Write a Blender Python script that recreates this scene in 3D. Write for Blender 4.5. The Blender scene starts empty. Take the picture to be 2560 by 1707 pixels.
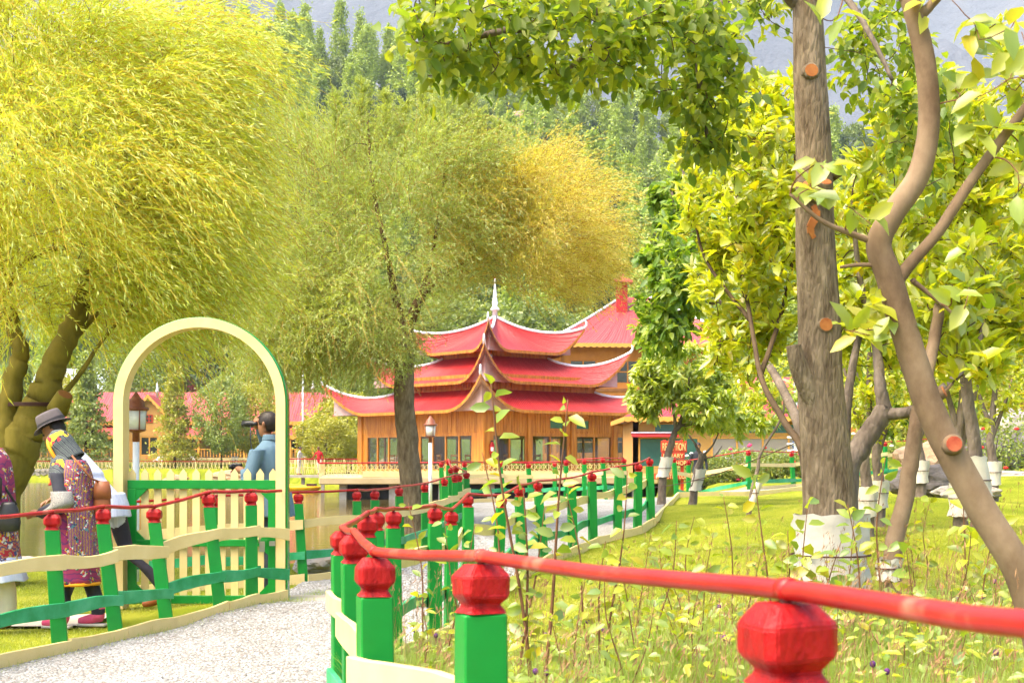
import bpy, bmesh, math, random
import numpy as np
from mathutils import Vector as V, Matrix, noise as mnoise
random.seed(7); rng = np.random.default_rng(7)
SC = bpy.context.scene; COL = SC.collection
# ------------------------------------------------------------------ camera
F = 3500.0; YH = 1150.0; CX = 1280.0; CZ = 1.30        # focal length and horizon in photo pixels, eye height in metres
cam = bpy.data.cameras.new('camera'); camo = bpy.data.objects.new('camera', cam); COL.objects.link(camo)
camo.location = (0, 0, CZ); camo.rotation_euler = (math.pi/2, 0, 0)
cam.sensor_width = 36; cam.lens = 36*F/2560; cam.shift_y = (YH-853.5)/2560
cam.clip_start = 0.05; cam.clip_end = 6000
cam.dof.use_dof = True; cam.dof.focus_distance = 13.0; cam.dof.aperture_fstop = 11.0
SC.camera = camo
# ------------------------------------------------------------------ sky and sun
sun_dir = V((-0.42, -0.26, 0.87)).normalized()
w = bpy.data.worlds.new('World'); SC.world = w; w.use_nodes = True
nt = w.node_tree; nt.nodes.clear()
sky = nt.nodes.new('ShaderNodeTexSky'); sky.sky_type = 'NISHITA'; sky.sun_disc = False
sky.sun_elevation = math.asin(sun_dir.z); sky.sun_rotation = math.atan2(sun_dir.x, sun_dir.y)
sky.dust_density = 4.0; sky.air_density = 1.0; sky.ozone_density = 0.3
bg = nt.nodes.new('ShaderNodeBackground'); bg.inputs['Strength'].default_value = 0.10
wo_ = nt.nodes.new('ShaderNodeOutputWorld')
nt.links.new(sky.outputs[0], bg.inputs[0]); nt.links.new(bg.outputs[0], wo_.inputs[0])
sl = bpy.data.lights.new('sun', 'SUN'); sl.energy = 1.5; sl.angle = math.radians(50); sl.color = (1.0, 0.88, 0.66)
so = bpy.data.objects.new('sun', sl); COL.objects.link(so)
so.rotation_euler = sun_dir.to_track_quat('Z', 'Y').to_euler()
# ------------------------------------------------------------------ exposure and render
SC.view_settings.view_transform = 'Standard'; SC.view_settings.look = 'None'
SC.view_settings.exposure = 2.5; SC.view_settings.gamma = 1.0
cy = SC.cycles; cy.max_bounces = 6; cy.diffuse_bounces = 3; cy.glossy_bounces = 2; cy.transmission_bounces = 5
cy.transparent_max_bounces = 8; cy.volume_bounces = 0; cy.caustics_reflective = False; cy.caustics_refractive = False
cy.use_adaptive_sampling = True; cy.adaptive_threshold = .025; cy.use_denoising = True; cy.sample_clamp_indirect = 6
try: cy.denoiser = 'OPENIMAGEDENOISE'
except Exception: pass
# ------------------------------------------------------------------ helpers
def P(px, py, d): return V(((px-CX)/F*d, d, CZ-(py-YH)/F*d))
def X(px, d): return (px-CX)/F*d
WORLD = {}                                              # object -> world position of its origin
def org(o): return WORLD.get(o.name, V((0, 0, 0))) if o else V((0, 0, 0))
def tag(o, label=None, cat=None, group=None, kind=None):
    if label: o['label'] = label
    if cat: o['category'] = cat
    if group: o['group'] = group
    if kind: o['kind'] = kind
    return o
def thing(name, label, cat, loc=(0, 0, 0), group=None, rz=0):
    o = bpy.data.objects.new(name, None); COL.objects.link(o); o.location = loc; o.rotation_euler[2] = rz
    o.empty_display_size = 0.1
    WORLD[o.name] = V(loc); return tag(o, label, cat, group)
def setmats(me, mats):
    for m in (mats if isinstance(mats, (list, tuple)) else [mats]): me.materials.append(m)
def link(name, me, parent=None, base=None, kind=None):
    """mesh in world coordinates (already shifted by base) linked at base, child of parent"""
    o = bpy.data.objects.new(name, me); COL.objects.link(o)
    b = V(base) if base is not None else V((0, 0, 0))
    if parent: o.parent = parent; o.location = b - org(parent)
    else: o.location = b
    WORLD[o.name] = b
    if kind: o['kind'] = kind
    return o
class MB:
    def __init__(s): s.v = []; s.f = []; s.m = []; s.sm = []
    def add(s, vs, fs, mi=0, smooth=False):
        o = len(s.v); s.v += [tuple(v) for v in vs]
        for f in fs: s.f.append(tuple(i+o for i in f)); s.m.append(mi); s.sm.append(smooth)
    def hexa(s, p, mi=0):                                # p: 4 bottom then 4 top, both counter-clockwise from above
        s.add(p, [(3, 2, 1, 0), (4, 5, 6, 7), (0, 1, 5, 4), (1, 2, 6, 5), (2, 3, 7, 6), (3, 0, 4, 7)], mi)
    def box(s, c, size, mi=0, R=None):
        hx, hy, hz = (q/2 for q in size); c = V(c)
        p = [V((a, b, e)) for e in (-hz, hz) for a, b in ((-hx, -hy), (hx, -hy), (hx, hy), (-hx, hy))]
        s.hexa([c+(R @ q if R else q) for q in p], mi)
    def bar(s, a, b, w, h, mi=0, up=(0, 0, 1)):          # plank from a to b, w across, h along up
        a, b = V(a), V(b); d = (b-a).normalized(); u = V(up); r = d.cross(u)
        if r.length < 1e-6: r = V((1, 0, 0))
        r.normalize(); u = r.cross(d).normalized()
        q = [(-r*w/2-u*h/2), (r*w/2-u*h/2), (r*w/2+u*h/2), (-r*w/2+u*h/2)]
        s.add([a+x for x in q]+[b+x for x in q], [(0, 1, 2, 3), (7, 6, 5, 4), (4, 5, 1, 0), (5, 6, 2, 1), (6, 7, 3, 2), (7, 4, 0, 3)], mi)
    def tube(s, pts, rad, n=8, mi=0, cap=True, smooth=True):
        pts = [V(p) for p in pts]; m = len(pts)
        if not hasattr(rad, '__len__'): rad = [rad]*m
        t = [(pts[min(i+1, m-1)]-pts[max(i-1, 0)]).normalized() for i in range(m)]
        r = t[0].orthogonal().normalized(); vs = []; fs = []
        for i in range(m):
            r = (r - t[i]*r.dot(t[i])); r = r.normalized() if r.length > 1e-6 else t[i].orthogonal().normalized()
            b = t[i].cross(r)
            for k in range(n):
                a = 2*math.pi*k/n; vs.append(pts[i]+(r*math.cos(a)+b*math.sin(a))*rad[i])
        for i in range(m-1):
            for k in range(n): fs.append((i*n+k, i*n+(k+1) % n, (i+1)*n+(k+1) % n, (i+1)*n+k))
        if cap: fs.append(tuple(reversed(range(n)))); fs.append(tuple(range((m-1)*n, m*n)))
        s.add(vs, fs, mi, smooth)
    def lathe(s, prof, c, n=12, mi=0, smooth=False, sx=1, sy=1):
        c = V(c); vs = []; fs = []; m = len(prof)
        for z, r in prof:
            for k in range(n):
                a = 2*math.pi*(k+.5)/n; vs.append(c+V((math.cos(a)*r*sx, math.sin(a)*r*sy, z)))
        for i in range(m-1):
            for k in range(n): fs.append((i*n+k, i*n+(k+1) % n, (i+1)*n+(k+1) % n, (i+1)*n+k))
        fs.append(tuple(reversed(range(n)))); fs.append(tuple(range((m-1)*n, m*n)))
        s.add(vs, fs, mi, smooth)
    def mesh(s, name, mats, base=(0, 0, 0)):
        me = bpy.data.meshes.new(name); b = V(base)
        me.from_pydata([tuple(V(v)-b) for v in s.v], [], s.f); setmats(me, mats)
        me.polygons.foreach_set('material_index', s.m); me.polygons.foreach_set('use_smooth', s.sm)
        me.update(); return me
    def build(s, name, mats, parent=None, base=None, kind=None, bevel=0):
        b = V(base) if base is not None else (org(parent) if parent else V((0, 0, 0)))
        me = s.mesh(name, mats, b)
        if bevel:
            bm = bmesh.new(); bm.from_mesh(me)
            bmesh.ops.bevel(bm, geom=bm.edges[:], offset=bevel, segments=1, affect='EDGES', clamp_overlap=True)
            bm.to_mesh(me); bm.free()
        return link(name, me, parent, b, kind)
def npmesh(name, verts, quads, mats, smooth=False, mi=None, tris=None):
    """fast mesh from numpy arrays"""
    me = bpy.data.meshes.new(name); nv = len(verts)
    loops = []; starts = []; tot = []; k = 0
    if quads is not None and len(quads): loops.append(quads.ravel()); n = len(quads); starts.append(np.arange(n)*4); tot.append(np.full(n, 4)); k = n*4
    if tris is not None and len(tris): loops.append(tris.ravel()); n = len(tris); starts.append(np.arange(n)*3+k); tot.append(np.full(n, 3))
    loops = np.concatenate(loops).astype(np.int32); starts = np.concatenate(starts).astype(np.int32); tot = np.concatenate(tot).astype(np.int32)
    me.vertices.add(nv); me.vertices.foreach_set('co', np.ascontiguousarray(verts, dtype=np.float32).ravel())
    me.loops.add(len(loops)); me.loops.foreach_set('vertex_index', loops)
    me.polygons.add(len(starts)); me.polygons.foreach_set('loop_start', starts); me.polygons.foreach_set('loop_total', tot)
    if mi is not None: me.polygons.foreach_set('material_index', mi.astype(np.int32))
    if smooth: me.polygons.foreach_set('use_smooth', np.ones(len(starts), dtype=bool))
    setmats(me, mats); me.update(calc_edges=True); return me
def unit(a): return a/np.maximum(np.linalg.norm(a, axis=1, keepdims=True), 1e-9)
def leaves_np(Pb, D, N, L, W, shape='leaf'):
    """arrays of leaves: Pb base, D direction, N normal hint, L length, W width -> verts, quads"""
    D = unit(D); S = unit(np.cross(D, N)); U = np.cross(S, D); n = len(Pb); L = L[:, None]; W = W[:, None]
    if shape == 'blade':
        vs = np.stack([Pb-S*W*.5, Pb+S*W*.5, Pb+D*L*.6+S*W*.35+U*L*.03, Pb+D*L*.6-S*W*.35+U*L*.03, Pb+D*L-U*L*.12], 1)
        o = np.arange(n)[:, None]*5
        return vs.reshape(-1, 3), o+np.array([[0, 1, 2, 3]]), o+np.array([[3, 2, 4]])
    if shape == 'quad':
        vs = np.stack([Pb, Pb+D*L*.45+S*W*.5, Pb+D*L, Pb+D*L*.45-S*W*.5], 1); o = np.arange(n)[:, None]*4
        return vs.reshape(-1, 3), o+np.array([[0, 1, 2, 3]]), None
    # folded leaf: midrib lower than the edges, tip curling down
    f = W*.22
    vs = np.stack([Pb, Pb+D*L*.28+S*W*.42+U*f, Pb+D*L*.30, Pb+D*L*.28-S*W*.42+U*f,
                   Pb+D*L*.66+S*W*.40+U*f*.7-U*L*.06, Pb+D*L*.66-U*L*.05, Pb+D*L*.66-S*W*.40+U*f*.7-U*L*.06, Pb+D*L-U*L*.16], 1)
    o = np.arange(n)[:, None]*8
    q = np.concatenate([o+np.array([[1, 4, 5, 2]]), o+np.array([[2, 5, 6, 3]])])
    t = np.concatenate([o+np.array([[0, 1, 2]]), o+np.array([[0, 2, 3]]), o+np.array([[4, 7, 5]]), o+np.array([[5, 7, 6]])])
    return vs.reshape(-1, 3), q, t
def leaf_object(name, Pb, D, N, L, W, mat, parent, shape='leaf', kind=None):
    v, q, t = leaves_np(Pb, D, N, L, W, shape); b = org(parent) if parent else V((0, 0, 0))
    me = npmesh(name, v-np.array(b), q, mat, tris=t); return link(name, me, parent, b, kind)
def rdir(n): return unit(rng.normal(size=(n, 3)))
# ------------------------------------------------------------------ materials
def srgb(r, g, b):
    f = lambda c: (c/255/12.92 if c/255 < .04045 else ((c/255+.055)/1.055)**2.4)
    return (f(r), f(g), f(b))
def newmat(name):
    m = bpy.data.materials.new(name); m.use_nodes = True; n = m.node_tree.nodes; n.clear()
    return m, n, m.node_tree.links
def c4(c): return (c[0], c[1], c[2], 1)
def mul(c, k): return tuple(min(1, x*k) for x in c)
def noise_ramp(n, l, scale, cols, coord='Object', detail=4, stops=None, rough=.6, stretch=None):
    tc = n.new('ShaderNodeTexCoord'); nz = n.new('ShaderNodeTexNoise'); nz.inputs['Scale'].default_value = scale
    nz.inputs['Detail'].default_value = detail; nz.inputs['Roughness'].default_value = rough
    src = tc.outputs[coord]
    if stretch:
        mp = n.new('ShaderNodeMapping'); mp.inputs['Scale'].default_value = stretch; l.new(src, mp.inputs[0]); src = mp.outputs[0]
    l.new(src, nz.inputs['Vector'])
    r = n.new('ShaderNodeValToRGB'); e = r.color_ramp.elements
    stops = stops or [.3+.4*i/(len(cols)-1) for i in range(len(cols))]
    while len(e) < len(cols): e.new(.5)
    for i, (s_, c) in enumerate(zip(stops, cols)): e[i].position = s_; e[i].color = c4(c)
    l.new(nz.outputs['Fac'], r.inputs[0]); return r.outputs[0], nz.outputs['Fac']
def solid(name, cols, scale=8, rough=.6, bump=.0, bscale=None, spec=.35, detail=4, coord='Object', stretch=None, stops=None, metal=0, bdist=.01):
    m, n, l = newmat(name); p = n.new('ShaderNodeBsdfPrincipled'); o = n.new('ShaderNodeOutputMaterial')
    if not isinstance(cols, list): cols = [mul(cols, .88), mul(cols, 1.06)]
    c, f = noise_ramp(n, l, scale, cols, coord, detail, stops, stretch=stretch); l.new(c, p.inputs['Base Color'])
    p.inputs['Roughness'].default_value = rough; p.inputs['Specular IOR Level'].default_value = spec; p.inputs['Metallic'].default_value = metal
    if bump:
        if bscale: _, f = noise_ramp(n, l, bscale, [(0, 0, 0), (1, 1, 1)], coord, 5, stretch=stretch)
        b = n.new('ShaderNodeBump'); b.inputs['Strength'].default_value = bump; b.inputs['Distance'].default_value = bdist
        l.new(f, b.inputs['Height']); l.new(b.outputs[0], p.inputs['Normal'])
    l.new(p.outputs[0], o.inputs[0]); return m
def island_random(n, l):
    g = n.new('ShaderNodeNewGeometry'); oi = n.new('ShaderNodeObjectInfo'); a = n.new('ShaderNodeMath'); a.operation = 'ADD'
    l.new(g.outputs['Random Per Island'], a.inputs[0]); l.new(oi.outputs['Random'], a.inputs[1])
    fr = n.new('ShaderNodeMath'); fr.operation = 'FRACT'; l.new(a.outputs[0], fr.inputs[0]); return fr.outputs[0]
def leafmat(name, cols, trans=.45, rough=.55, big=0, bigcols=None, gloss=.06, tmul=1.5):
    """thin leaf: diffuse + translucent + a little gloss; colour differs from leaf to leaf, and in broad patches"""
    m, n, l = newmat(name); r = n.new('ShaderNodeValToRGB'); e = r.color_ramp.elements
    while len(e) < len(cols): e.new(.5)
    for i, c in enumerate(cols): e[i].position = i/max(1, len(cols)-1); e[i].color = c4(c)
    l.new(island_random(n, l), r.inputs[0]); col = r.outputs[0]
    if big:
        bc, f = noise_ramp(n, l, big, bigcols, 'Object', 2); mx = n.new('ShaderNodeMix'); mx.data_type = 'RGBA'; mx.blend_type = 'MIX'
        mx.inputs[0].default_value = .5; l.new(col, mx.inputs[6]); l.new(bc, mx.inputs[7]); col = mx.outputs[2]
    d = n.new('ShaderNodeBsdfDiffuse'); t = n.new('ShaderNodeBsdfTranslucent'); g = n.new('ShaderNodeBsdfGlossy'); g.inputs['Roughness'].default_value = rough
    l.new(col, d.inputs[0]); tm = n.new('ShaderNodeMix'); tm.data_type = 'RGBA'; tm.blend_type = 'MULTIPLY'; tm.inputs[0].default_value = 1
    l.new(col, tm.inputs[6]); tm.inputs[7].default_value = (tmul, tmul*.96, tmul*.45, 1); l.new(tm.outputs[2], t.inputs[0])
    a = n.new('ShaderNodeMixShader'); a.inputs[0].default_value = trans; l.new(d.outputs[0], a.inputs[1]); l.new(t.outputs[0], a.inputs[2])
    b = n.new('ShaderNodeMixShader'); b.inputs[0].default_value = gloss; l.new(a.outputs[0], b.inputs[1]); l.new(g.outputs[0], b.inputs[2])
    o = n.new('ShaderNodeOutputMaterial'); l.new(b.outputs[0], o.inputs[0]); return m
def barkmat(name, cols, scale=14, bump=.8, stretch=(1, 1, .22), bdist=.02):
    m, n, l = newmat(name); p = n.new('ShaderNodeBsdfPrincipled'); o = n.new('ShaderNodeOutputMaterial'); p.inputs['Roughness'].default_value = .9
    p.inputs['Specular IOR Level'].default_value = .15
    c, f = noise_ramp(n, l, scale, cols, 'Object', 6, stretch=stretch, rough=.65); l.new(c, p.inputs['Base Color'])
    tc = n.new('ShaderNodeTexCoord'); mp = n.new('ShaderNodeMapping'); mp.inputs['Scale'].default_value = stretch; l.new(tc.outputs['Object'], mp.inputs[0])
    vo = n.new('ShaderNodeTexVoronoi'); vo.feature = 'DISTANCE_TO_EDGE'; vo.inputs['Scale'].default_value = scale*2.2; l.new(mp.outputs[0], vo.inputs['Vector'])
    ad = n.new('ShaderNodeMath'); ad.operation = 'MULTIPLY_ADD'; l.new(vo.outputs['Distance'], ad.inputs[0]); ad.inputs[1].default_value = 1.2; l.new(f, ad.inputs[2])
    b = n.new('ShaderNodeBump'); b.inputs['Strength'].default_value = bump; b.inputs['Distance'].default_value = bdist
    l.new(ad.outputs[0], b.inputs['Height']); l.new(b.outputs[0], p.inputs['Normal']); l.new(p.outputs[0], o.inputs[0]); return m
M = {}
M['green'] = solid('green paint', [(.001, .175, .016), (.002, .225, .026)], 5, .45, .25, 60, bdist=.002)
M['rail_green'] = solid('faded green paint', [(.006, .22, .055), (.03, .31, .12), (.08, .38, .19)], 4, .5, .3, 50, stops=[.35, .52, .72], bdist=.002)
M['cream'] = solid('cream paint', [(.66, .50, .20), (.74, .58, .26)], 4, .5, .3, 40, bdist=.003)
M['red'] = solid('red paint', [(.15, .001, .002), (.32, .003, .004), (.42, .012, .01)], 26, .45, .9, 70, spec=.25, stops=[.3, .5, .75], bdist=.006, stretch=(1, 1, .5))
M['pipe'] = solid('worn red pipe paint', [(.30, .006, .007), (.38, .016, .012), (.42, .15, .09)], 6, .38, .15, 60, spec=.35, stops=[.35, .58, .74], stretch=(1, 1, 1), bdist=.001)
M['white'] = solid('white paint', (.78, .79, .82), 6, .45)
M['steel'] = solid('zinc steel', (.45, .42, .36), 20, .35, metal=.8)
M['bolt'] = solid('dark bolt', (.06, .02, .015), 20, .6)
M['copper'] = solid('brown painted metal', [(.18, .05, .025), (.30, .10, .05)], 12, .4)
M['glow'] = solid('milk glass', (.72, .72, .66), 4, .25)
M['concrete'] = solid('concrete', [(.30, .26, .20), (.44, .40, .33)], 3, .9, .4, 30)
M['rock'] = solid('rock', [(.16, .14, .13), (.30, .27, .24), (.38, .30, .22)], 1.6, .9, .9, 8, bdist=.05)
M['gravel'] = None
# ================================================================== the ground
POST_H = 0.95
# fence posts: photo px of the top, photo py of the cap top, distance, px shift of the foot
RIGHT = [(3300, 1705, .95, 0), (1968, 1506, 1.80, 0), (1202, 1409, 3.0, 4), (936, 1394, 3.83, 5), (885, 1339, 5.4, 8), (856, 1328, 6.3, 4), (918, 1291, 7.2, 4), (940, 1280, 8.1, 2), (983, 1278, 8.9, 4),
         (1087, 1270, 9.8, 0), (1129, 1279, 11.1, -3), (1170, 1239, 13.2, 0), (1253, 1242, 13.8, -12), (1299, 1217, 14.9, 6), (1345, 1206, 16.4, 18), (1429, 1197, 17.6, 4), (1480, 1183, 18.4, 3), (1546, 1169, 18.9, -3), (1596, 1160, 19.4, -3), (1624, 1147, 20.4, 4)]
LEFT = [(-330, 1335, 7.6, 20), (-95, 1305, 8.6, 20), (131, 1285, 9.4, 24), (258, 1272, 10.0, 40), (386, 1271, 10.7, 38), (523, 1235, 11.25, 32), (628, 1231, 11.7, 2)]
LAKE = [(330, 1258, 14.3, 0), (540, 1243, 14.6, 4), (746, 1234, 14.8, 14), (892, 1228, 15.4, 0), (937, 1227, 16.4, 0), (998, 1219, 17.8, 3), (1062, 1211, 19.2, 0), (1111, 1197, 20.6, 0), (1137, 1189, 21.8, 0), (1148, 1188, 22.8, 0), (1166, 1181, 23.8, 0),
        (1139, 1167, 25.5, 0), (1127, 1170, 26.6, 0), (1121, 1150, 28.6, 0), (1103, 1156, 30.0, 4), (1161, 1156, 32.0, 0), (1251, 1156, 33.0, 12), (1321, 1159, 33.4, 8), (1387, 1156, 33.4, 0), (1415, 1153, 33.2, 0), (1461, 1149, 32.6, 0), (1507, 1146, 32.2, 8), (1560, 1147, 32.8, 0)]
FAR = [(1560, 1147, 32.8, 0), (1685, 1145, 33.4, 8), (1721, 1152, 36.0, 0), (1871, 1128, 34.6, 0), (1979, 1132, 37.0, 6), (2090, 1120, 37.5, 0), (2213, 1106, 38.0, 0), (2330, 1098, 39.0, 0), (2450, 1090, 41.0, 0)]
ctrl = []
def pz(q): return CZ-(q[1]-YH)/F*q[2]-POST_H
for L_ in (RIGHT, LEFT, LAKE, FAR):
    for q in L_: ctrl.append((X(q[0], q[2]), q[2], pz(q)))
ctrl[0] = (.75, .6, .19)
ctrl += [(1, 2, .2), (3, 3, .34), (2, 5, .3), (1.2, 7, .2), (3.5, 8, .44), (1.8, 10, .30), (6, 9, .6), (5, 14, .62), (2.6, 15, .36), (3.2, 19, .5), (6, 22, .72), (10, 28, 1.0), (14, 35, 1.12), (3.6, 26, .46), (4.4, 31, .52),
         (7.4, 33.5, .58), (11, 36, .78), (16, 40, 1.1), (-3.5, 11.2, -.02), (-5, 11, -.03), (-7, 10, -.05), (-10, 10, -.1), (-3, 13.5, -.03), (-5, 14, -.08), (-9, 14, -.15), (0, -6, .2), (-3, 0, .08), (-6, 3, .0), (8, 0, .4), (-12, 2, 0),
         (-1.7, 23, .1), (-2.2, 19, 0), (-1.6, 27, .2), (0, 25, .22), (1.2, 30, .34), (2, 45, .5), (5, 50, .7), (8, 56, .85), (14, 56, 1.0), (22, 60, 1.4), (30, 45, 1.6), (30, 20, 1.3), (12, 75, 1.0), (25, 90, 2.5), (8, 82, .6),
         (0, 98, .35), (-12, 99, .3), (-20, 128, .5), (-40, 130, .5), (-65, 130, .5), (-100, 128, .5), (-20, 150, 1.5), (-50, 150, 1.5), (-90, 150, 1.5), (5, 130, 1.2), (30, 130, 4), (-30, 20, -.3), (-40, 8, -.1)]
CT = np.array(ctrl)
LAKEPOLY = np.array([(-160, 6), (-60, 10), (-14, 16.3), (-6, 17.6), (-3.6, 18.2), (-2.9, 20), (-2.75, 24), (-2.7, 30), (-1.6, 35.2), (1.2, 35.8), (4.0, 36.5), (5.0, 42), (6.3, 60), (7.5, 78), (3, 92), (-8, 96), (-15, 97.5), (-17.5, 112), (-19, 124.6), (-60, 125.4), (-160, 124)], dtype=float)
def poly_sd(pts, poly):
    """signed distance to polygon, negative inside"""
    a = poly; b = np.roll(poly, -1, 0); d = np.full(len(pts), 1e9); ins = np.zeros(len(pts), bool)
    for (ax, ay), (bx, by) in zip(a, b):
        e = np.array([bx-ax, by-ay]); wv = pts-np.array([ax, ay]); t = np.clip((wv@e)/(e@e), 0, 1)
        d = np.minimum(d, np.hypot(*(wv-t[:, None]*e).T))
        c = ((ay > pts[:, 1]) != (by > pts[:, 1])) & (pts[:, 0] < (bx-ax)*(pts[:, 1]-ay)/(by-ay+1e-12)+ax); ins ^= c
    return np.where(ins, -d, d)
def land_np(xy):
    d2 = (xy[:, None, 0]-CT[None, :, 0])**2+(xy[:, None, 1]-CT[None, :, 1])**2
    sc = 1/(d2+.06+.0006*(xy[:, 1]**2)[:, None])**1.7
    return (sc*CT[None, :, 2]).sum(1)/sc.sum(1)
def ground_np(xy):
    z = np.concatenate([land_np(xy[i:i+20000]) for i in range(0, len(xy), 20000)])
    far = np.clip((xy[:, 1]-150)/60, 0, 1); z = z*(1-far)+far*2.0
    sd = poly_sd(xy, LAKEPOLY); w_ = np.where(xy[:, 1] > 60, .15, 1.3)     # walls on the far bank, a slope on the near one
    t = np.clip(sd/w_+.15, -1, 1); t = np.where(xy[:, 1] > 60, t, t)
    k = np.clip(t, 0, 1); k = k*k*(3-2*k)
    return z*k+(1-k)*(-.62)-np.clip(-sd, 0, 3)*.35
def gz(x, y): return float(ground_np(np.array([[x, y]], float))[0])
def on(px, d): x = X(px, d); return V((x, d, gz(x, d)))
M['lawn'] = solid('lawn', [(.10, .135, .008), (.19, .215, .015), (.28, .275, .032)], 1.1, .95, .8, 45, spec=.05, coord='Object', detail=9, bdist=.03)
ys = np.concatenate([np.linspace(-10, 0, 14)[:-1], np.linspace(0, 24, 150)[:-1], np.linspace(24, 60, 100)[:-1], np.linspace(60, 150, 120)[:-1], np.linspace(150, 420, 12)])
us = np.sinh(np.linspace(-2.6, 2.6, 190))/math.sinh(2.6)*1.6
gx = us[None, :]*(np.abs(ys)[:, None]*.75+10); gy = np.repeat(ys[:, None], len(us), 1)
xy = np.stack([gx.ravel(), gy.ravel()], 1); z = ground_np(xy)
z += .012*np.array([mnoise.noise(V((a*1.7, b*1.7, 0))) for a, b in xy])*(np.abs(xy[:, 1]) < 60)
nr, nc = gx.shape; idx = np.arange(nr*nc).reshape(nr, nc)
quads = np.stack([idx[:-1, :-1], idx[:-1, 1:], idx[1:, 1:], idx[1:, :-1]], -1).reshape(-1, 4)
g = link('lawn', npmesh('lawn', np.column_stack([xy, z]), quads, M['lawn'], smooth=True)); tag(g, 'yellow green lawn sloping around the lake and path', kind='structure')
# ------------------------------------------------------------------ water
def watermat():
    m, n, l = newmat('lake water'); p = n.new('ShaderNodeBsdfPrincipled'); o = n.new('ShaderNodeOutputMaterial')
    p.inputs['Base Color'].default_value = (.085, .062, .018, 1); p.inputs['Roughness'].default_value = .05; p.inputs['IOR'].default_value = 1.33; p.inputs['Specular IOR Level'].default_value = .32
    tc = n.new('ShaderNodeTexCoord'); mp = n.new('ShaderNodeMapping'); mp.inputs['Scale'].default_value = (.45, 2.2, 1); l.new(tc.outputs['Object'], mp.inputs[0])
    nz = n.new('ShaderNodeTexNoise'); nz.inputs['Scale'].default_value = 1.6; nz.inputs['Detail'].default_value = 4; l.new(mp.outputs[0], nz.inputs['Vector'])
    b = n.new('ShaderNodeBump'); b.inputs['Strength'].default_value = .22; b.inputs['Distance'].default_value = .035; l.new(nz.outputs['Fac'], b.inputs['Height']); l.new(b.outputs[0], p.inputs['Normal'])
    l.new(p.outputs[0], o.inputs[0]); return m
mb = MB(); mb.add([(-170, 4, -.45), (12, 14, -.45), (12, 100, -.45), (-170, 132, -.45)], [(0, 1, 2, 3)])
tag(mb.build('water', watermat()), 'still green brown lake water reflecting red roofs', kind='structure')
# ------------------------------------------------------------------ the gravel path
def smooth_line(pts, n):
    pts = np.array(pts, float); s_ = np.concatenate([[0], np.cumsum(np.linalg.norm(np.diff(pts, axis=0), axis=1))]); t = np.linspace(0, s_[-1], n)
    return np.stack([np.interp(t, s_, pts[:, k]) for k in range(pts.shape[1])], 1)
lx = lambda L_: [(X(q[0]+q[3], q[2]), q[2]) for q in L_]
left_b = [(-1.4, -4), (-2.2, 2), (-2.8, 6)]+lx(LEFT[1:])+[(-1.97, 12.1), (-2.2, 13.6)]+lx(LAKE[2:])+lx(FAR[1:])
right_b = [(1.4, -4), (.75, .7)]+lx(RIGHT[1:])+[(2.5, 24), (3.3, 29), (X(1694, 31), 31), (X(1860, 32), 32), (X(2020, 34), 34), (X(2200, 36), 36), (X(2450, 39.4), 39.4)]
def path_edges():
    """pair the two borders by hand-set stations so that the ribbon does not fold"""
    A = smooth_line(left_b, 700); B = smooth_line(right_b, 700)
    keysA = [(-1.4, -4), (-2.8, 6), (-1.97, 12.1), lx(LAKE)[4], lx(LAKE)[9], lx(LAKE)[14], lx(LAKE)[17], lx(LAKE)[22], lx(FAR)[4], lx(FAR)[8]]
    keysB = [(1.4, -4), lx(RIGHT)[3], lx(RIGHT)[9], lx(RIGHT)[11], lx(RIGHT)[13], lx(RIGHT)[15], lx(RIGHT)[18], (3.3, 29), right_b[-3], right_b[-1]]
    ia = [int(np.argmin(np.hypot(*(A-np.array(k)).T))) for k in keysA]; ib = [int(np.argmin(np.hypot(*(B-np.array(k)).T))) for k in keysB]
    t = np.linspace(0, len(ia)-1, 300); a = np.interp(t, range(len(ia)), ia); b = np.interp(t, range(len(ib)), ib)
    pick = lambda C, i: np.stack([np.interp(i, range(len(C)), C[:, k]) for k in (0, 1)], 1)
    return pick(A, a), pick(B, b)
EA, EB = path_edges(); nx = 14
tt = np.linspace(0, 1, nx)[None, :, None]; G = EA[:, None, :]*(1-tt)+EB[:, None, :]*tt; gxy = G.reshape(-1, 2)
gzz = ground_np(gxy)+.03
def gravelmat():
    m, n, l = newmat('gravel'); p = n.new('ShaderNodeBsdfPrincipled'); o = n.new('ShaderNodeOutputMaterial'); p.inputs['Roughness'].default_value = .95; p.inputs['Specular IOR Level'].default_value = .1
    tc = n.new('ShaderNodeTexCoord'); v = n.new('ShaderNodeTexVoronoi'); v.inputs['Scale'].default_value = 55; l.new(tc.outputs['Object'], v.inputs['Vector'])
    r = n.new('ShaderNodeValToRGB'); e = r.color_ramp.elements; e[0].color = (.18, .175, .168, 1); e[1].color = (.42, .415, .40, 1); e.new(.5).color = (.31, .305, .295, 1)
    s_ = n.new('ShaderNodeSeparateColor'); l.new(v.outputs['Color'], s_.inputs[0]); l.new(s_.outputs[0], r.inputs[0])
    c, f = noise_ramp(n, l, 1.4, [(.75, .72, .66), (1, 1, 1)], 'Object', 4); mx = n.new('ShaderNodeMix'); mx.data_type = 'RGBA'; mx.blend_type = 'MULTIPLY'; mx.inputs[0].default_value = 1
    l.new(r.outputs[0], mx.inputs[6]); l.new(c, mx.inputs[7]); l.new(mx.outputs[2], p.inputs['Base Color'])
    b = n.new('ShaderNodeBump'); b.inputs['Strength'].default_value = .9; b.inputs['Distance'].default_value = .02; b.invert = True; l.new(v.outputs['Distance'], b.inputs['Height']); l.new(b.outputs[0], p.inputs['Normal'])
    l.new(p.outputs[0], o.inputs[0]); return m
M['gravel'] = gravelmat()
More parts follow.
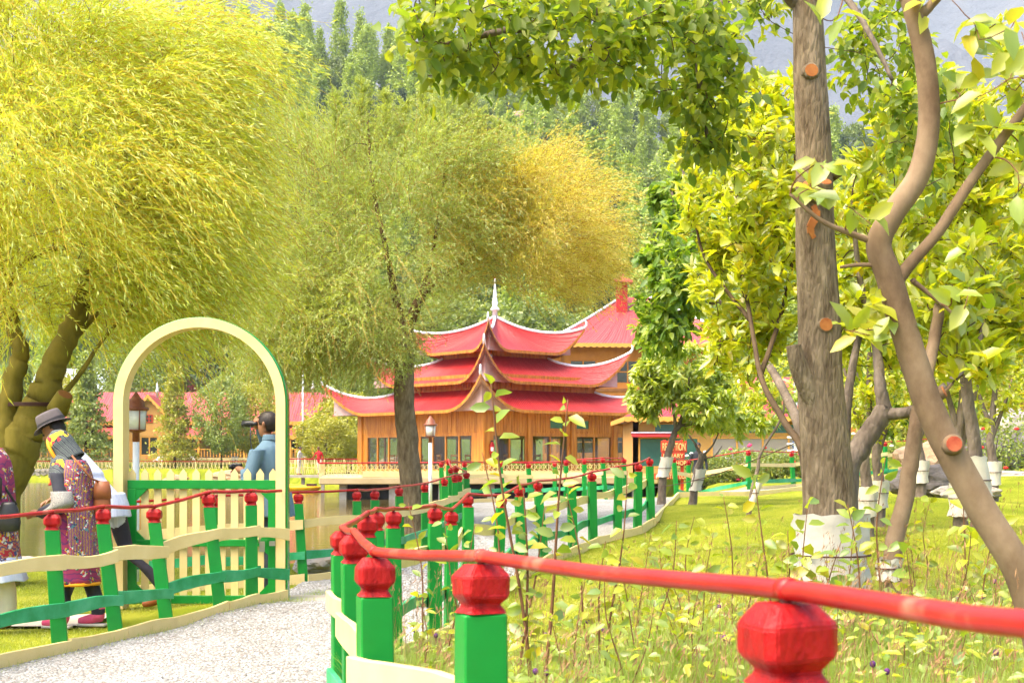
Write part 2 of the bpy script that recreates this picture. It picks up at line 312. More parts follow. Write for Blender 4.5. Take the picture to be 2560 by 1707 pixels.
idx = np.arange(300*nx).reshape(300, nx); quads = np.stack([idx[:-1, :-1], idx[:-1, 1:], idx[1:, 1:], idx[1:, :-1]], -1).reshape(-1, 4)
tag(link('path', npmesh('path', np.column_stack([gxy, gzz]), quads, M['gravel'], smooth=True)), 'pale grey gravel path winding from the gate', kind='structure')
# loose stones of the gravel, real pebbles on the near stretch
def pebbles(n, y0, y1, smin, smax):
    sel = (G[:, 0, 1] > y0) & (G[:, 0, 1] < y1); rows = np.where(sel)[0]; i = rng.choice(rows, n); t = rng.uniform(0, 1, n)
    i2 = np.minimum(i+1, 299); fr = rng.uniform(0, 1, n)[:, None]; a = EA[i]*(1-fr)+EA[i2]*fr; b = EB[i]*(1-fr)+EB[i2]*fr
    p = a*(1-t[:, None])+b*t[:, None]; z_ = ground_np(p)+.03; s_ = rng.uniform(smin, smax, n)*rng.uniform(.6, 1.2, n)
    oct_ = np.array([(1, 0, 0), (0, 1, 0), (-1, 0, 0), (0, -1, 0), (0, 0, 1), (0, 0, -1)], float)
    ang = rng.uniform(0, 6.28, n); ca, sa = np.cos(ang), np.sin(ang)
    vs = oct_[None]*(s_[:, None, None])*rng.uniform(.55, 1.2, (n, 6, 1)); vs[:, :, 2] *= .6
    x_ = vs[:, :, 0]*ca[:, None]-vs[:, :, 1]*sa[:, None]; y_ = vs[:, :, 0]*sa[:, None]+vs[:, :, 1]*ca[:, None]; vs[:, :, 0] = x_; vs[:, :, 1] = y_
    vs += np.column_stack([p, z_])[:, None, :]
    t8 = np.array([(0, 1, 4), (1, 2, 4), (2, 3, 4), (3, 0, 4), (1, 0, 5), (2, 1, 5), (3, 2, 5), (0, 3, 5)])
    return vs.reshape(-1, 3), (np.arange(n)[:, None, None]*6+t8[None]).reshape(-1, 3)
m, n, l = newmat('pebbles'); p_ = n.new('ShaderNodeBsdfPrincipled'); o_ = n.new('ShaderNodeOutputMaterial'); p_.inputs['Roughness'].default_value = .9
r_ = n.new('ShaderNodeValToRGB'); e_ = r_.color_ramp.elements; e_[0].color = (.14, .137, .13, 1); e_[1].color = (.46, .455, .44, 1); e_.new(.35).color = (.32, .315, .305, 1); e_.new(.06).color = (.22, .17, .13, 1)
l.new(island_random(n, l), r_.inputs[0]); l.new(r_.outputs[0], p_.inputs['Base Color']); l.new(p_.outputs[0], o_.inputs[0]); M['pebble'] = m
v1, t1 = pebbles(26000, 5.5, 15, .006, .016); v2, t2 = pebbles(9000, 15, 26, .012, .022)
tag(link('gravel', npmesh('gravel', np.concatenate([v1, v2]), None, M['pebble'], tris=np.concatenate([t1, t2+len(v1)]))), 'loose pale grey stones of the path', kind='stuff')
# footpath under the walkers and the stone slab by the gate
mb = MB(); vs = []; xs_ = np.linspace(-9, -3.3, 30)
for k, x in enumerate(xs_):
    for dy in (0, .75): vs.append((x, 10.95+dy+.05*math.sin(x*2+dy), gz(x, 10.95+dy)+.025))
mb.add(vs, [(2*i, 2*i+2, 2*i+3, 2*i+1) for i in range(29)]); tag(mb.build('footpath', M['concrete']), kind='structure')
mb = MB(); c = on(758, 12.3); mb.lathe([(0, .30), (.045, .34), (.055, .30)], c-V((0, 0, .01)), 9, sx=1.25, sy=.7)
tag(mb.build('stone_slab', M['concrete'], base=c), 'flat grey stone slab lying in the gravel beside the gate', 'stone')
# ================================================================== fences
CAPP = [(0, .047), (.013, .037), (.019, .035), (.036, .050), (.042, .0515), (.076, .052), (.082, .050), (.104, .031)]
def cap_mesh(seed):
    rd = random.Random(seed); mb = MB(); vs = []; fs = []; n = 8
    for z_, r in CAPP:
        c_ = r*.76
        for a, b in ((r, -c_), (r, c_), (c_, r), (-c_, r), (-r, c_), (-r, -c_), (-c_, -r), (c_, -r)):
            vs.append((a+rd.uniform(-.002, .002), b+rd.uniform(-.002, .002), z_+rd.uniform(-.0015, .0015)))
    m_ = len(CAPP)
    for i in range(m_-1):
        for k in range(n): fs.append((i*n+k, i*n+(k+1) % n, (i+1)*n+(k+1) % n, (i+1)*n+k))
    fs.append(tuple(range((m_-1)*n, m_*n))); mb.add(vs, fs)
    mb.lathe([(.098, .008), (.112, .008)], (0, 0, 0), 6, 1)
    me = mb.mesh('cap', [M['red'], M['bolt']])
    bm = bmesh.new(); bm.from_mesh(me); es = [e for e in bm.edges if len(e.link_faces) == 2 and e.calc_face_angle(0) > .35 and e.link_faces[0].material_index == 0]
    bmesh.ops.bevel(bm, geom=es, offset=.0022, segments=2, affect='EDGES', clamp_overlap=True); bm.to_mesh(me); bm.free(); return me
CAPS = [cap_mesh(i) for i in range(5)]
def wavy_plank(a, b, h, t, rd, seg=7, amp=.018):
    """hand-sawn plank between two posts with an uneven edge"""
    a, b = V(a), V(b); d = b-a; r = d.cross(V((0, 0, 1))).normalized(); vs = []; fs = []
    ph = rd.uniform(0, 6.28); bow = rd.uniform(-1, 1)*amp
    for i in range(seg+1):
        u = i/seg; c = a+d*u+V((0, 0, bow*math.sin(u*math.pi)+amp*.35*math.sin(u*5+ph)+rd.uniform(-.002, .002)))
        hh = h*(1+.13*math.sin(u*4+ph*2)+rd.uniform(-.02, .02))
        for s_, e in ((-1, -1), (1, -1), (1, 1), (-1, 1)): vs.append(c+r*s_*t/2+V((0, 0, e*hh/2)))
    for i in range(seg):
        for k in range(4): fs.append((i*4+k, i*4+(k+1) % 4, i*4+4+(k+1) % 4, i*4+4+k))
    fs += [(3, 2, 1, 0), tuple(range(seg*4, seg*4+4))]; mb = MB(); mb.add(vs, fs); return mb
def fence(name, label, posts, seed, skip_rails=(), side=1, kerb=True, end=None, pipe_ext=None, kerb_side=0, low=.30):
    rd = random.Random(seed); c0 = on(posts[0][0], posts[0][2]); t = thing(name, label, 'fence', c0)
    top = []; foot = []; pipe = []
    for i, (px, py, d, sh) in enumerate(posts):
        tp = P(px, py, d); x = X(px+sh, d); ft = V((x, d, gz(x, d)-.12)); top.append(tp); foot.append(ft)
    for i in range(len(posts)):
        a = foot[max(i-1, 0)]; b = foot[min(i+1, len(foot)-1)]; dr = V((b.x-a.x, b.y-a.y, 0)).normalized(); nr_ = V((-dr.y, dr.x, 0))
        if posts[i][2] < 4: dr = V((1, .28, 0)).normalized(); nr_ = V((-dr.y, dr.x, 0))     # the near posts stand square to the walker
        tp, ft = top[i], foot[i]; h = .046*rd.uniform(.96, 1.06)
        if abs(dr.y) > .5 and posts[i][2] >= 4: dr, nr_ = V((.97, .24*rd.uniform(.2, 1.4), 0)).normalized(), V((-.24, .97, 0))
        ct = tp-V((0, 0, .104)); mb = MB(); q = [(-1, -1), (1, -1), (1, 1), (-1, 1)]
        lo = [ft+dr*a_*h*1.08+nr_*b_*h for a_, b_ in q]; mid = [(ft*.5+ct*.5)+dr*(a_*h*1.02+rd.uniform(-.003, .003))+nr_*b_*h for a_, b_ in q]; hi = [ct+dr*a_*h*.97+nr_*b_*h*.97 for a_, b_ in q]
        mb.add(lo+mid+hi, [(0, 1, 5, 4), (1, 2, 6, 5), (2, 3, 7, 6), (3, 0, 4, 7), (4, 5, 9, 8), (5, 6, 10, 9), (6, 7, 11, 10), (7, 4, 8, 11), (8, 9, 10, 11), (3, 2, 1, 0)])
        po = mb.build('post', M['green'], t, base=ft, bevel=.004 if posts[i][2] < 14 else 0)
        co = bpy.data.objects.new('cap', CAPS[rd.randrange(5)]); COL.objects.link(co); co.parent = po; co.location = ct-ft
        co.rotation_euler = (rd.uniform(-.03, .03), rd.uniform(-.03, .03), math.atan2(dr.y, dr.x)+rd.uniform(-.12, .12)); k_ = h/.047; co.scale = (k_, k_, 1)
        pipe.append(tp+V((0, 0, .017)))
    ptx = [p_.copy() for p_ in pipe]
    if end is not None: ptx.append(V(end[0])); foot.append(V(end[1])-V((0, 0, .12))); top.append(V(end[1])+V((0, 0, POST_H)))
    if pipe_ext: ptx = [V(q_) for q_ in pipe_ext]+ptx
    pts = []
    for i in range(len(ptx)-1):
        for u in (0, .07, .5, .93): c = ptx[i].lerp(ptx[i+1], u); c.z += (-.006 if u == .5 else 0)+rd.uniform(-.002, .002); pts.append(c)
    pts.append(ptx[-1]); mb = MB(); mb.tube(pts, .0135, 10); po = mb.build('pipe_rail', M['pipe'], t)
    mb = MB()                                               # sleeves where the pipes are joined
    for i in range(1, len(ptx)-1): dd = (ptx[i+1]-ptx[i-1]).normalized(); mb = MB(); mb.tube([ptx[i]-dd*.012, ptx[i]+dd*.012], .0155, 10); mb.build('pipe_sleeve', M['pipe'], t)
    for i in range(len(foot)-1):
        if i in skip_rails: continue
        a, b = foot[i], foot[i+1]; dr = V((b.x-a.x, b.y-a.y, 0)).normalized(); off = V((-dr.y, dr.x, 0))*side*.062
        for nm, frac, hgt, mt in (('upper_rail', .63, .095, M['cream']), ('lower_rail', low, .088, M['rail_green'])):
            ta = a.lerp(top[i], (frac+.12)/(POST_H+.12))+V((0, 0, rd.uniform(-.02, .02))); tb = b.lerp(top[i+1], (frac+.12)/(POST_H+.12))+V((0, 0, rd.uniform(-.02, .02)))
            e = (tb-ta).normalized()*.03
            wavy_plank(ta+e*.6+off*-.1, tb+e*.9+off, hgt, .026, rd).build(nm, mt, t, bevel=.003 if min(posts[i][2], 99) < 13 else 0)
        if kerb:
            n_ = 6; off2 = V((-dr.y, dr.x, 0))*kerb_side*.06
            pa = V((a.x, a.y, gz(a.x, a.y)+.05))+off2; pb = V((b.x, b.y, gz(b.x, b.y)+.05))+off2
            wavy_plank(pa, pb, .12, .03, rd, 6, .008).build('kerb_board', M['cream'], t)
    return t
fence('path_fence', 'green post fence with red knobs winding along the right side of the path', RIGHT, 3, side=1, kerb_side=-1, pipe_ext=None)
fence('path_fence', 'green post fence with cream rail in front of the walkers, ending at the arched gate', LEFT, 5, side=-1, kerb_side=-1,
      end=(P(703, 1226, 12.05), P(703, 1518, 12.05)))
fence('lakeside_fence', 'green and cream fence with red pipe rail along the lake edge behind the gate', LAKE, 8, side=-1, kerb_side=-1)
fence('lawn_fence', 'distant green and cream fence running past the red signboard towards the rocks', FAR[1:], 11, side=-1, kerb_side=-1, low=.2)
kb = thing('lawn_kerb', 'cream kerb boards between the far gravel and the right lawn', 'kerb', (right_b[-8][0], right_b[-8][1], .4)); ri = [q for q in right_b if q[1] > 20]; rdk = random.Random(3)
for a, b in zip(ri[:-1], ri[1:]): wavy_plank((a[0]+.02, a[1], gz(*a)+.05), (b[0]+.02, b[1], gz(*b)+.05), .13, .04, rdk, 6, .008).build('kerb_board', M['cream'], kb)
# ================================================================== the arched gate
GD = 12.07; GS = F/GD
gl, gr_ = X(283, GD), X(713, GD); gc = (gl+gr_)/2; RO = (gr_-gl)/2; JW = .083; TH = .20
gz0 = gz(gr_, GD)-.05; zs = CZ-(1009-YH)/GS
gt = thing('arched_gate', 'arched cream and green garden gate with pointed picket door', 'gate', (gc, GD, gz0))
out = [(gl, gz0), ]; inn = [(gl+JW, gz0)]
NA = 40; prof_o = [(gl, gz0)]+[(gc-RO*math.cos(math.pi*i/NA), zs+RO*math.sin(math.pi*i/NA)) for i in range(NA+1)]+[(gr_, gz0)]
prof_i = [(gl+JW, gz0)]+[(gc-(RO-JW)*math.cos(math.pi*i/NA), zs+(RO-JW)*math.sin(math.pi*i/NA)) for i in range(NA+1)]+[(gr_-JW, gz0)]
mb = MB(); n_ = len(prof_o); vs = [(x, GD, z_) for x, z_ in prof_o]+[(x, GD, z_) for x, z_ in prof_i]+[(x, GD+TH, z_) for x, z_ in prof_i]+[(x, GD+TH, z_) for x, z_ in prof_o]
fs = []
for i in range(n_-1): fs += [(i, n_+i, n_+i+1, i+1), (n_+i, 2*n_+i, 2*n_+i+1, n_+i+1), (2*n_+i, 3*n_+i, 3*n_+i+1, 2*n_+i+1)]
mb.add(vs, fs); mb.build('arch', M['cream'], gt)
mb = MB(); k = .006; vs = []; fs = []                          # green strip bent over the outside
po2 = [(gl-k, gz0)]+[(gc-(RO+k)*math.cos(math.pi*i/NA), zs+(RO+k)*math.sin(math.pi*i/NA)) for i in range(NA+1)]+[(gr_+k, gz0)]
vs = [(x, GD+.012, z_) for x, z_ in prof_o]+[(x, GD+.012, z_) for x, z_ in po2]+[(x, GD+TH+.004, z_) for x, z_ in po2]+[(x, GD+TH+.004, z_) for x, z_ in prof_o]
for i in range(n_-1): fs += [(i+1, n_+i+1, n_+i, i), (n_+i+1, 2*n_+i+1, 2*n_+i, n_+i), (2*n_+i, 2*n_+i+1, 3*n_+i+1, 3*n_+i)]
mb.add([V(v) for v in vs], fs, 0, True); M['gatestrip'] = solid('glossy green strip', (.003, .25, .03), 3, .22, spec=.6); mb.build('outer_strip', M['gatestrip'], gt)
dl, dr_ = X(309, GD)+.012, gr_-JW-.012; dy = GD+.07
zt = CZ-(1200-YH)/GS; zb = CZ-(1519-YH)/GS+.03; zm = CZ-(1358-YH)/GS
def gbox(nm, x0, x1, z0, z1, y0, y1, mat): mb = MB(); mb.box(((x0+x1)/2, (y0+y1)/2, (z0+z1)/2), (x1-x0, y1-y0, z1-z0)); return mb.build(nm, mat, gt, bevel=.003)
gbox('top_rail', dl, dr_, zt-.075, zt, dy, dy+.035, M['green']); gbox('bottom_rail', dl+.076, dr_-.066, zb, zb+.07, dy, dy+.035, M['green']); gbox('middle_rail', dl+.076, dr_-.066, zm-.03, zm+.03, dy+.002, dy+.033, M['green'])
gbox('stile', dl, dl+.075, zb-.005, zt-.076, dy-.001, dy+.036, M['green']); gbox('stile', dr_-.065, dr_, zb-.005, zt-.076, dy-.001, dy+.036, M['green'])
for x, z_, sx, sz in ((dl+.07, zt-.07, 1, -1), (dr_-.06, zt-.07, -1, -1), (dl+.07, zb+.065, 1, 1), (dr_-.06, zb+.065, -1, 1), (dl+.07, zm, 1, 1), (dl+.07, zm, 1, -1), (dr_-.06, zm, -1, 1), (dr_-.06, zm, -1, -1)):
    mb = MB(); q = [(x, z_), (x+sx*.11, z_), (x, z_+sz*.11)]; vs = [(a, dy+.004, b) for a, b in q]+[(a, dy+.031, b) for a, b in q]
    mb.add(vs, [(0, 1, 2), (5, 4, 3), (0, 3, 4, 1), (1, 4, 5, 2), (2, 5, 3, 0)]); mb.build('corner_gusset', M['green'], gt)
for i in range(12):
    x = dl+.03+i*(dr_-dl-.06)/11; wd = .032; z1 = zt+.055; mb = MB()
    prof = [(x-wd, zb+.035), (x+wd, zb+.035), (x+wd, z1), (x, z1+.045), (x-wd, z1)]; y0 = dy+.040; y1 = dy+.058
    mb.add([(a, y0, b) for a, b in prof]+[(a, y1, b) for a, b in prof], [(0, 1, 2, 3, 4), (9, 8, 7, 6, 5)]+[(j, j+5, (j+1) % 5+5, (j+1) % 5) for j in range(5)]); mb.build('picket', M['cream'], gt)
mb = MB(); c = P(652, 1336, GD); mb.tube([c+V((-.05, -.03, 0)), c+V((.16, -.03, 0))], .011, 8); mb.tube([c+V((.0, -.045, 0)), c+V((.0, -.045, -.03)), c+V((-.01, -.04, -.07))], .008, 6)
mb.box(c+V((.03, .0, 0)), (.10, .05, .035)); mb.box(c+V((.02, -.045, -.10)), (.045, .012, .09)); mb.box(c+V((.10, -.005, -.075)), (.05, .02, .04)); mb.build('latch', M['steel'], gt)
# ================================================================== building materials
def roofmat(name, c1, c2, period):
    m, n, l = newmat(name); p = n.new('ShaderNodeBsdfPrincipled'); o = n.new('ShaderNodeOutputMaterial'); p.inputs['Roughness'].default_value = .42; p.inputs['Specular IOR Level'].default_value = .4
    uv = n.new('ShaderNodeUVMap'); mp = n.new('ShaderNodeMapping'); mp.inputs['Scale'].default_value = (1.3, .16, 1); l.new(uv.outputs[0], mp.inputs[0])
    nz = n.new('ShaderNodeTexNoise'); nz.inputs['Scale'].default_value = 2.2; nz.inputs['Detail'].default_value = 6; l.new(mp.outputs[0], nz.inputs['Vector'])
    r = n.new('ShaderNodeValToRGB'); e = r.color_ramp.elements; e[0].position = .35; e[1].position = .68; e[0].color = c4(c1); e[1].color = c4(c2); l.new(nz.outputs['Fac'], r.inputs[0]); l.new(r.outputs[0], p.inputs['Base Color'])
    sx = n.new('ShaderNodeSeparateXYZ'); l.new(uv.outputs[0], sx.inputs[0]); ml = n.new('ShaderNodeMath'); ml.operation = 'MULTIPLY'; ml.inputs[1].default_value = 6.2832/period; l.new(sx.outputs[0], ml.inputs[0])
    si = n.new('ShaderNodeMath'); si.operation = 'SINE'; l.new(ml.outputs[0], si.inputs[0])
    b = n.new('ShaderNodeBump'); b.inputs['Strength'].default_value = .55; b.inputs['Distance'].default_value = .03; l.new(si.outputs[0], b.inputs['Height']); l.new(b.outputs[0], p.inputs['Normal'])
    l.new(p.outputs[0], o.inputs[0]); return m
M['roof'] = roofmat('red corrugated roof', (.32, .008, .010), (.42, .028, .026), .16)
M['roof_far'] = roofmat('faded red corrugated roof', (.36, .035, .035), (.46, .075, .07), .25)
M['wood'] = solid('varnished pine', [(.27, .085, .010), (.44, .165, .018), (.54, .235, .035)], 2.2, .45, .2, 30, stretch=(3, 3, .35), stops=[.3, .5, .72])
M['wood_dk'] = solid('dark carved wood', [(.17, .06, .016), (.30, .12, .03)], 5, .55)
M['soffit'] = solid('pink grey soffit', [(.42, .27, .25), (.52, .36, .33)], 3, .7)
M['orange'] = solid('orange wall', [(.48, .16, .02), (.58, .22, .04)], 1.5, .8)
M['peach'] = solid('peach wall', [(.50, .25, .06), (.56, .30, .09)], 1.2, .85)
M['beige'] = solid('beige wall', [(.42, .31, .15), (.50, .39, .21)], 1.2, .85)
M['panel'] = solid('grey panel', [(.30, .25, .21), (.38, .32, .27)], 1.2, .8)
M['trim'] = solid('orange yellow trim', (.70, .33, .06), 4, .6)
M['tealglass'] = solid('teal screen', [(.02, .10, .075), (.05, .17, .12)], 1.0, .25, spec=.6)
M['darkglass'] = solid('dark glass', [(.018, .02, .016), (.05, .055, .045)], .7, .08, spec=.8)
M['yellow'] = solid('yellow plastic', (.75, .42, .008), 3, .35)
M['signred'] = solid('sign red', [(.42, .03, .008), (.50, .045, .012)], 4, .5)
M['letter'] = solid('sign letters', (.80, .55, .20), 6, .5)
m, n, l = newmat('window glass'); t_ = n.new('ShaderNodeBsdfTransparent'); t_.inputs[0].default_value = (.72, .77, .70, 1); g_ = n.new('ShaderNodeBsdfGlossy'); g_.inputs['Roughness'].default_value = .02
mx_ = n.new('ShaderNodeMixShader'); mx_.inputs[0].default_value = .16; o_ = n.new('ShaderNodeOutputMaterial'); l.new(t_.outputs[0], mx_.inputs[1]); l.new(g_.outputs[0], mx_.inputs[2]); l.new(mx_.outputs[0], o_.inputs[0]); M['glass'] = m
# ================================================================== builders
class Frame:
    """local frame: origin, unit vectors e1 e2 in plan"""
    def __init__(s, o, ang): s.o = V(o); s.e1 = V((math.cos(ang), math.sin(ang), 0)); s.e2 = V((-math.sin(ang), math.cos(ang), 0))
    def __call__(s, u, v, z): return V((s.o.x+s.e1.x*u+s.e2.x*v, s.o.y+s.e1.y*u+s.e2.y*v, z))
def uvmesh(name, vs, fs, uvs, mats, parent, smooth=True):
    b = org(parent); me = bpy.data.meshes.new(name); me.from_pydata([tuple(V(v)-b) for v in vs], [], fs); setmats(me, mats)
    ul = me.uv_layers.new(name='UVMap'); li = np.zeros(len(me.loops), np.int32); me.loops.foreach_get('vertex_index', li); ul.data.foreach_set('uv', np.array(uvs, np.float32)[li].ravel())
    if smooth: me.polygons.foreach_set('use_smooth', [True]*len(fs))
    me.update(); return link(name, me, parent, b)
def sweep_roof(par, fr, ain, bin_, zin, aout, bout, zout, lift=0, ext=0, mat='roof', s0=.52, conc=1.7, fascia=.17, ridge=.075, curl=.3, soff='soffit', sides=(0, 1, 2, 3), name='roof', ridges=True, scallop=.22):
    """hipped roof with concave slopes and upswept corners; one mesh for each slope with its ridge, soffit and carved fascia"""
    NS, NT = 33, 9
    def pt(side, s, t):
        k = 1-(1-t)**conc; c = max(0, (abs(s)-s0)/(1-s0)); a = ain+(aout-ain)*t; b = bin_+(bout-bin_)*t
        e = ext*c**2*t; z = zin+(zout-zin)*k+lift*c**2.3*t**1.6; sg = 1 if s >= 0 else -1
        if side == 0: return (s*a+sg*e, -b-e, z)
        if side == 1: return (a+e, s*b+sg*e, z)
        if side == 2: return (-s*a-sg*e, b+e, z)
        return (-a-e, -s*b-sg*e, z)
    first = None
    for sd in sides:
        vs = []; uv = []; fs = []; ln = (aout if sd in (0, 2) else bout)
        for i in range(NS):
            s = -1+2*i/(NS-1)
            for j in range(NT): u, v_, z_ = pt(sd, s, j/(NT-1)); vs.append(fr(u, v_, z_)); uv.append((s*ln, j/(NT-1)*3))
        for i in range(NS-1):
            for j in range(NT-1): a = i*NT+j; fs.append((a, a+1, a+NT+1, a+NT))
        ro = uvmesh(name, vs, fs, uv, M[mat], par)
        mb = MB(); vv = []
        for i in range(NS):
            s = -1+2*i/(NS-1)
            for j in range(0, NT, 2): u, v_, z_ = pt(sd, s, j/(NT-1)); vv.append(fr(u, v_, z_-.09))
        q = (NT+1)//2; ff = [(i*q+j, i*q+q+j, i*q+q+j+1, i*q+j+1) for i in range(NS-1) for j in range(q-1)]; mb.add(vv, ff, 0, True); mb.build('soffit', M[soff], ro, base=org(par))
        if lift > .5:                                        # panel closing the gap under the upswept corners
            mb = MB(); vv = []
            for i in range(NS): s = -1+2*i/(NS-1); u, v_, z_ = pt(sd, s, .84); vv += [fr(u, v_, zout-.06), fr(u, v_, max(zout-.05, z_-.085))]
            mb.add(vv, [(i*2, i*2+2, i*2+3, i*2+1) for i in range(NS-1)]); mb.build('corner_panel', M[soff], ro, base=org(par))
        mb = MB(); nn = max(NS, int(2*ln/scallop)*2+1); vv = []
        for i in range(nn):
            s = -1+2*i/(nn-1); u, v_, z_ = pt(sd, s, 1); u2, v2, _ = pt(sd, s, 1.004)
            vv += [fr(u2, v2, z_+.01), fr(u2, v2, z_-fascia*(1 if i % 2 else .72)), fr(u, v_, z_-.02)]
        mb.add(vv, [(i*3+1, i*3+4, i*3+3, i*3) for i in range(nn-1)]); mb.build('fascia', M['wood'] if soff == 'soffit' else M['trim'], ro, base=org(par))
        if ridges:
            pts = [fr(*pt(sd, 1, j/12)) + V((0, 0, ridge*.5)) for j in range(13)]; mb = MB()
            rad = [ridge]*13
            if curl:
                d = (pts[-1]-pts[-2]).normalized(); side_ = V((-d.x, -d.y, 0)).normalized()
                pts += [pts[-1]+d*curl*.35+V((0, 0, curl*.3)), pts[-1]+d*curl*.35+V((0, 0, curl*.85)), pts[-1]+d*curl*.1+V((0, 0, curl*1.15))]; rad += [ridge*.8, ridge*.6, ridge*.4]
            mb.tube(pts, rad, 8); mb.build('ridge_cap', M['white'], ro, base=org(par))
def window(par, A, B, z0, z1, out, cols=2, rows=1, fw=.07, frame='trim', pane='darkglass', proud=.03):
    """window between plan points A and B: frame with mullions, panes behind"""
    A, B, out = V(A), V(B), V(out); d = (B-A); L_ = d.length; d.normalize(); mb = MB()
    pt = lambda u, z_, o_=0: A+d*u+out*o_+V((0, 0, z_))
    for u in [i*L_/cols for i in range(cols+1)]:
        uu = min(max(u, fw/2), L_-fw/2); mb.bar(pt(uu, z0, proud), pt(uu, z1, proud), fw, fw, up=out)
    for z_ in [z0+(z1-z0)*i/rows for i in range(rows+1)]:
        zz = min(max(z_, z0+fw/2), z1-fw/2); mb.bar(pt(0, zz, proud+.002), pt(L_, zz, proud+.002), fw-.006, fw-.006)
    fo = mb.build('window', M[frame], par)
    for i in range(cols):
        mb = MB(); a, b = pt(i*L_/cols, z0), pt((i+1)*L_/cols, z0); h = V((0, 0, z1-z0)); mb.add([a, b, b+h, a+h], [(0, 1, 2, 3)]); mb.build('pane', M[pane], fo, base=org(par))
    return fo
def wall(par, A, B, z0, z1, th, openings, mat, name='wall'):
    """wall from plan point A to B with rectangular openings (u0,u1,za,zb)"""
    A, B = V(A), V(B); d = B-A; L_ = d.length; d.normalize(); nr_ = V((-d.y, d.x, 0)); us = sorted({0, L_}|{x for o in openings for x in o[:2]}); zs_ = sorted({z0, z1}|{x for o in openings for x in o[2:]}); mb = MB()
    for i in range(len(us)-1):
        for j in range(len(zs_)-1):
            u, z_ = (us[i]+us[i+1])/2, (zs_[j]+zs_[j+1])/2
            if any(o[0] < u < o[1] and o[2] < z_ < o[3] for o in openings): continue
            p = [A+d*us[i], A+d*us[i+1], A+d*us[i+1]+nr_*th, A+d*us[i]+nr_*th]; mb.hexa([q+V((0, 0, zs_[j])) for q in p]+[q+V((0, 0, zs_[j+1])) for q in p])
    return mb.build(name, mat, par)
# ================================================================== the pavilion
PC = V((-.9, 74.2, 0)); fr = Frame(PC, math.atan2(6.74, 7.61)); A2 = 5.1; Z0 = .56
pv = thing('pagoda_pavilion', 'wooden lakeside pavilion with three tiers of upswept red roofs and white spire', 'pavilion', (PC.x, PC.y, Z0))
fdefs = [  # side: start corner, end corner, windows as (u0,u1,panes), transoms
    ((A2, -A2), (-A2, -A2), None), ]
LW = 2*A2
def pav_wall(c0, c1, wins, trans, sill):
    a, b = fr(c0[0], c0[1], 0), fr(c1[0], c1[1], 0); d = (b-a).normalized(); out_ = V((d.y, -d.x, 0))
    ops = [(u0*LW, u1*LW, sill, 2.58) for u0, u1, _ in wins]+[(u0*LW, u1*LW, 2.82, 3.38) for u0, u1 in trans]
    wo = wall(pv, a, b, Z0, 3.95, .16, ops, M['wood'], 'wall')
    for u0, u1, k in wins: window(pv, a+d*u0*LW-out_*.05, a+d*u1*LW-out_*.05, sill+.005, 2.575, out_, k, 1, .09, 'wood', 'glass', .0)
    for u0, u1 in trans: window(pv, a+d*u0*LW-out_*.05, a+d*u1*LW-out_*.05, 2.825, 3.375, out_, 1, 1, .07, 'wood', 'tealglass', .0)
    nb = int(LW/.17); mb = MB()                              # vertical boards above the windows, each a little proud
    rd = random.Random(int(c0[0]*7+c0[1]*3+99))
    for i in range(nb):
        u = (i+.5)*LW/nb
        zlo = 2.66
        segs = [(zlo, 3.86)]
        if any(t0*LW-.1 < u < t1*LW+.1 for t0, t1 in trans): segs = [(zlo, 2.76), (3.44, 3.86)]
        for za, zb_ in segs: mb.bar(a+d*u+out_*(.012+rd.uniform(0, .012))+V((0, 0, za)), a+d*u+out_*(.012+rd.uniform(0, .008))+V((0, 0, zb_)), LW/nb-.022, .03, up=out_)
    mb.build('cladding', M['wood'], wo, base=org(pv), kind='stuff')
    for u in [0]+[(w0[1]+w1[0])/2*LW for w0, w1 in zip(wins[:-1], wins[1:])]+[LW]:
        mb = MB(); wd = .36 if u in (0, LW) else .30; mb.bar(a+d*min(max(u, .1), LW-.1)+out_*.05+V((0, 0, Z0)), a+d*min(max(u, .1), LW-.1)+out_*.05+V((0, 0, 3.80)), wd, .12, up=out_); mb.build('post', M['wood'], pv)
pav_wall((-A2, A2), (-A2, -A2), [(.055, .44, 4), (.505, .915, 4)], [], .75)          # left face seen from the path
pav_wall((-A2, -A2), (A2, -A2), [(.05, .27, 2), (.30, .55, 2), (.60, .86, 2), (.885, .95, 1)], [(.42, .52), (.60, .70)], .75)
pav_wall((A2, -A2), (A2, A2), [(.05, .45, 4), (.52, .95, 4)], [], .75)
pav_wall((A2, A2), (-A2, A2), [(.05, .45, 4), (.52, .95, 4)], [], .75)
mb = MB(); mb.hexa([fr(u, v, Z0-.1) for u, v in ((-A2, -A2), (A2, -A2), (A2, A2), (-A2, A2))]+[fr(u, v, Z0+.02) for u, v in ((-A2, -A2), (A2, -A2), (A2, A2), (-A2, A2))]); mb.build('floor', M['wood_dk'], pv)
mb = MB(); mb.hexa([fr(u*4.9, v*4.9, 3.55) for u, v in ((-1, -1), (1, -1), (1, 1), (-1, 1))]+[fr(u*4.9, v*4.9, 3.65) for u, v in ((-1, -1), (1, -1), (1, 1), (-1, 1))]); mb.build('ceiling', M['wood'], pv)
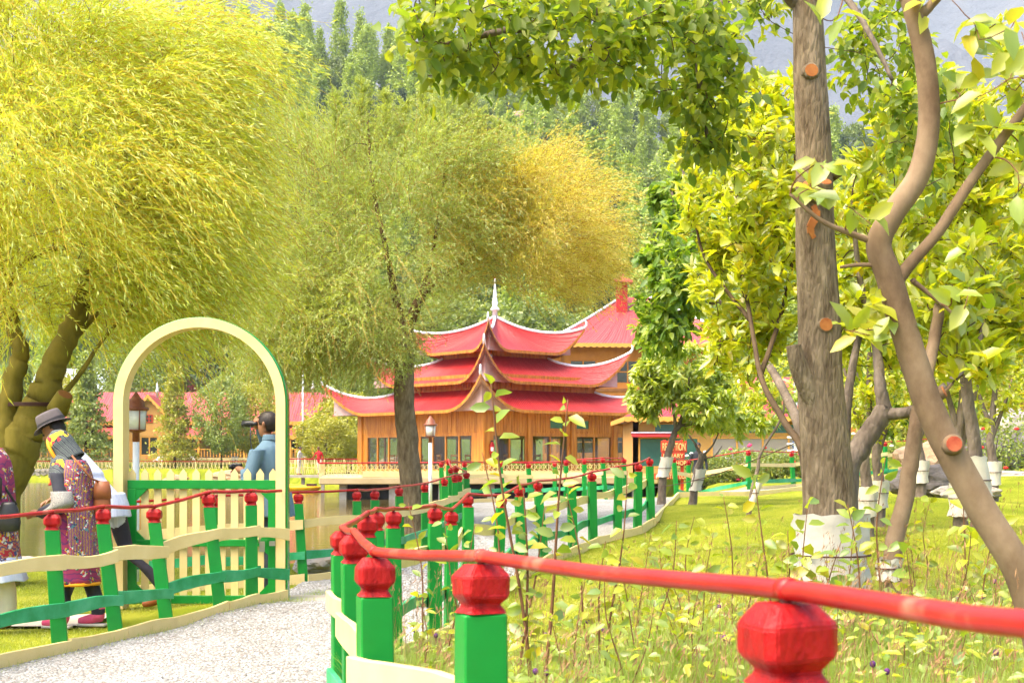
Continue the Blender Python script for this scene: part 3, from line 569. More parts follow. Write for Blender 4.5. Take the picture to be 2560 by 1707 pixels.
def drum(hs, z0, z1):
    for k in range(4):
        c = [(-hs, -hs), (hs, -hs), (hs, hs), (-hs, hs)]; a, b = fr(*c[k], 0), fr(*c[(k+1) % 4], 0); d = (b-a); L_ = d.length; d.normalize(); out_ = V((d.y, -d.x, 0)); mb = MB(); nb = int(L_/.2)
        for i in range(nb): mb.bar(a+d*(i+.5)*L_/nb-out_*(.05+.012*(i % 2))+V((0, 0, z0)), a+d*(i+.5)*L_/nb-out_*(.05+.012*(i % 2))+V((0, 0, z1)), L_/nb-.02, .05, up=out_)
        mb.build('boarded_wall', M['wood'], pv, kind='stuff')
        mb = MB(); mb.bar(a-out_*.12+V((0, 0, z0)), a+d*L_-out_*.12+V((0, 0, z0)), .06, .02); mb.add([a-out_*.10+V((0, 0, z0)), b-out_*.10+V((0, 0, z0)), b-out_*.10+V((0, 0, z1)), a-out_*.10+V((0, 0, z1))], [(0, 1, 2, 3)]); mb.build('backing', M['wood_dk'], pv)
sweep_roof(pv, fr, 3.7, 3.7, 4.85, 6.1, 6.1, 3.72, 1.62, .45)
drum(3.78, 4.5, 5.6)
sweep_roof(pv, fr, 1.95, 1.95, 6.65, 4.65, 4.65, 5.2, 1.75, .42)
drum(2.0, 6.4, 7.2)
sweep_roof(pv, fr, .06, .06, 8.85, 2.95, 2.95, 6.9, 1.35, .4, conc=1.5)
mb = MB(); ap = V((PC.x, PC.y, 8.7)); mb.lathe([(0, .17), (.5, .13), (.52, .22), (.60, .26), (.66, .2), (.75, .12), (.95, .17), (1.05, .13), (1.9, .05), (2.0, .08), (2.08, .05), (2.2, .03)], ap, 10, 0, True); sp = mb.build('spire', M['white'], pv)
mb = MB(); mb.lathe([(0, .02), (.04, .05), (.08, .055), (.13, .03)], ap+V((0, 0, 2.2)), 8); mb.build('spire_knob', M['red'], sp, base=org(pv))
for (r_, z_, hs) in ((6.1, 4.25, 5.6), (4.65, 5.85, 4.25), (2.95, 7.55, 2.7)):
    for sx, sy in ((-1, -1), (1, -1)):
        mb = MB(); c = fr(sx*hs, sy*hs, z_-.1); mb.lathe([(0, .03), (.04, .09), (.10, .10), (.16, .07), (.3, .02)], c, 8, 0, True); mb.build('globe_light', M['glow'], pv)
fe = thing('fire_extinguisher', 'red fire extinguisher hung on the front corner post of the pavilion', 'extinguisher', fr(-A2+.32, -A2-.22, 1.55))
b_ = org(fe); mb = MB(); mb.lathe([(0, .10), (.05, .12), (.5, .12), (.58, .06), (.62, .05)], b_, 10, 0, True); mb.build('cylinder', M['red'], fe); mb = MB(); mb.box(b_+V((0, -.115, .28)), (.12, .02, .18)); mb.build('label_plate', M['white'], fe); mb = MB(); mb.box(b_+V((0, 0, .66)), (.14, .05, .07)); mb.build('valve', M['bolt'], fe)
# wooden dining chairs behind the windows
def chair(c, rz, label):
    t = thing('dining_chair', label, 'chair', c, 'chairs inside the pavilion', rz); W_ = M['wood']
    def pc(nm, bxs): 
        mb = MB()
        for cc, sz in bxs: mb.box(cc, sz)
        me = mb.mesh(nm, W_); o = bpy.data.objects.new(nm, me); COL.objects.link(o); o.parent = t
    pc('seat', [((0, 0, .45), (.44, .44, .05))]); pc('backrest', [((0, .2, .95), (.44, .03, .10)), ((0, .2, .72), (.4, .03, .06)), ((-.2, .2, .75), (.04, .04, .55)), ((.2, .2, .75), (.04, .04, .55))])
    for sx in (-.19, .19):
        for sy in (-.19, .19): pc('leg', [((sx, sy, .21), (.045, .045, .43))])
for i, (u, v) in enumerate(((-4.2, 3.6), (-4.2, 2.6), (-4.2, .6), (-4.2, -.8), (-4.2, -1.9), (-4.2, -2.8), (-3.2, -4.2), (-2.2, -4.2), (-1.0, -4.2))):
    chair(fr(u, v, Z0+.02), i*.7, 'pine dining chair inside the pavilion, %s from the left behind the windows' % 'first second third fourth fifth sixth seventh eighth ninth'.split()[i])
# ------------------------------------------------------------------ terrace in the water
M['slab_shade'] = solid('painted shade under slab', [(.03, .028, .022), (.07, .06, .05)], 2, .9); TF = 62.0; tx0, tx1 = X(797, TF), X(1655, TF)  # near-black colour that paints the shade beneath the terrace
tr = thing('terrace', 'cream concrete terrace in the lake carrying the pavilion', 'terrace', ((tx0+tx1)/2, TF, -.45))
mb = MB(); mb.hexa([(tx0, TF, .22), (tx1, TF+1.5, .22), (tx1+3, TF+18, .22), (tx0-1.5, TF+14, .22), (tx0, TF, .55), (tx1, TF+1.5, .55), (tx1+3, TF+18, .55), (tx0-1.5, TF+14, .55)]); mb.build('slab', M['beige'], tr, bevel=.04)
mb = MB(); mb.bar((tx0+1.9, TF+.35, .68), (tx1, TF+1.75, .68), .3, .262); mb.build('plinth', M['cream'], tr)
mb = MB(); mb.hexa([(tx0+.8, TF+1.2, -1), (tx1, TF+2.6, -1), (tx1, TF+3, -1), (tx0+.8, TF+1.6, -1), (tx0+.8, TF+1.2, .21), (tx1, TF+2.6, .21), (tx1, TF+3, .21), (tx0+.8, TF+1.6, .21)]); mb.build('shade_wall', M['slab_shade'], tr)  # added dark wall standing in for the shade under the slab
for k in range(7): x = tx0+1.0+k*2.2; mb = MB(); mb.box((x, TF+.7+k*.2, -.5), (.32, .4, 1.42)); mb.build('pier', M['concrete'], tr)
bl = thing('balustrade', 'low cream scrollwork balustrade with red handrail on the terrace front', 'balustrade', (tx0, TF, .55))
mb = MB(); mb.tube([(tx0-1.5, TF+13, 1.17), (tx0, TF+.1, 1.17), (tx1, TF+1.6, 1.24)], .035, 8); mb.build('handrail', M['red'], bl)
def scroll_mesh(h):
    mb = MB(); mb.bar((0, 0, 0), (0, 0, h), .022, .022, up=(0, 1, 0)); r = h*.20
    for cz, sg in ((h*.28, 1), (h*.72, -1)):
        pts = [V((sg*(r*math.cos(a)*(1-.4*a/6)+r*.1)+.0, 0, cz+r*math.sin(a)*(1-.4*a/6))) for a in np.linspace(-1.5, 4.2, 11)]; mb.tube(pts, .012, 4, smooth=False)
    return mb.mesh('scroll', M['cream'])
SCR = scroll_mesh(.56); nb = 74
for i in range(nb):
    u = i/(nb-1); o = bpy.data.objects.new('baluster', SCR); COL.objects.link(o); o.parent = bl; o.location = V((tx0+(tx1-tx0)*u, TF+.1+1.5*u, .56+.06*u))-org(bl)
for i in range(30):
    u = i/29; o = bpy.data.objects.new('baluster', SCR); COL.objects.link(o); o.parent = bl; o.location = V((tx0-1.5*u, TF+.3+12.6*u, .56))-org(bl); o.rotation_euler[2] = 1.5
# jetty with rails, yellow boat, shore fences
jt = thing('jetty', 'narrow landing stage with cream railings left of the terrace', 'jetty', (X(760, 85), 85, -.45)); j0, j1 = X(640, 85), X(860, 85)
mb = MB(); mb.box(((j0+j1)/2, 85.8, .32), (j1-j0, 1.6, .16)); mb.build('deck', M['concrete'], jt)
for k in range(5): mb = MB(); mb.box((j0+.4+k*1.2, 85.4, -.3), (.2, .2, 1.06)); mb.build('pile', M['concrete'], jt)
for k in range(10): x = j0+k*(j1-j0)/9; mb = MB(); mb.tube([(x, 85.05, .4), (x, 85.05, 1.36)], .025, 6); mb.build('rail_post', M['cream'], jt)
mb = MB(); mb.tube([(j0, 85.05, 1.38), (j1, 85.05, 1.38)], .03, 6); mb.build('handrail', M['red'], jt); mb = MB(); mb.tube([(j0, 85.05, .85), (j1, 85.05, .85)], .02, 6); mb.build('middle_rail', M['cream'], jt)
bt = thing('boat', 'yellow pedal boat moored below the landing stage', 'boat', (X(757, 80), 80, -.5)); b_ = org(bt)
def hull(zs_, tx):
    vs = []
    for zz, sc in zs_:
        for k in range(16):
            a = 2*math.pi*k/16; vs.append(b_+V((math.cos(a)*.95*sc+ (.25*zz*math.cos(a)), math.sin(a)*.6*sc, zz)))
    return vs
mb = MB(); zz = [(0, .75), (.12, .95), (.26, 1.05), (.32, 1.0), (.28, .85)]; vs = hull(zz, 0); mb.add(vs, [(i*16+k, i*16+(k+1) % 16, i*16+16+(k+1) % 16, i*16+16+k) for i in range(4) for k in range(16)]+[tuple(range(64, 80))], 0, True); mb.build('hull', M['yellow'], bt)
mb = MB(); mb.hexa([b_+V(q) for q in ((-.9, -.3, .28), (.5, -.3, .26), (.5, .3, .26), (-.9, .3, .28), (-1.0, -.25, .46), (.1, -.25, .38), (.1, .25, .38), (-1.0, .25, .46))]); mb.build('bow_cover', M['yellow'], bt); mb = MB(); mb.box(b_+V((.5, 0, .36)), (.5, .7, .2)); mb.build('seat', M['bolt'], bt)
def picket_fence(name, label, a, b, h, pitch, rail='red'):
    a, b = V(a), V(b); t = thing(name, label, 'fence', a); n_ = int((b-a).length/pitch); mb = MB(); d = (b-a)/n_
    for i in range(n_+1): p = a+d*i; mb.bar(p, p+d*.55+V((0, 0, h)), .035, .03, up=(0, 1, 0)); mb.bar(p+d*.55, p+V((0, 0, h)), .035, .03, up=(0, 1, 0))
    mb.build('lattice', M['cream'], t, kind='stuff'); mb = MB(); mb.bar(a+V((0, 0, h+.04)), b+V((0, 0, h+.04)), .07, .07); mb.build('handrail', M[rail], t)
    for i in range(0, n_+1, 9): p = a+d*i; mb = MB(); mb.bar(p-V((0, 0, .1)), p+V((0, 0, h+.02)), .09, .09, up=(0, 1, 0)); mb.build('post', M['cream'], t)
picket_fence('shore_fence', 'cream lattice fence with red rail on the far stone bank', (-62, 125.9, .58), (-19.5, 125.2, .52), .62, .34)
picket_fence('shore_fence', 'cream lattice fence with red rail behind the two men on the jetty', (X(715, 99), 99, .38), (X(925, 99), 98, .38), .95, .3)
# stone bank of the far shore: single stones
rw = thing('stone_bank', 'rough stone retaining wall along the far shore', 'wall', (-40, 125, -.5)); mb = MB(); rd = random.Random(4); x = -64
mb.box((-41, 125.75, -.1), (46, .5, 1.2)); mb.build('core', M['concrete'], rw)
stone_meshes = []
for k in range(6):
    mb = MB(); ring = [(math.cos(a)*rd.uniform(.8, 1.1), math.sin(a)*rd.uniform(.8, 1.1)) for a in np.linspace(0, 6.28, 8)[:-1]]
    vs = [(u*.5, 0, v*.5) for u, v in ring]+[(u*.36, -.18, v*.36) for u, v in ring]; mb.add(vs, [(i, (i+1) % 7, (i+1) % 7+7, i+7) for i in range(7)]+[tuple(range(7, 14))]); stone_meshes.append(mb.mesh('stone', M['rock']))
cnt = 0
for row in range(3):
    x = -59+rd.uniform(0, .4)
    while x < -19.2 and cnt < 290:
        wd = rd.uniform(.36, .62); o = bpy.data.objects.new('stone', stone_meshes[rd.randrange(6)]); COL.objects.link(o); o.parent = rw; o.location = V((x+wd/2, 125.5, -.3+row*.34+rd.uniform(-.04, .04)))-org(rw); o.scale = (wd*1.05, rd.uniform(.6, 1.3), .38); x += wd; cnt += 1
# ================================================================== the large hall behind the pavilion
M['chimney'] = solid('chimney red', [(.34, .010, .012), (.42, .02, .02)], .8, .6); HC = V((X(1590, 118), 118, 1.0)); fh = Frame(HC, .10)
hl = thing('hall', 'large orange hall with broad faded red hipped roof and red chimney', 'building', tuple(HC))
sweep_roof(hl, fh, 1.2, .1, 15.0, 9.0, 7.4, 10.5, 0, 0, 'roof_far', conc=1.15, curl=0, ridge=.11, soff='wood_dk', scallop=.5, fascia=.35)
for a, b in (((-7.2, -6), (7.2, -6)), ((7.2, -6), (7.2, 6)), ((7.2, 6), (-7.2, 6)), ((-7.2, 6), (-7.2, -6))):
    A_, B_ = fh(*a, 0), fh(*b, 0); d = (B_-A_); L_ = d.length; d.normalize(); out_ = V((d.y, -d.x, 0)); nwin = int(L_//3.2); ops = []
    for k in range(nwin):
        for z_ in (1.8, 4.6, 7.4): ops.append(((k+.5)*L_/nwin-1.1, (k+.5)*L_/nwin+1.1, z_, z_+1.9))
    wall(hl, A_, B_, .5, 10.3, .3, ops, M['orange'])
    if a == (-7.2, -6) or a == (-7.2, 6):
        for u0, u1, za, zb_ in ops: window(hl, A_+d*u0-out_*.12, A_+d*u1-out_*.12, za, zb_, out_, 2, 2, .11, 'orange', 'darkglass', 0)
    mb = MB(); mb.bar(A_+out_*.06+V((0, 0, 6.9)), B_+out_*.06+V((0, 0, 6.9)), .12, .22); mb.build('band', M['wood_dk'], hl)
ch = P(1554, 770, 116); mb = MB(); mb.box((ch.x, ch.y, 14.6), (.9, .9, 2.8)); co = mb.build('chimney', M['chimney'], hl); mb = MB(); mb.lathe([(0, 1.25), (.12, 1.2), (.55, .45), (.75, .2)], (ch.x, ch.y, 15.95), 4); mb.build('chimney_cap', M['roof_far'], co, base=org(hl))
mb = MB(); mb.lathe([(0, .16), (.5, .10), (.55, .2), (.7, .1), (1.7, .03)], fh(-1.4, 0, 14.9), 8, 0, True); mb.build('finial', M['white'], hl)
# ================================================================== the reception lodge
rc = thing('reception_lodge', 'long low lodge with red roofs, teal screens and grey panels behind the signboard', 'building', (X(1800, 56), 56, 1.0)); RZ = .8; y0 = 54.0
frr = Frame((X(1830, 57.5), 57.5, 0), -.02)
rx0, rx1 = X(1583, 54), X(2120, 54); ex = (rx0+rx1)/2
wall(rc, (rx0, y0, 0), (rx1, y0, 0), RZ, 2.85, .2, [(.2, 2.55, 1.0, 2.2), (3.0, 7.0, 1.0, 2.2)], M['peach'])
wall(rc, (rx0, y0+5, 0), (rx0, y0, 0), RZ, 2.85, .2, [], M['peach'])
window(rc, (rx0+.2, y0+.02, 0), (rx0+2.55, y0+.02, 0), 1.005, 2.195, (0, -1, 0), 2, 1, .07, 'trim', 'tealglass', .0)
window(rc, (rx0+3.0, y0+.02, 0), (rx0+7.0, y0+.02, 0), 1.005, 2.195, (0, -1, 0), 4, 1, .07, 'trim', 'panel', .0)
window(rc, (rx0+.8, y0-.01, 0), (rx0+1.8, y0-.01, 0), 2.32, 2.72, (0, -1, 0), 1, 1, .04, 'trim', 'tealglass', .0)
window(rc, (rx0+3.0, y0-.01, 0), (rx0+7.0, y0-.01, 0), 2.30, 2.72, (0, -1, 0), 4, 1, .05, 'trim', 'tealglass', .0)
sweep_roof(rc, Frame((ex, 57, 0), 0), 3.2, .1, 3.75, (rx1-rx0)/2+.4, 3.6, 2.95, 0, 0, 'roof', conc=1.3, curl=0, ridges=False, soff='wood_dk', scallop=.3, fascia=.2, s0=.85)
mb = MB(); mb.hexa([(rx0-.1, y0-.62, 2.18), (rx0+1.7, y0-.62, 2.18), (rx0+1.7, y0-.02, 2.36), (rx0-.1, y0-.02, 2.36), (rx0-.1, y0-.62, 2.22), (rx0+1.7, y0-.62, 2.22), (rx0+1.7, y0-.02, 2.41), (rx0-.1, y0-.02, 2.41)]); mb.build('awning', M['roof'], rc)
mb = MB(); mb.bar((rx0-.1, y0-.3, 2.36), (rx0+1.7, y0-.3, 2.36), .12, .05); mb.build('awning_ridge', M['white'], rc)
hx = X(1990, 62); h2 = thing('small_house', 'small house with faded red roof glimpsed beside the thick trunk', 'building', (hx, 64, 1.2)); sweep_roof(h2, Frame((hx, 66, 0), 0), 1.5, .1, 5.2, 4, 3, 3.7, .2, .1, 'roof_far', conc=1.2, curl=0, soff='wood_dk', s0=.85)
wall(h2, (hx-3.4, 63.4, 0), (hx+3.4, 63.4, 0), .9, 3.6, .2, [(1, 2.4, 1.6, 3), (4, 5.4, 1.6, 3)], M['orange'])
for u in (1, 4): window(h2, (hx-3.4+u, 63.45, 0), (hx-3.4+u+1.4, 63.45, 0), 1.6, 3, (0, -1, 0), 2, 1, .08, 'trim', 'darkglass', 0)
hx = X(2570, 75); h3 = thing('small_house', 'red roofed house at the far right edge behind the orchard', 'building', (hx, 78, 1.8)); sweep_roof(h3, Frame((hx, 78, 0), 0), 1, .1, 5.6, 3.4, 3, 4.0, .2, .1, 'roof_far', conc=1.2, curl=0, soff='wood_dk', s0=.85); wall(h3, (hx-2.8, 75.6, 0), (hx+2.8, 75.6, 0), 1.2, 3.9, .2, [], M['beige'])
# ------------------------------------------------------------------ signboard
sg = thing('signboard', 'dark red wooden signboard pointing to reception, gift shop and lodge', 'sign', (X(1688, 41), 41, gz(X(1688, 41), 41))); SD = 41.0
def text_mesh(par, body, x0, x1, yc, hgt):
    cu = bpy.data.curves.new('letters', 'FONT'); cu.body = body; cu.extrude = .012; cu.align_x = 'CENTER'; cu.align_y = 'CENTER'; cu.size = 1
    to = bpy.data.objects.new('letters', cu); COL.objects.link(to); dg = bpy.context.evaluated_depsgraph_get(); me = bpy.data.meshes.new_from_object(to.evaluated_get(dg)); bpy.data.objects.remove(to)
    co = np.zeros(len(me.vertices)*3, np.float32); me.vertices.foreach_get('co', co); co = co.reshape(-1, 3); w_, h_ = np.ptp(co[:, 0]), np.ptp(co[:, 1]); cx, cyy = co[:, 0].min()+w_/2, co[:, 1].min()+h_/2
    a, b = P(x0, yc, SD), P(x1, yc, SD); sx = (b.x-a.x)/w_; sz = hgt/h_
    new = np.stack([(co[:, 0]-cx)*sx, -co[:, 2], (co[:, 1]-cyy)*sz], 1); me.vertices.foreach_set('co', new.astype(np.float32).ravel()); me.materials.clear(); me.materials.append(M['letter']); me.update()
    c = (a+b)/2; c.y = SD-.045; o = bpy.data.objects.new('letters', me); COL.objects.link(o); o.parent = par; o.location = c-org(sg)
for body, x0, x1, y0_, y1_, ts in (('RECEPTION', 1652, 1717, 1101, 1131, .22), ('LIBRARY', 1654, 1712, 1131, 1146, .12), ('GIFT SHOP', 1650, 1719, 1149, 1164, .12), ('EXECUTIVE LODGE', 1635, 1738, 1182, 1198, .13)):
    a, b = P(x0, y1_, SD), P(x1, y0_, SD); mb = MB(); mb.box(((a.x+b.x)/2, SD, (a.z+b.z)/2), (b.x-a.x, .06, b.z-a.z-.012)); bo = mb.build('board', M['signred'], sg, bevel=.008); WORLD[bo.name] = org(sg); text_mesh(bo, body, x0+4, x1-4, (y0_+y1_)/2+.5, ts)
for px in (1662, 1706): mb = MB(); c = P(px, 1150, SD); mb.box((c.x, SD+.08, (c.z+.9+gz(c.x, SD)-.1)/2-.2), (.09, .08, c.z+.5-gz(c.x, SD)+.3)); mb.build('post', M['signred'], sg)
# ================================================================== far lodge on the left bank
LZ = 1.55; ld = thing('lakeside_lodge', 'peach lodge with long red roof and white balconies across the lake', 'building', (-32, 142, LZ)); L0, L1 = X(40, 140), X(850, 140); yl = 140.0
ops = []; x = 1.0
while x < L1-L0-2.6: ops.append((x, x+1.5, LZ+.5, LZ+2.1)); x += 2.6
wall(ld, (L0, yl+2, 0), (L1, yl+2, 0), .8, 5.0, .3, ops, M['beige'])
for u0, u1, a, b in ops: window(ld, (L0+u0, yl+2.05, 0), (L0+u1, yl+2.05, 0), a, b, (0, -1, 0), 2, 1, .12, 'trim', 'darkglass', 0)
def slope(par, nm, x0, x1, ya, za, yb, zb_, mat):
    vs = [V((x0, ya, za)), V((x1, ya, za)), V((x1, yb, zb_)), V((x0, yb, zb_))]; L_ = math.hypot(yb-ya, zb_-za)
    o = uvmesh(nm, vs, [(0, 1, 2, 3)], [(x0, 0), (x1, 0), (x1, L_), (x0, L_)], M[mat], par, False)
    mb = MB(); n_ = int((x1-x0)/.5); vv = []
    for i in range(n_*2+1): xx = x0+(x1-x0)*i/(n_*2); vv += [V((xx, ya-.03, za+.02)), V((xx, ya-.03, za-(.45 if i % 2 else .28)))]
    mb.add(vv, [(i*2+1, i*2+3, i*2+2, i*2) for i in range(n_*2)]); mb.build('fascia', M['trim'], o, base=org(par)); return o
slope(ld, 'roof', L0-.5, L1+.5, yl+1.2, 5.2, yl+6.5, 8.4, 'roof_far'); slope(ld, 'roof', L0-.5, L1+.5, yl+11.8, 5.2, yl+6.5, 8.4, 'roof_far')
slope(ld, 'veranda_roof', L0-.3, L1+.3, yl-1.2, 3.75, yl+1.9, 4.75, 'roof_far')
mb = MB(); mb.box(((L0+L1)/2, yl+.4, LZ-.5), (L1-L0, 3, 1.0)); mb.build('veranda_floor', M['beige'], ld)
for k in range(15): x = L0+.3+k*(L1-L0-.6)/14; mb = MB(); mb.box((x, yl-.95, (LZ+3.7)/2), (.22, .22, 3.7-LZ)); mb.build('veranda_post', M['trim'], ld)
mb = MB()
for k in range(int((L1-L0)/.3)): x = L0+.15+k*.3; mb.box((x, yl-.95, LZ+.42), (.09, .05, .72))
mb.build('balusters', M['trim'], ld, kind='stuff'); mb = MB(); mb.bar((L0, yl-.95, LZ+.84), (L1, yl-.95, LZ+.84), .12, .1); mb.build('handrail', M['trim'], ld)
gx_ = X(375, 138.5); gy_ = 138.2; hw = 2.35                        # projecting gable
wall(ld, (gx_-hw, gy_, 0), (gx_+hw, gy_, 0), .8, 5.0, .3, [(hw-.9, hw+.9, LZ+.2, LZ+2.1)], M['peach']); window(ld, (gx_-.9, gy_+.1, 0), (gx_+.9, gy_+.1, 0), LZ+.2, LZ+2.1, (0, -1, 0), 2, 1, .12, 'trim', 'darkglass', 0)
mb = MB(); mb.add([(gx_-hw, gy_, 5), (gx_+hw, gy_, 5), (gx_, gy_, 7.6), (gx_-hw, gy_+.3, 5), (gx_+hw, gy_+.3, 5), (gx_, gy_+.3, 7.6)], [(0, 1, 2), (5, 4, 3), (0, 2, 5, 3), (1, 4, 5, 2)]); mb.build('gable', M['peach'], ld)
window(ld, (gx_-.35, gy_-.03, 0), (gx_+.35, gy_-.03, 0), 5.0, 5.8, (0, -1, 0), 2, 2, .1, 'signred', 'darkglass', 0)
for sx in (-1, 1):
    vs = [V((gx_, gy_-.5, 7.75)), V((gx_+sx*(hw+.5), gy_-.5, 4.75)), V((gx_+sx*(hw+.5), gy_+7, 4.75)), V((gx_, gy_+7, 7.75))]; ro = uvmesh('roof', vs, [(0, 1, 2, 3)], [(0, 0), (0, 3), (7, 3), (7, 0)], M['roof_far'], ld, False)
    mb = MB(); n_ = 16; vv = []
    for i in range(n_+1): q = vs[0].lerp(vs[1], i/n_); vv += [q+V((0, -.03, .03)), q+V((0, -.03, -.42 if i % 2 else -.28))]
    mb.add(vv, [(i*2+1, i*2+3, i*2+2, i*2) for i in range(n_)]); mb.build('bargeboard', M['trim'], ro, base=org(ld))
for px in (393, 757, 622): c = P(px, 978, 139); mb = MB(); mb.lathe([(0, .12), (.5, .1), (.55, .22), (.8, .12), (1.6, .03)], (c.x, 139 if px == 393 else 146, 7.5 if px == 393 else 8.2), 8, 0, True); mb.build('finial', M['white'], ld)
up = thing('upper_house', 'house with red roof among trees above the far lodge', 'building', (X(495, 170), 172, 6)); uy = 170
wall(up, (X(390, uy), uy, 0), (X(605, uy), uy, 0), 3, 9.7, .3, [(1.5, 3, 7.4, 8.8), (5, 6.5, 7.4, 8.8)], M['beige'])
for u in (1.5, 5): window(up, (X(390, uy)+u, uy+.05, 0), (X(390, uy)+u+1.5, uy+.05, 0), 7.4, 8.8, (0, -1, 0), 2, 1, .1, 'trim', 'darkglass', 0)
sweep_roof(up, Frame((X(497, 174), 174, 0), 0), 3.5, .1, 13.2, 6.2, 4.6, 9.7, 0, 0, 'roof_far', conc=1.1, curl=0, soff='wood_dk', ridges=False)
sh_ = thing('shed', 'pale shed with blue white metal roof behind the left willow', 'building', (X(160, 165), 166, 4)); wall(sh_, (X(70, 165), 165, 0), (X(240, 165), 165, 0), 2, 8.4, .3, [], M['beige']); M['paleroof'] = solid('pale metal roof', (.45, .52, .58), 2, .4); slope(sh_, 'roof', X(60, 165), X(250, 165), 164.4, 8.3, 170, 12.4, 'paleroof')
# white garden chairs on the far bank
def lawn_chair(px, k):
    x = X(px, 129); c = (x, 129, gz(x, 129)); t = thing('garden_chair', ['white garden chair on the far bank beside the conifer', 'white garden chair left of the round willow on the far bank', 'white garden chair right of the round willow on the far bank', 'white garden chair beyond the man with binoculars'][k], 'chair', c, 'white garden chairs on the far bank'); b = org(t)
    mb = MB(); mb.box(b+V((0, 0, .42)), (.6, .55, .06)); mb.build('seat', M['white'], t); mb = MB()
    for i in range(5): mb.bar(b+V((-.26+i*.13, .25, .45)), b+V((-.26+i*.13, .5, 1.1)), .07, .03, up=(0, 1, 0))
    mb.bar(b+V((-.32, .5, 1.1)), b+V((.32, .5, 1.1)), .05, .05); mb.build('backrest', M['white'], t)
    for sx in (-.27, .27):
        mb = MB(); mb.tube([b+V((sx, -.25, 0)), b+V((sx, -.25, .62)), b+V((sx, .35, .62))], .03, 5); mb.build('armrest', M['white'], t); mb = MB(); mb.tube([b+V((sx, .3, 0)), b+V((sx, .26, .42))], .03, 5); mb.build('leg', M['white'], t)
for k, px in enumerate((395, 480, 585, 640)): lawn_chair(px, k)
# ================================================================== lamp posts and poles
def lamp(px, d, ztop, label, h=None):
    x = X(px, d); z0_ = gz(x, d); t = thing('lamp_post', label, 'lamp post', (x, d, z0_), 'white lamp posts by the lake'); c = V((x, d, 0)); zl = ztop-.42
    mb = MB(); mb.tube([c+V((0, 0, z0_-.1)), c+V((0, 0, zl-.12))], .036, 10); mb.build('pole', M['white'], t); mb = MB(); mb.lathe([(0, .04), (.1, .04), (.12, .10), (.135, .12)], c+V((0, 0, zl-.135)), 12, 0, True); mb.build('bracket', M['copper'], t)
    mb = MB(); mb.lathe([(0, .10), (.21, .115)], c+V((0, 0, zl)), 10, 0, True); gl_ = mb.build('lantern_glass', M['glow'], t)
    for k in range(4): a = k*math.pi/2+.6; mb = MB(); mb.tube([c+V((.105*math.cos(a), .105*math.sin(a), zl)), c+V((.12*math.cos(a), .12*math.sin(a), zl+.21))], .008, 4); mb.build('lantern_bar', M['copper'], t)
    mb = MB(); mb.lathe([(.0, .125), (.015, .145), (.035, .14), (.05, .10), (.11, .09), (.15, .05), (.18, .03), (.21, .008)], c+V((0, 0, zl+.21)), 14, 0, True); mb.build('lantern_cap', M['copper'], t)
lamp(340, 15.6, 2.06, 'white lamp post with copper capped lantern standing inside the gate arch')
lamp(1076, 29.0, 2.22, 'white lamp post with small lantern in front of the pavilion')
for px, py, d, z1, lab in ((1989, 915, 47, 4.3, 'slim white pole with scroll bracket beside the thick trunk'), (757, 1010, 100, 9.0, 'tall thin white flagpole behind the two men on the jetty')):
    x = X(px, d); t = thing('white_pole', lab, 'pole', (x, d, gz(x, d))); b = org(t); mb = MB(); mb.tube([b, V((x, d, z1))], .06, 8); mb.build('shaft', M['white'], t); mb = MB(); mb.lathe([(0, .08), (.1, .12), (.2, .05)], (x, d, z1), 8, 0, True); mb.build('finial', M['white'], t)
    if px > 1500:
        for k in range(4): mb = MB(); mb.tube([(x-.3, d-.08, b.z+.9+k*.22), (x+.3, d-.08, b.z+.9+k*.22)], .035, 5); mb.build('scroll_bar', M['white'], t)
cb = MB(); a, b = P(1560, 1222, 26), P(2080, 1066, 14); cb.tube([a.lerp(b, u)+V((0, 0, -.18*math.sin(math.pi*u))) for u in np.linspace(0, 1, 14)], .006, 5); tag(cb.build('cable', M['bolt'], base=a), 'thin black cable slung from the lawn to the thick trunk', 'cable')
# rocks
def rock(px, py, d, sx, sy, sz, label, seed, mat='rock'):
    rd = random.Random(seed); c = P(px, py, d); bm = bmesh.new(); bmesh.ops.create_icosphere(bm, subdivisions=4, radius=1)
    for v in bm.verts:
        p = v.co.copy(); k = 1+.28*mnoise.noise(p*1.3+V((seed, 0, 0)))+.14*mnoise.noise(p*3.1+V((0, seed, 0)))+.05*mnoise.noise(p*8); v.co = V((p.x*sx*k, p.y*sy*k, p.z*sz*k))
    me = bpy.data.meshes.new('rock'); bm.to_mesh(me); bm.free(); me.materials.append(M[mat]); o = link('rock', me, None, c); return tag(o, label, 'rock', kind=None)
M['rockred'] = solid('rust stained rock', [(.20, .15, .12), (.36, .24, .15), (.42, .17, .06)], 1.2, .9, .9, 6, bdist=.05)
M['rockdark'] = solid('dark rock', [(.07, .06, .055), (.15, .13, .12)], 1.6, .9, .9, 6, bdist=.05)
rock(2338, 1165, 26, .72, .6, .52, 'rust stained boulder behind the leaning trunk', 3, 'rockred'); rock(2330, 1205, 24.5, .75, .5, .32, 'dark slab of rock below the rust stained boulder', 5, 'rockdark')
rock(2440, 1130, 36, 1.1, .8, .7, 'grey boulder beyond the wrapped trunk on the right', 8, 'rockdark'); rock(2530, 1100, 44, 1.2, .9, 1.0, 'brown boulder at the right edge of the upper lawn', 9); rock(2480, 1190, 28, .9, .5, .12, 'low flat rock showing through the lawn', 12)
rock(2420, 1235, 22, .5, .35, .18, 'small flat rock below the wrapped trunk', 14); rock(810, 1408, 16.2, .34, .5, .16, 'grey shore boulder behind the lakeside fence', 15)
rock(592, 1192, 118, 2.3, 1.0, .6, 'large brown boulder at the water on the far bank', 17, 'rockred'); rock(440, 1197, 119, 1.0, .7, .35, 'smaller brown boulder on the far waterline', 19, 'rockred')
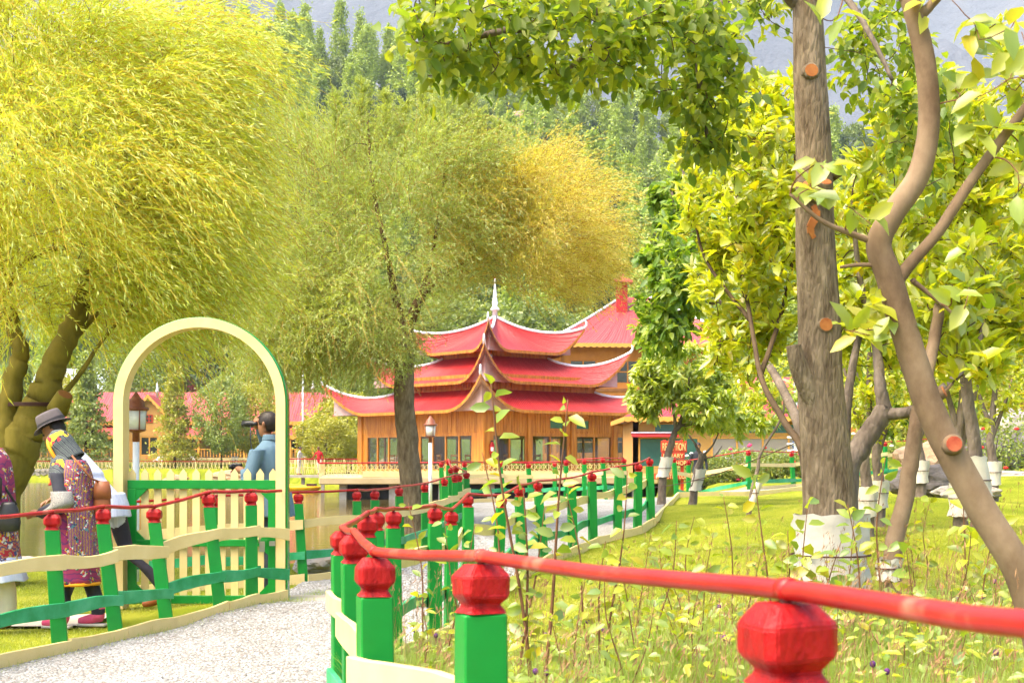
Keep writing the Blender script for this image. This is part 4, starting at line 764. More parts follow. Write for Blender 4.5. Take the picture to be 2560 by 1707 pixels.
rock(1000, 1168, 92, 1.8, 1, .6, 'brown boulder beside the jetty', 21, 'rockred')
rock(40, 1440, 17.6, .5, .4, .22, 'mossy stone at the foot of the left willow', 23)
# ================================================================== vegetation tools
def catmull(pts, per=5):
    pts = [V(p) for p in pts]; out = []
    for i in range(len(pts)-1):
        p0, p1, p2, p3 = pts[max(i-1, 0)], pts[i], pts[i+1], pts[min(i+2, len(pts)-1)]
        for k in range(per):
            t = k/per; out.append(.5*((2*p1)+(p2-p0)*t+(2*p0-5*p1+4*p2-p3)*t*t+(3*p1-p0-3*p2+p3)*t**3))
    out.append(pts[-1]); return out
class Tree:
    def __init__(s, name, label, base, cat='tree', group=None, seed=1):
        s.t = thing(name, label, cat, tuple(base), group); s.rd = random.Random(seed); s.N = []; s.D = []; s.R = []; s.tw = []; s.base = V(base)
    def limb(s, pts, r0, r1, mat, name='trunk', per=6, n=12, wig=.02, flare=0, rj=.018):
        q = catmull(pts, per); m = len(q); rad = [r0+(r1-r0)*(i/(m-1))**.9 for i in range(m)]
        if flare:
            for i in range(min(4, m)): rad[i] *= 1+flare*(1-i/4)**2
        rad = [r*(1+s.rd.uniform(-rj, rj)) for r in rad]
        q = [p+V((s.rd.gauss(0, wig), s.rd.gauss(0, wig), 0))*min(1, rad[i]*6) for i, p in enumerate(q)]
        mb = MB(); mb.tube(q, rad, n); o = mb.build(name, mat, s.t, base=s.base)
        for i in range(m): s.N.append(q[i]); s.D.append((q[min(i+1, m-1)]-q[max(i-1, 0)]).normalized()); s.R.append(rad[i])
        return o
    def stub(s, c, d, r, L, mat, cut):
        mb = MB(); c, d = V(c), V(d).normalized(); mb.tube([c-d*r, c+d*L*.2, c+d*L*.9, c+d*L], [r*1.35, r*1.2, r*1.03, r], 12); o = mb.build('cut_branch', mat, s.t, base=s.base)
        mb = MB(); mb.tube([c+d*L*.97, c+d*(L+.003)], [r*.93, r*.9], 12, smooth=False); mb.build('cut_face', cut, o, base=s.base)
    def grow(s, targets, r_tip=.004, sag=.1, k=5, r_max=.03, start=0, wob=.04):
        """connect target points to the nearest wood, nearest first, so that later twigs branch from earlier ones"""
        T = [V(t) for t in targets]; nodes = np.array([tuple(p) for p in s.N]); 
        d0 = [float(np.min(np.linalg.norm(nodes-np.array(t), axis=1))) for t in T]; T = [t for _, t in sorted(zip(d0, T), key=lambda q: q[0])]
        cap = len(s.N)+len(T)*k; A = np.zeros((cap, 3)); A[:len(s.N)] = nodes; cnt = len(s.N)
        for t in T:
            i = int(np.argmin(((A[start:cnt]-np.array(t))**2).sum(1)))+start; p0 = s.N[i]; L_ = (t-p0).length
            if L_ < .02: continue
            dd = (t-p0).normalized(); tan = (s.D[i]*.6+dd*.7).normalized(); r0 = min(s.R[i]*.75, r_max, r_tip+.012*L_); pts = [p0]; rr = [r0]
            for j in range(1, k+1):
                u = j/k; q = p0*(1-u)**2+(p0+tan*L_*.45)*2*u*(1-u)+t*u*u; q = q+V((s.rd.gauss(0, wob), s.rd.gauss(0, wob), s.rd.gauss(0, wob)))*L_*.35*(1 if j < k else 0)-V((0, 0, sag*L_*math.sin(u*math.pi)*.5)); pts.append(q); rr.append(r0+(r_tip-r0)*u)
            s.tw.append((pts, rr))
            for j in range(1, k+1): s.N.append(pts[j]); s.D.append((pts[j]-pts[j-1]).normalized()); s.R.append(rr[j]); A[cnt] = pts[j]; cnt += 1
    def twigs(s, mat, n=5, name='branches'):
        mb = MB()
        for pts, rr in s.tw: mb.tube(pts, rr, n, cap=False)
        return mb.build(name, mat, s.t, base=s.base, kind='stuff')
    def sites(s, frm=.3):
        P_, D_ = [], []
        for pts, rr in s.tw:
            for j in range(1, len(pts)):
                if j/(len(pts)-1) >= frm: P_.append(tuple(pts[j])); D_.append(tuple((pts[j]-pts[j-1]).normalized()))
        return np.array(P_), np.array(D_)
def ellipsoid(c, r, n, lo=.35, hi=1.0, rd=rng):
    u = unit(rd.normal(size=(n, 3)))*(rd.uniform(lo**3, hi**3, n)**(1/3))[:, None]; return u*np.array(r)[None]+np.array(c)[None]
def pxell(px, py, d, rx, ry, rdp, n, lo=.3): s_ = d/F; return ellipsoid(P(px, py, d), (rx*s_, rdp, ry*s_), n, lo)
LEAFM = []
def leaf_meshes(name, mat, k=4):
    out = []
    for i in range(k):
        v, q, t = leaves_np(np.zeros((1, 3)), np.array([[1., 0, 0]]), np.array([[rng.uniform(-.2, .2), 0, 1.]]), np.array([1.]), np.array([rng.uniform(.52, .68)])); out.append(npmesh(name, v, q, mat, tris=t))
    return out
def place_leaves(parent, meshes, Pb, D, N, L, name='leaf'):
    D = unit(D); S = unit(np.cross(N, D)); U = np.cross(D, S); b = org(parent)
    for i in range(len(Pb)):
        o = bpy.data.objects.new(name, meshes[i % len(meshes)]); COL.objects.link(o); o.parent = parent; k = L[i]
        o.matrix_basis = Matrix(((D[i, 0]*k, S[i, 0]*k, U[i, 0]*k, Pb[i, 0]-b.x), (D[i, 1]*k, S[i, 1]*k, U[i, 1]*k, Pb[i, 1]-b.y), (D[i, 2]*k, S[i, 2]*k, U[i, 2]*k, Pb[i, 2]-b.z), (0, 0, 0, 1)))
def strands(P0, D0, L, K, grav, wind, jit=.05):
    """drooping shoots, all at once: (n,K+1,3)"""
    n = len(P0); p = P0.copy(); d = unit(D0.copy()); out_ = [p.copy()]; st = (L/K)[:, None]; pull = np.array([wind[0], wind[1], wind[2]-1.0])
    for k in range(K): d = unit(d+pull[None]*grav*st*rng.uniform(.7, 1.3, (n, 1))+rng.normal(size=(n, 3))*jit); p = p+d*st; out_.append(p.copy())
    return np.stack(out_, 1)
def ribbon_mesh(name, S, w_, mat, parent):
    n, K, _ = S.shape; T = np.gradient(S, axis=1); side = np.cross(T, np.array([0, 1., .15])); side /= np.maximum(np.linalg.norm(side, axis=2, keepdims=True), 1e-9); wd = np.linspace(w_, w_*.4, K)[None, :, None]/2
    A = S-side*wd; B = S+side*wd; vs = np.stack([A, B], 2).reshape(-1, 3); i = (np.arange(n)[:, None]*K+np.arange(K-1)[None]).ravel()*2
    b = org(parent); return link(name, npmesh(name, vs-np.array(b), np.stack([i, i+1, i+3, i+2], 1), mat), parent, b)
def strand_leaves(S, per, L, W, spread, frm=1):
    n, K, _ = S.shape; Pb = []; D = []
    for k in range(frm, K):
        for j in range(per):
            t = rng.uniform(0, 1, (n, 1)); p = S[:, k-1]*(1-t)+S[:, k]*t; d = unit(S[:, k]-S[:, k-1]); Pb.append(p); D.append(unit(d+unit(rng.normal(size=(n, 3)))*spread))
    Pb = np.concatenate(Pb); D = np.concatenate(D); m = len(Pb); return Pb, D, rdir(m), rng.uniform(.7, 1.25, m)*L, rng.uniform(.8, 1.2, m)*W
def raised(S):
    """the crown is pruned higher over the water than over the path side"""
    x = S[:, :, 0]/S[:, :, 1]*F+CX; lim = np.interp(x, [600, 850, 940, 1045, 1080, 1130, 1190, 1245, 1300, 1360, 1420, 1500], [1060, 1030, 985, 950, 870, 795, 740, 685, 745, 795, 815, 815])+rng.normal(size=(len(S), 1))*22; zl = CZ+(YH-lim)/F*23
    return S[(S[:, :, 2] > zl).all(1)]
# ------------------------------------------------------------------ vegetation materials
M['bark_olive'] = barkmat('olive willow bark', [(.10, .075, .012), (.17, .135, .022), (.24, .18, .035)], 3.5, .5, (1, 1, .4), .02)
M['bark_rough'] = barkmat('rough brown bark', [(.08, .052, .028), (.19, .14, .085), (.31, .235, .15)], 19, .8, (1, 1, .25), .018)
M['bark_brown'] = barkmat('brown willow bark', [(.07, .04, .018), (.15, .09, .042), (.23, .14, .07)], 7, .9, (1, 1, .3), .03)
M['bark_smooth'] = barkmat('smooth tan bark', [(.11, .068, .038), (.20, .135, .08), (.28, .20, .125)], 5.5, .35, (1, 1, .6), .008)
M['bark_grey'] = barkmat('grey orchard bark', [(.08, .06, .045), (.16, .125, .095), (.25, .20, .16)], 8, .8, (1, 1, .4), .02)
M['twig_dk'] = solid('dark twigs', [(.05, .03, .015), (.11, .07, .035)], 6, .85)
M['twig_red'] = solid('reddish stems', [(.11, .045, .02), (.2, .09, .035)], 6, .8)
M['twig_yel'] = solid('golden willow shoots', [(.42, .27, .012), (.55, .38, .02)], 3, .7)
M['twig_org'] = solid('orange willow shoots', [(.30, .15, .02), (.42, .24, .03)], 3, .7)
M['cut_orange'] = solid('cut orange wood', [(.26, .07, .012), (.40, .15, .03)], 20, .8)
M['cut_red'] = solid('cut red wood', [(.26, .03, .010), (.40, .12, .05)], 25, .8)
M['wrap'] = solid('white plastic wrap', [(.52, .47, .38), (.66, .61, .52)], 3, .55, .5, 9, bdist=.02)
M['wl_leaf'] = leafmat('golden willow leaves', [(.44, .50, .035), (.54, .55, .03), (.36, .49, .08), (.54, .61, .25)], .54, big=.35, bigcols=[(.60, .54, .03), (.40, .51, .07)])  # palest leaf colour stands in for whitish highlights on the crown
M['wm_leaf'] = leafmat('grey green willow leaves', [(.23, .31, .06), (.29, .36, .07), (.35, .41, .13), (.42, .49, .26)], .5, big=.5, bigcols=[(.22, .29, .04), (.42, .46, .07)])
M['wo_leaf'] = leafmat('ochre willow leaves', [(.52, .45, .06), (.60, .49, .07), (.46, .46, .09), (.64, .53, .16)], .54)
M['pear_leaf'] = leafmat('pear leaves', [(.11, .19, .016), (.17, .25, .02), (.26, .32, .022), (.38, .40, .026)], .58, .5, gloss=.035)
M['apple_leaf'] = leafmat('yellow apple leaves', [(.36, .43, .013), (.45, .50, .014), (.55, .55, .018), (.27, .38, .016), (.58, .46, .012)], .54, .4, gloss=.08)
M['apple_dk'] = leafmat('green apple leaves', [(.10, .20, .016), (.18, .29, .022), (.32, .40, .028)], .5, .5, gloss=.04)
M['cherry_leaf'] = leafmat('cherry leaves', [(.24, .35, .022), (.34, .42, .026), (.46, .49, .03)], .52, .4, gloss=.08)
M['sap_leaf'] = leafmat('sapling leaves', [(.20, .30, .04), (.30, .38, .03), (.44, .44, .02), (.17, .27, .07), (.52, .42, .016)], .45, .4, gloss=.06)
M['fruit'] = solid('green apple fruit', [(.22, .30, .03), (.34, .38, .06)], 5, .4)
# ================================================================== the golden willow on the left
tb = V((X(-25, 15.2), 15.2, gz(X(-25, 15.2), 15.2)-.1))
T = Tree('willow_tree', 'huge golden yellow weeping willow leaning over the walkers at left', tb, seed=2); B_ = M['bark_olive']
Q = lambda px, py, d=15.2: P(px, py, d)
T.limb([tb, Q(0, 1240), Q(38, 1140), Q(72, 1065), Q(98, 1005), Q(130, 930), Q(165, 850), Q(200, 770), Q(250, 640), Q(300, 470), Q(330, 330, 15)], .27, .03, B_, 'trunk', flare=.25, n=16)
T.limb([Q(30, 1150), Q(15, 1060), Q(30, 960), Q(50, 890), Q(35, 820), Q(5, 720), Q(0, 560, 15.6), Q(40, 380, 15.8)], .15, .03, B_, 'limb')
T.limb([Q(5, 1180), Q(-60, 1000), Q(-150, 820, 15), Q(-220, 600, 15)], .15, .03, B_, 'limb')
T.limb([Q(5, 730), Q(40, 680), Q(65, 650), Q(120, 625), Q(190, 618), Q(260, 612)], .05, .02, B_, 'limb', wig=.005)
T.limb([Q(135, 1010), Q(180, 960), Q(220, 905), Q(245, 865), Q(330, 760, 14.6), Q(430, 620, 14.4)], .035, .012, B_, 'limb', wig=.003)
T.limb([Q(190, 790), Q(215, 690, 14.9), Q(300, 560, 14.6), Q(430, 430, 14.4)], .07, .02, B_, 'limb'); T.limb([Q(160, 870), Q(260, 760, 15.6), Q(400, 620, 15.8), Q(520, 520, 15.8)], .06, .015, B_, 'limb')
T.stub(Q(150, 1012, 15.0), (.5, -.35, .8), .085, .14, B_, M['wood_dk'])
mb = MB(); 
for k in range(4): mb.tube([Q(84, 1008+k*2.4, 15.2)+V((math.cos(a)*.275, math.sin(a)*.22, 0)) for a in np.linspace(0, 6.28, 24)], .006, 5)
mb.build('wire_band', M['bolt'], T.t)
tg = np.concatenate([pxell(160, 420, 15.2, 390, 430, 2.2, 210), pxell(350, 520, 15.2, 185, 330, 1.5, 110), pxell(60, 700, 15.4, 300, 160, 1.8, 50), pxell(60, 130, 15.2, 300, 190, 1.6, 70), pxell(420, 130, 15.2, 130, 120, 1.0, 24)])
tg = tg[tg[:, 2] > CZ-(800-YH)/F*15.2]; T.grow(tg, .004, -.05, 5, .03); T.twigs(M['twig_dk'])
SP, SD_ = T.sites(.2); i = rng.integers(0, len(SP), 10400); c0 = np.array(P(170, 560, 15.2)); rad = unit((SP[i]-c0)*np.array([1, 1, .25])[None])
D0 = rad*1.0+np.array([.35, -.05, .45])[None]+rng.normal(size=(len(i), 3))*.35
S = strands(SP[i]+rng.normal(size=(len(i), 3))*.12, D0, rng.uniform(.5, 1.35, len(i))*np.where(rng.uniform(0, 1, len(i)) < .12, 1.5, 1), 9, 1.25, (.42, 0, 0), .09)
ribbon_mesh('shoots', S[::2], .0065, M['twig_yel'], T.t)
leaf_object('crown', *strand_leaves(S, 2, .085, .0135, .55), M['wl_leaf'], T.t, 'quad', 'stuff')
# ================================================================== the willow in the middle
tb = on(1030, 23) - V((0, 0, .1)); T = Tree('willow_tree', 'grey green and ochre willow with dark trunk between the path and the pavilion', tb, seed=5); B_ = M['bark_brown']; Q = lambda px, py, d=23: P(px, py, d)
T.limb([tb, Q(1032, 1250), Q(1020, 1120), Q(1010, 1000), Q(1012, 900), Q(1010, 820)], .20, .15, M['bark_rough'], flare=.25, n=20, wig=.006, rj=.008)
T.limb([Q(1010, 840), Q(985, 720), Q(960, 600, 22.6), Q(930, 450, 22.4), Q(920, 300, 22.3)], .07, .015, B_, 'limb'); T.limb([Q(1012, 840), Q(1060, 730), Q(1150, 660, 23.4), Q(1260, 620, 23.6), Q(1350, 570, 23.6), Q(1430, 470, 23.5)], .10, .02, B_, 'limb')
T.limb([Q(1005, 880), Q(930, 780), Q(850, 690, 23.5), Q(770, 600, 23.8), Q(720, 480, 24), Q(700, 380, 24)], .06, .015, B_, 'limb'); T.limb([Q(1010, 850), Q(1070, 680, 22.5), Q(1100, 520, 22.2), Q(1120, 350, 22)], .05, .012, B_, 'limb'); T.limb([Q(1008, 920), Q(900, 870, 22.2), Q(800, 830, 21.8), Q(700, 780, 21.5)], .05, .012, B_, 'limb')
nG = len(T.N)
T.grow(np.concatenate([pxell(960, 630, 22.8, 300, 290, 2.1, 210), pxell(780, 580, 23.4, 190, 270, 1.6, 120), pxell(880, 800, 22.4, 270, 130, 1.5, 95), pxell(1130, 490, 22.4, 150, 160, 1.3, 60), pxell(730, 780, 22.6, 130, 130, 1.2, 40), pxell(790, 880, 22.4, 160, 80, 1.2, 44), pxell(980, 880, 22.4, 90, 60, .9, 24)]), .004, -.05, 5, .03)
SP, SD_ = T.sites(.2); T.twigs(M['twig_dk']); i = rng.integers(0, len(SP), 12500); c0 = np.array(P(980, 700, 23)); rad = unit((SP[i]-c0)*np.array([1, 1, .3])[None])
top = np.clip((SP[i][:, 2]-CZ-(YH-620)/F*23)/1.6, 0, 1)[:, None]
D0 = rad*.8+np.array([.15, -.1, .35])[None]+rng.normal(size=(len(i), 3))*.4+top*np.array([0, 0, 1.4])[None]
S = strands(SP[i]+rng.normal(size=(len(i), 3))*.14, D0, rng.uniform(.35, .95, len(i))*np.where(rng.uniform(0, 1, len(i)) < .12, 1.6, 1), 7, 1.5, (.1, 0, 0), .10)
S = raised(S)
# upright feathery leaders along the top
tops = np.array([P(px, py, d) for px, py, d in ((840, 330, 22.4), (905, 300, 22.3), (965, 330, 22.2), (1060, 320, 22.2), (1110, 310, 22), (1170, 330, 22.2), (1195, 380, 22), (1245, 400, 22.4), (760, 380, 23.6), (700, 360, 24), (655, 430, 24), (1010, 350, 22.6))])
st_ = [np.stack([t+np.array([.012*math.sin(k*1.3+j), 0, k*.12]) for k in range(8)]) for j, t in enumerate(tops)]; Sl = np.stack(st_)-np.array([0, 0, .30])
pp = Sl.reshape(-1, 3).repeat(16, 0); S2 = strands(pp, rdir(len(pp))*np.array([1, 1, .3])+np.array([0, 0, 1.0]), rng.uniform(.18, .42, len(pp))*np.tile(np.linspace(1.3, .5, 8).repeat(16), len(tops)), 7, 1.6, (.1, 0, 0), .06); S = np.concatenate([S, S2])
ribbon_mesh('shoots', np.concatenate([S[::3], strands(Sl[:, 0], np.tile([[0, 0, 1.]], (len(tops), 1)), np.full(len(tops), .95), 7, .01, (0, 0, 0), .02)]), .006, M['twig_org'], T.t)
leaf_object('crown', *strand_leaves(S, 3, .062, .0125, .7), M['wm_leaf'], T.t, 'quad', 'stuff')
T.tw = []; T.grow(np.concatenate([pxell(1350, 580, 23.3, 175, 215, 1.5, 150), pxell(1230, 530, 22.9, 140, 150, 1.2, 80), pxell(1430, 690, 23.4, 100, 70, 1.0, 24)]), .004, -.05, 5, .025, start=0)
SP, SD_ = T.sites(.2); T.twigs(M['twig_org'], name='ochre_branches'); i = rng.integers(0, len(SP), 5200); c0 = np.array(P(1340, 660, 23.5)); rad = unit((SP[i]-c0)*np.array([1, 1, .4])[None]); D0 = rad*.9+np.array([.2, -.1, .4])[None]+rng.normal(size=(len(i), 3))*.35
S = strands(SP[i]+rng.normal(size=(len(i), 3))*.12, D0, rng.uniform(.35, .95, len(i)), 7, 1.4, (.2, 0, 0), .07); S = raised(S); ribbon_mesh('ochre_shoots', S[::2], .006, M['twig_org'], T.t); leaf_object('ochre_crown', *strand_leaves(S, 3, .06, .0115, .65), M['wo_leaf'], T.t, 'quad', 'stuff')
# ================================================================== broad-leaved orchard trees
def broadleaf(T, mat, count, L, W, hang=.3, frm=.3, single=0, jit=.05, up=0, whorl=0, prefer=None, lname='leaf'):
    SP, SD_ = T.sites(frm); n = count; i = rng.integers(0, len(SP), n); Pb = SP[i]+rng.normal(size=(n, 3))*jit; D = unit(SD_[i]*.5+rdir(n)*.9+np.array([0, -.12, up-hang])[None]); N = unit(rdir(n)*.6+np.array([0, -.35, .9])[None]); Ls = rng.uniform(.65, 1.25, n)*L
    if single:
        inv = (np.abs(Pb[:, 0]/Pb[:, 1]) < .36) & ((CZ-Pb[:, 2])/Pb[:, 1]*F+YH > 0); sc = np.where(inv, Ls/Pb[:, 1], 0)
        pick = np.argsort(-sc*rng.uniform(.8, 1.2, n))[:single]; rest = np.setdiff1d(np.arange(n), pick); place_leaves(T.t, leaf_meshes(lname, mat), Pb[pick], D[pick], N[pick], Ls[pick], lname)
    else: rest = np.arange(n)
    leaf_object('crown', Pb[rest], D[rest], N[rest], Ls[rest], rng.uniform(.85, 1.15, len(rest))*W, mat, T.t, 'leaf', 'stuff')
def fruit(T, pts, r, label=None):
    for c in pts: mb = MB(); mb.lathe([(-.9*r, .3*r), (-.6*r, .8*r), (0, r), (.55*r, .85*r), (.85*r, .35*r)], c, 8, 0, True); mb.build('fruit', M['fruit'], T.t, base=T.base)
def wrap(par, pts, r, mat=None, flare=.3):
    """plastic sheet tied round a trunk: creased sleeve with a loose skirt"""
    rd = random.Random(int(r*1000)); q = catmull(pts, 4); mb = MB(); n = 22; vs = []; m = len(q)
    for i, p in enumerate(q):
        k = 1+flare*abs(i/(m-1)-.55)**1.5
        for j in range(n): a = 6.283*j/n; rr = r*k*(1+.13*math.sin(j*3.1+i*.6)+rd.uniform(-.04, .04)); vs.append(p+V((math.cos(a)*rr, math.sin(a)*rr, rd.uniform(-.01, .01))))
    mb.add(vs, [(i*n+j, i*n+(j+1) % n, i*n+n+(j+1) % n, i*n+n+j) for i in range(m-1) for j in range(n)], 0, True); o = mb.build('trunk_wrap', M['wrap'], par)
    p = q[m//2]; mb = MB(); mb.tube([p+V((math.cos(a)*r*1.12, math.sin(a)*r*1.12, 0)) for a in np.linspace(0, 6.28, 20)], .006, 4); mb.build('wrap_wire', M['bolt'], o, base=org(par))
# big pear tree
tb = on(2075, 8.2)-V((0, 0, .1)); T = Tree('pear_tree', 'thick rough trunked pear tree with leafy boughs hanging across the top', tb, seed=9); Q = lambda px, py, d=8.2: P(px, py, d)
T.limb([tb, Q(2075, 1400), Q(2072, 1250), Q(2062, 1100), Q(2050, 950), Q(2048, 800), Q(2038, 600), Q(2035, 400), Q(2025, 200), Q(2020, 50), Q(2010, -120), Q(1990, -320)], .175, .07, M['bark_rough'], n=24, per=8, wig=.001, flare=.12, rj=.004)
B_ = M['bark_grey']
T.limb([Q(2050, 1020, 8.15), Q(2012, 955, 8.12), Q(1992, 900, 8.1), Q(1984, 862, 8.1)], .07, .042, M['bark_rough'], 'dead_stub', n=16, wig=.001, rj=.01)
T.limb([Q(2025, 60), Q(1985, 0), Q(1900, -80, 7.9), Q(1750, -60, 7.4), Q(1560, 0, 7), Q(1400, 60, 6.8), Q(1250, 80, 6.7), Q(1120, 110, 6.6)], .055, .012, B_, 'bough'); T.limb([Q(1900, -80, 7.9), Q(1800, 20, 7.6), Q(1750, 130, 7.5), Q(1755, 260, 7.5), Q(1770, 350, 7.5)], .03, .009, B_, 'bough'); T.limb([Q(2015, -40), Q(2080, -40, 7.8), Q(2160, 60, 7.6), Q(2230, 200, 7.5)], .03, .01, B_, 'bough'); T.limb([Q(1560, 0, 7), Q(1480, 120, 6.9), Q(1400, 190, 6.8)], .02, .008, B_, 'bough')
st = len(T.N)-80
T.grow(np.concatenate([pxell(1180, 90, 6.7, 190, 110, .7, 60), pxell(1420, 90, 6.9, 230, 120, .8, 80), pxell(1680, 80, 7.2, 190, 120, .8, 70), pxell(1790, 260, 7.5, 85, 140, .4, 34), pxell(2190, 130, 8.9, 110, 180, .5, 40), pxell(1900, 20, 8.8, 120, 70, .4, 16), pxell(2290, 330, 7.6, 110, 150, .5, 30)]), .003, .08, 5, .014, start=90)
T.twigs(M['twig_dk']); broadleaf(T, M['pear_leaf'], 5200, .078, .048, .42, .2, 270, .06)
for px, py, dx, dd in ((2028, 178, .02, 8.105), (2064, 812, .05, 8.085)): T.stub(Q(px, py, dd), (dx, -1, .1), .042, .012, M['bark_rough'], M['cut_orange'])
for px, py in ((2022, 480), (2058, 474)): T.stub(Q(px, py, 8.06), (.1*(px-2040)/18, -.6, .8), .040, .05, M['bark_rough'], M['cut_orange'])
T.stub(Q(2085, 435, 8.2), (1, -.3, .5), .03, .06, M['bark_rough'], M['bolt'])
mb = MB(); q = [Q(2020+8*math.sin(k*1.1), 525+k*13, 8.2)+V((0, -.148+.004*abs(k-3), 0)) for k in range(7)]
for a, b, r in zip(q[:-1], q[1:], (.02, .03, .032, .03, .026, .016)): mb.bar(a, b+V((0, 0, -.004)), r*1.5, .02, up=(0, 1, 0))
mb.build('bark_wound', M['cut_orange'], T.t)
wrap(T.t, [Q(2075, 1285), Q(2076, 1350), Q(2077, 1420), Q(2078, 1475)], .205, flare=.10)
# trees standing right beside it and behind: yellow apples
def apple(label, limbs, ells, n, seed, mat='apple_leaf', bark='bark_grey', L=.115, W=.044, single=0, wraps=(), frm=.25, up=.6, fr_=0, r_tip=.004, whorls=True):
    d0 = limbs[0][0][0][2]; tb = on(limbs[0][0][0][0], d0)-V((0, 0, .08)); T = Tree('apple_tree' if 'cherry' not in label else 'cherry_tree', label, tb, seed=seed)
    for k, (pts, r0, r1) in enumerate(limbs):
        q = [P(*p) for p in pts]
        if k == 0: q[0] = tb
        T.limb(q, r0, r1, M[bark], 'trunk' if k == 0 else 'limb', wig=.01, flare=.2 if k == 0 else 0)
    T.grow(np.concatenate([pxell(*e) for e in ells]), r_tip, -.12, 5, .016); T.twigs(M['twig_dk'])
    broadleaf(T, M[mat], n, L, W, .0 if up else .35, frm, single, .03, up)
    for pts, r in wraps: wrap(T.t, [P(*p) for p in pts], r)
    if fr_: SP, _ = T.sites(.6); fruit(T, [V(p)-V((0, 0, .05)) for p in SP[rng.integers(0, len(SP), fr_)]], .03)
    return T
apple('yellow leaved apple tree whose crown fills the space left of the thick trunk', [([(2055, 1290, 9.6), (2015, 1165, 9.6), (1955, 1045, 9.8), (1905, 950, 10), (1880, 820, 10.4), (1850, 640, 10.8), (1840, 430, 11)], .032, .010), ([(1900, 940, 10.1), (1960, 760, 10.8), (1990, 560, 11), (1985, 350, 11)], .022, .008), ([(1875, 800, 10.5), (1760, 640, 11), (1730, 470, 11)], .018, .007)],
      [(1835, 470, 11, 150, 240, 1.0, 130, .2), (1910, 650, 11, 140, 270, 1.0, 120, .2), (1840, 720, 11.2, 110, 170, .8, 70, .2), (1930, 330, 11, 120, 160, .7, 50, .2), (1870, 860, 11, 100, 120, .5, 40, .2)], 6600, 21, single=150, bark='twig_dk')
apple('forked apple tree with yellow leaves right behind the thick trunk', [([(2125, 1290, 9.2), (2118, 1200, 9.2), (2150, 1120, 9.2), (2195, 1050, 9.2), (2212, 1020, 9.2)], .085, .06), ([(2212, 1025, 9.2), (2200, 960, 9.2), (2190, 860, 9.3), (2150, 700, 9.4), (2130, 500, 9.5)], .05, .012), ([(2205, 1035, 9.2), (2270, 1030, 9.1), (2320, 1000, 9.0), (2400, 930, 9.2), (2450, 850, 9.3), (2470, 700, 9.4)], .045, .012), ([(2118, 1210, 9.2), (2112, 1080, 9.3), (2125, 960, 9.3), (2160, 800, 9.4), (2250, 620, 9.5)], .05, .012)],
      [(2150, 620, 9.6, 130, 240, 1.0, 90, .2), (2300, 520, 9.8, 170, 260, 1.0, 110, .2), (2450, 620, 9.8, 150, 270, 1.0, 100, .2), (2340, 800, 9.8, 200, 120, .9, 60, .2), (2200, 850, 9.6, 110, 90, .6, 26, .2), (2480, 850, 9.9, 120, 110, .7, 40, .2), (2330, 330, 9.9, 160, 140, .8, 40, .2)], 8500, 23, single=150)
apple('yellow apple tree at the right edge with upright shoots', [([(2450, 1255, 13.5), (2440, 1150, 13.5), (2420, 1000, 13.5), (2400, 820, 13.5), (2370, 640, 13.5), (2360, 420, 13.5)], .085, .02), ([(2410, 960, 13.5), (2480, 820, 13.5), (2530, 640, 13.5), (2560, 420, 13.5)], .045, .012)],
      [(2380, 480, 13.5, 180, 260, 1.2, 80, .2), (2520, 520, 13.5, 130, 300, 1.2, 80, .2), (2430, 800, 13.5, 170, 150, 1.0, 50, .2), (2540, 200, 13, 90, 170, .8, 30, .2), (2530, 850, 13.5, 130, 120, .9, 40, .2)], 7500, 25, single=0, wraps=[([(2432, 1140, 13.5), (2445, 1200, 13.5), (2450, 1240, 13.5)], .11)])
apple('dark green apple tree with small green fruit left of the yellow apples', [([(2050, 1270, 12.5), (2010, 1120, 12.6), (1960, 980, 13), (1880, 850, 13.6), (1790, 740, 14.4), (1700, 640, 15), (1680, 480, 15)], .06, .012), ([(1800, 750, 14.3), (1730, 780, 15), (1660, 800, 15)], .025, .008), ([(1750, 690, 14.8), (1740, 560, 15), (1700, 400, 15)], .03, .01)],
      [(1685, 690, 14.4, 85, 150, .7, 70, .2), (1665, 800, 14.4, 80, 100, .5, 50, .2), (1730, 600, 15.2, 100, 180, .8, 60, .2), (1665, 500, 15, 45, 80, .4, 12, .2)], 4200, 27, 'apple_dk', L=.12, W=.062, up=0, fr_=14)
apple('young cherry tree with wrapped trunk left of the signboard', [([(1652, 1255, 27), (1660, 1180, 27), (1678, 1110, 27), (1690, 1075, 27), (1705, 1060, 27)], .085, .05), ([(1690, 1075, 27), (1680, 1000, 27), (1660, 930, 27)], .04, .012), ([(1700, 1065, 27), (1760, 1050, 27), (1810, 1010, 27)], .035, .01), ([(1697, 1065, 27), (1720, 980, 27), (1725, 880, 27)], .035, .01)],
      [(1700, 940, 27, 120, 85, .9, 110, .1), (1640, 960, 27, 75, 60, .6, 40, .1), (1790, 980, 27, 70, 60, .6, 36, .1), (1750, 1050, 27, 70, 35, .5, 20, .1), (1620, 1010, 27, 50, 40, .5, 22, .1), (1770, 1010, 26.5, 80, 50, .5, 30, .1)], 6200, 29, 'cherry_leaf', L=.17, W=.06, up=0, wraps=[([(1668, 1142, 27), (1662, 1170, 27), (1657, 1192, 27)], .11)])
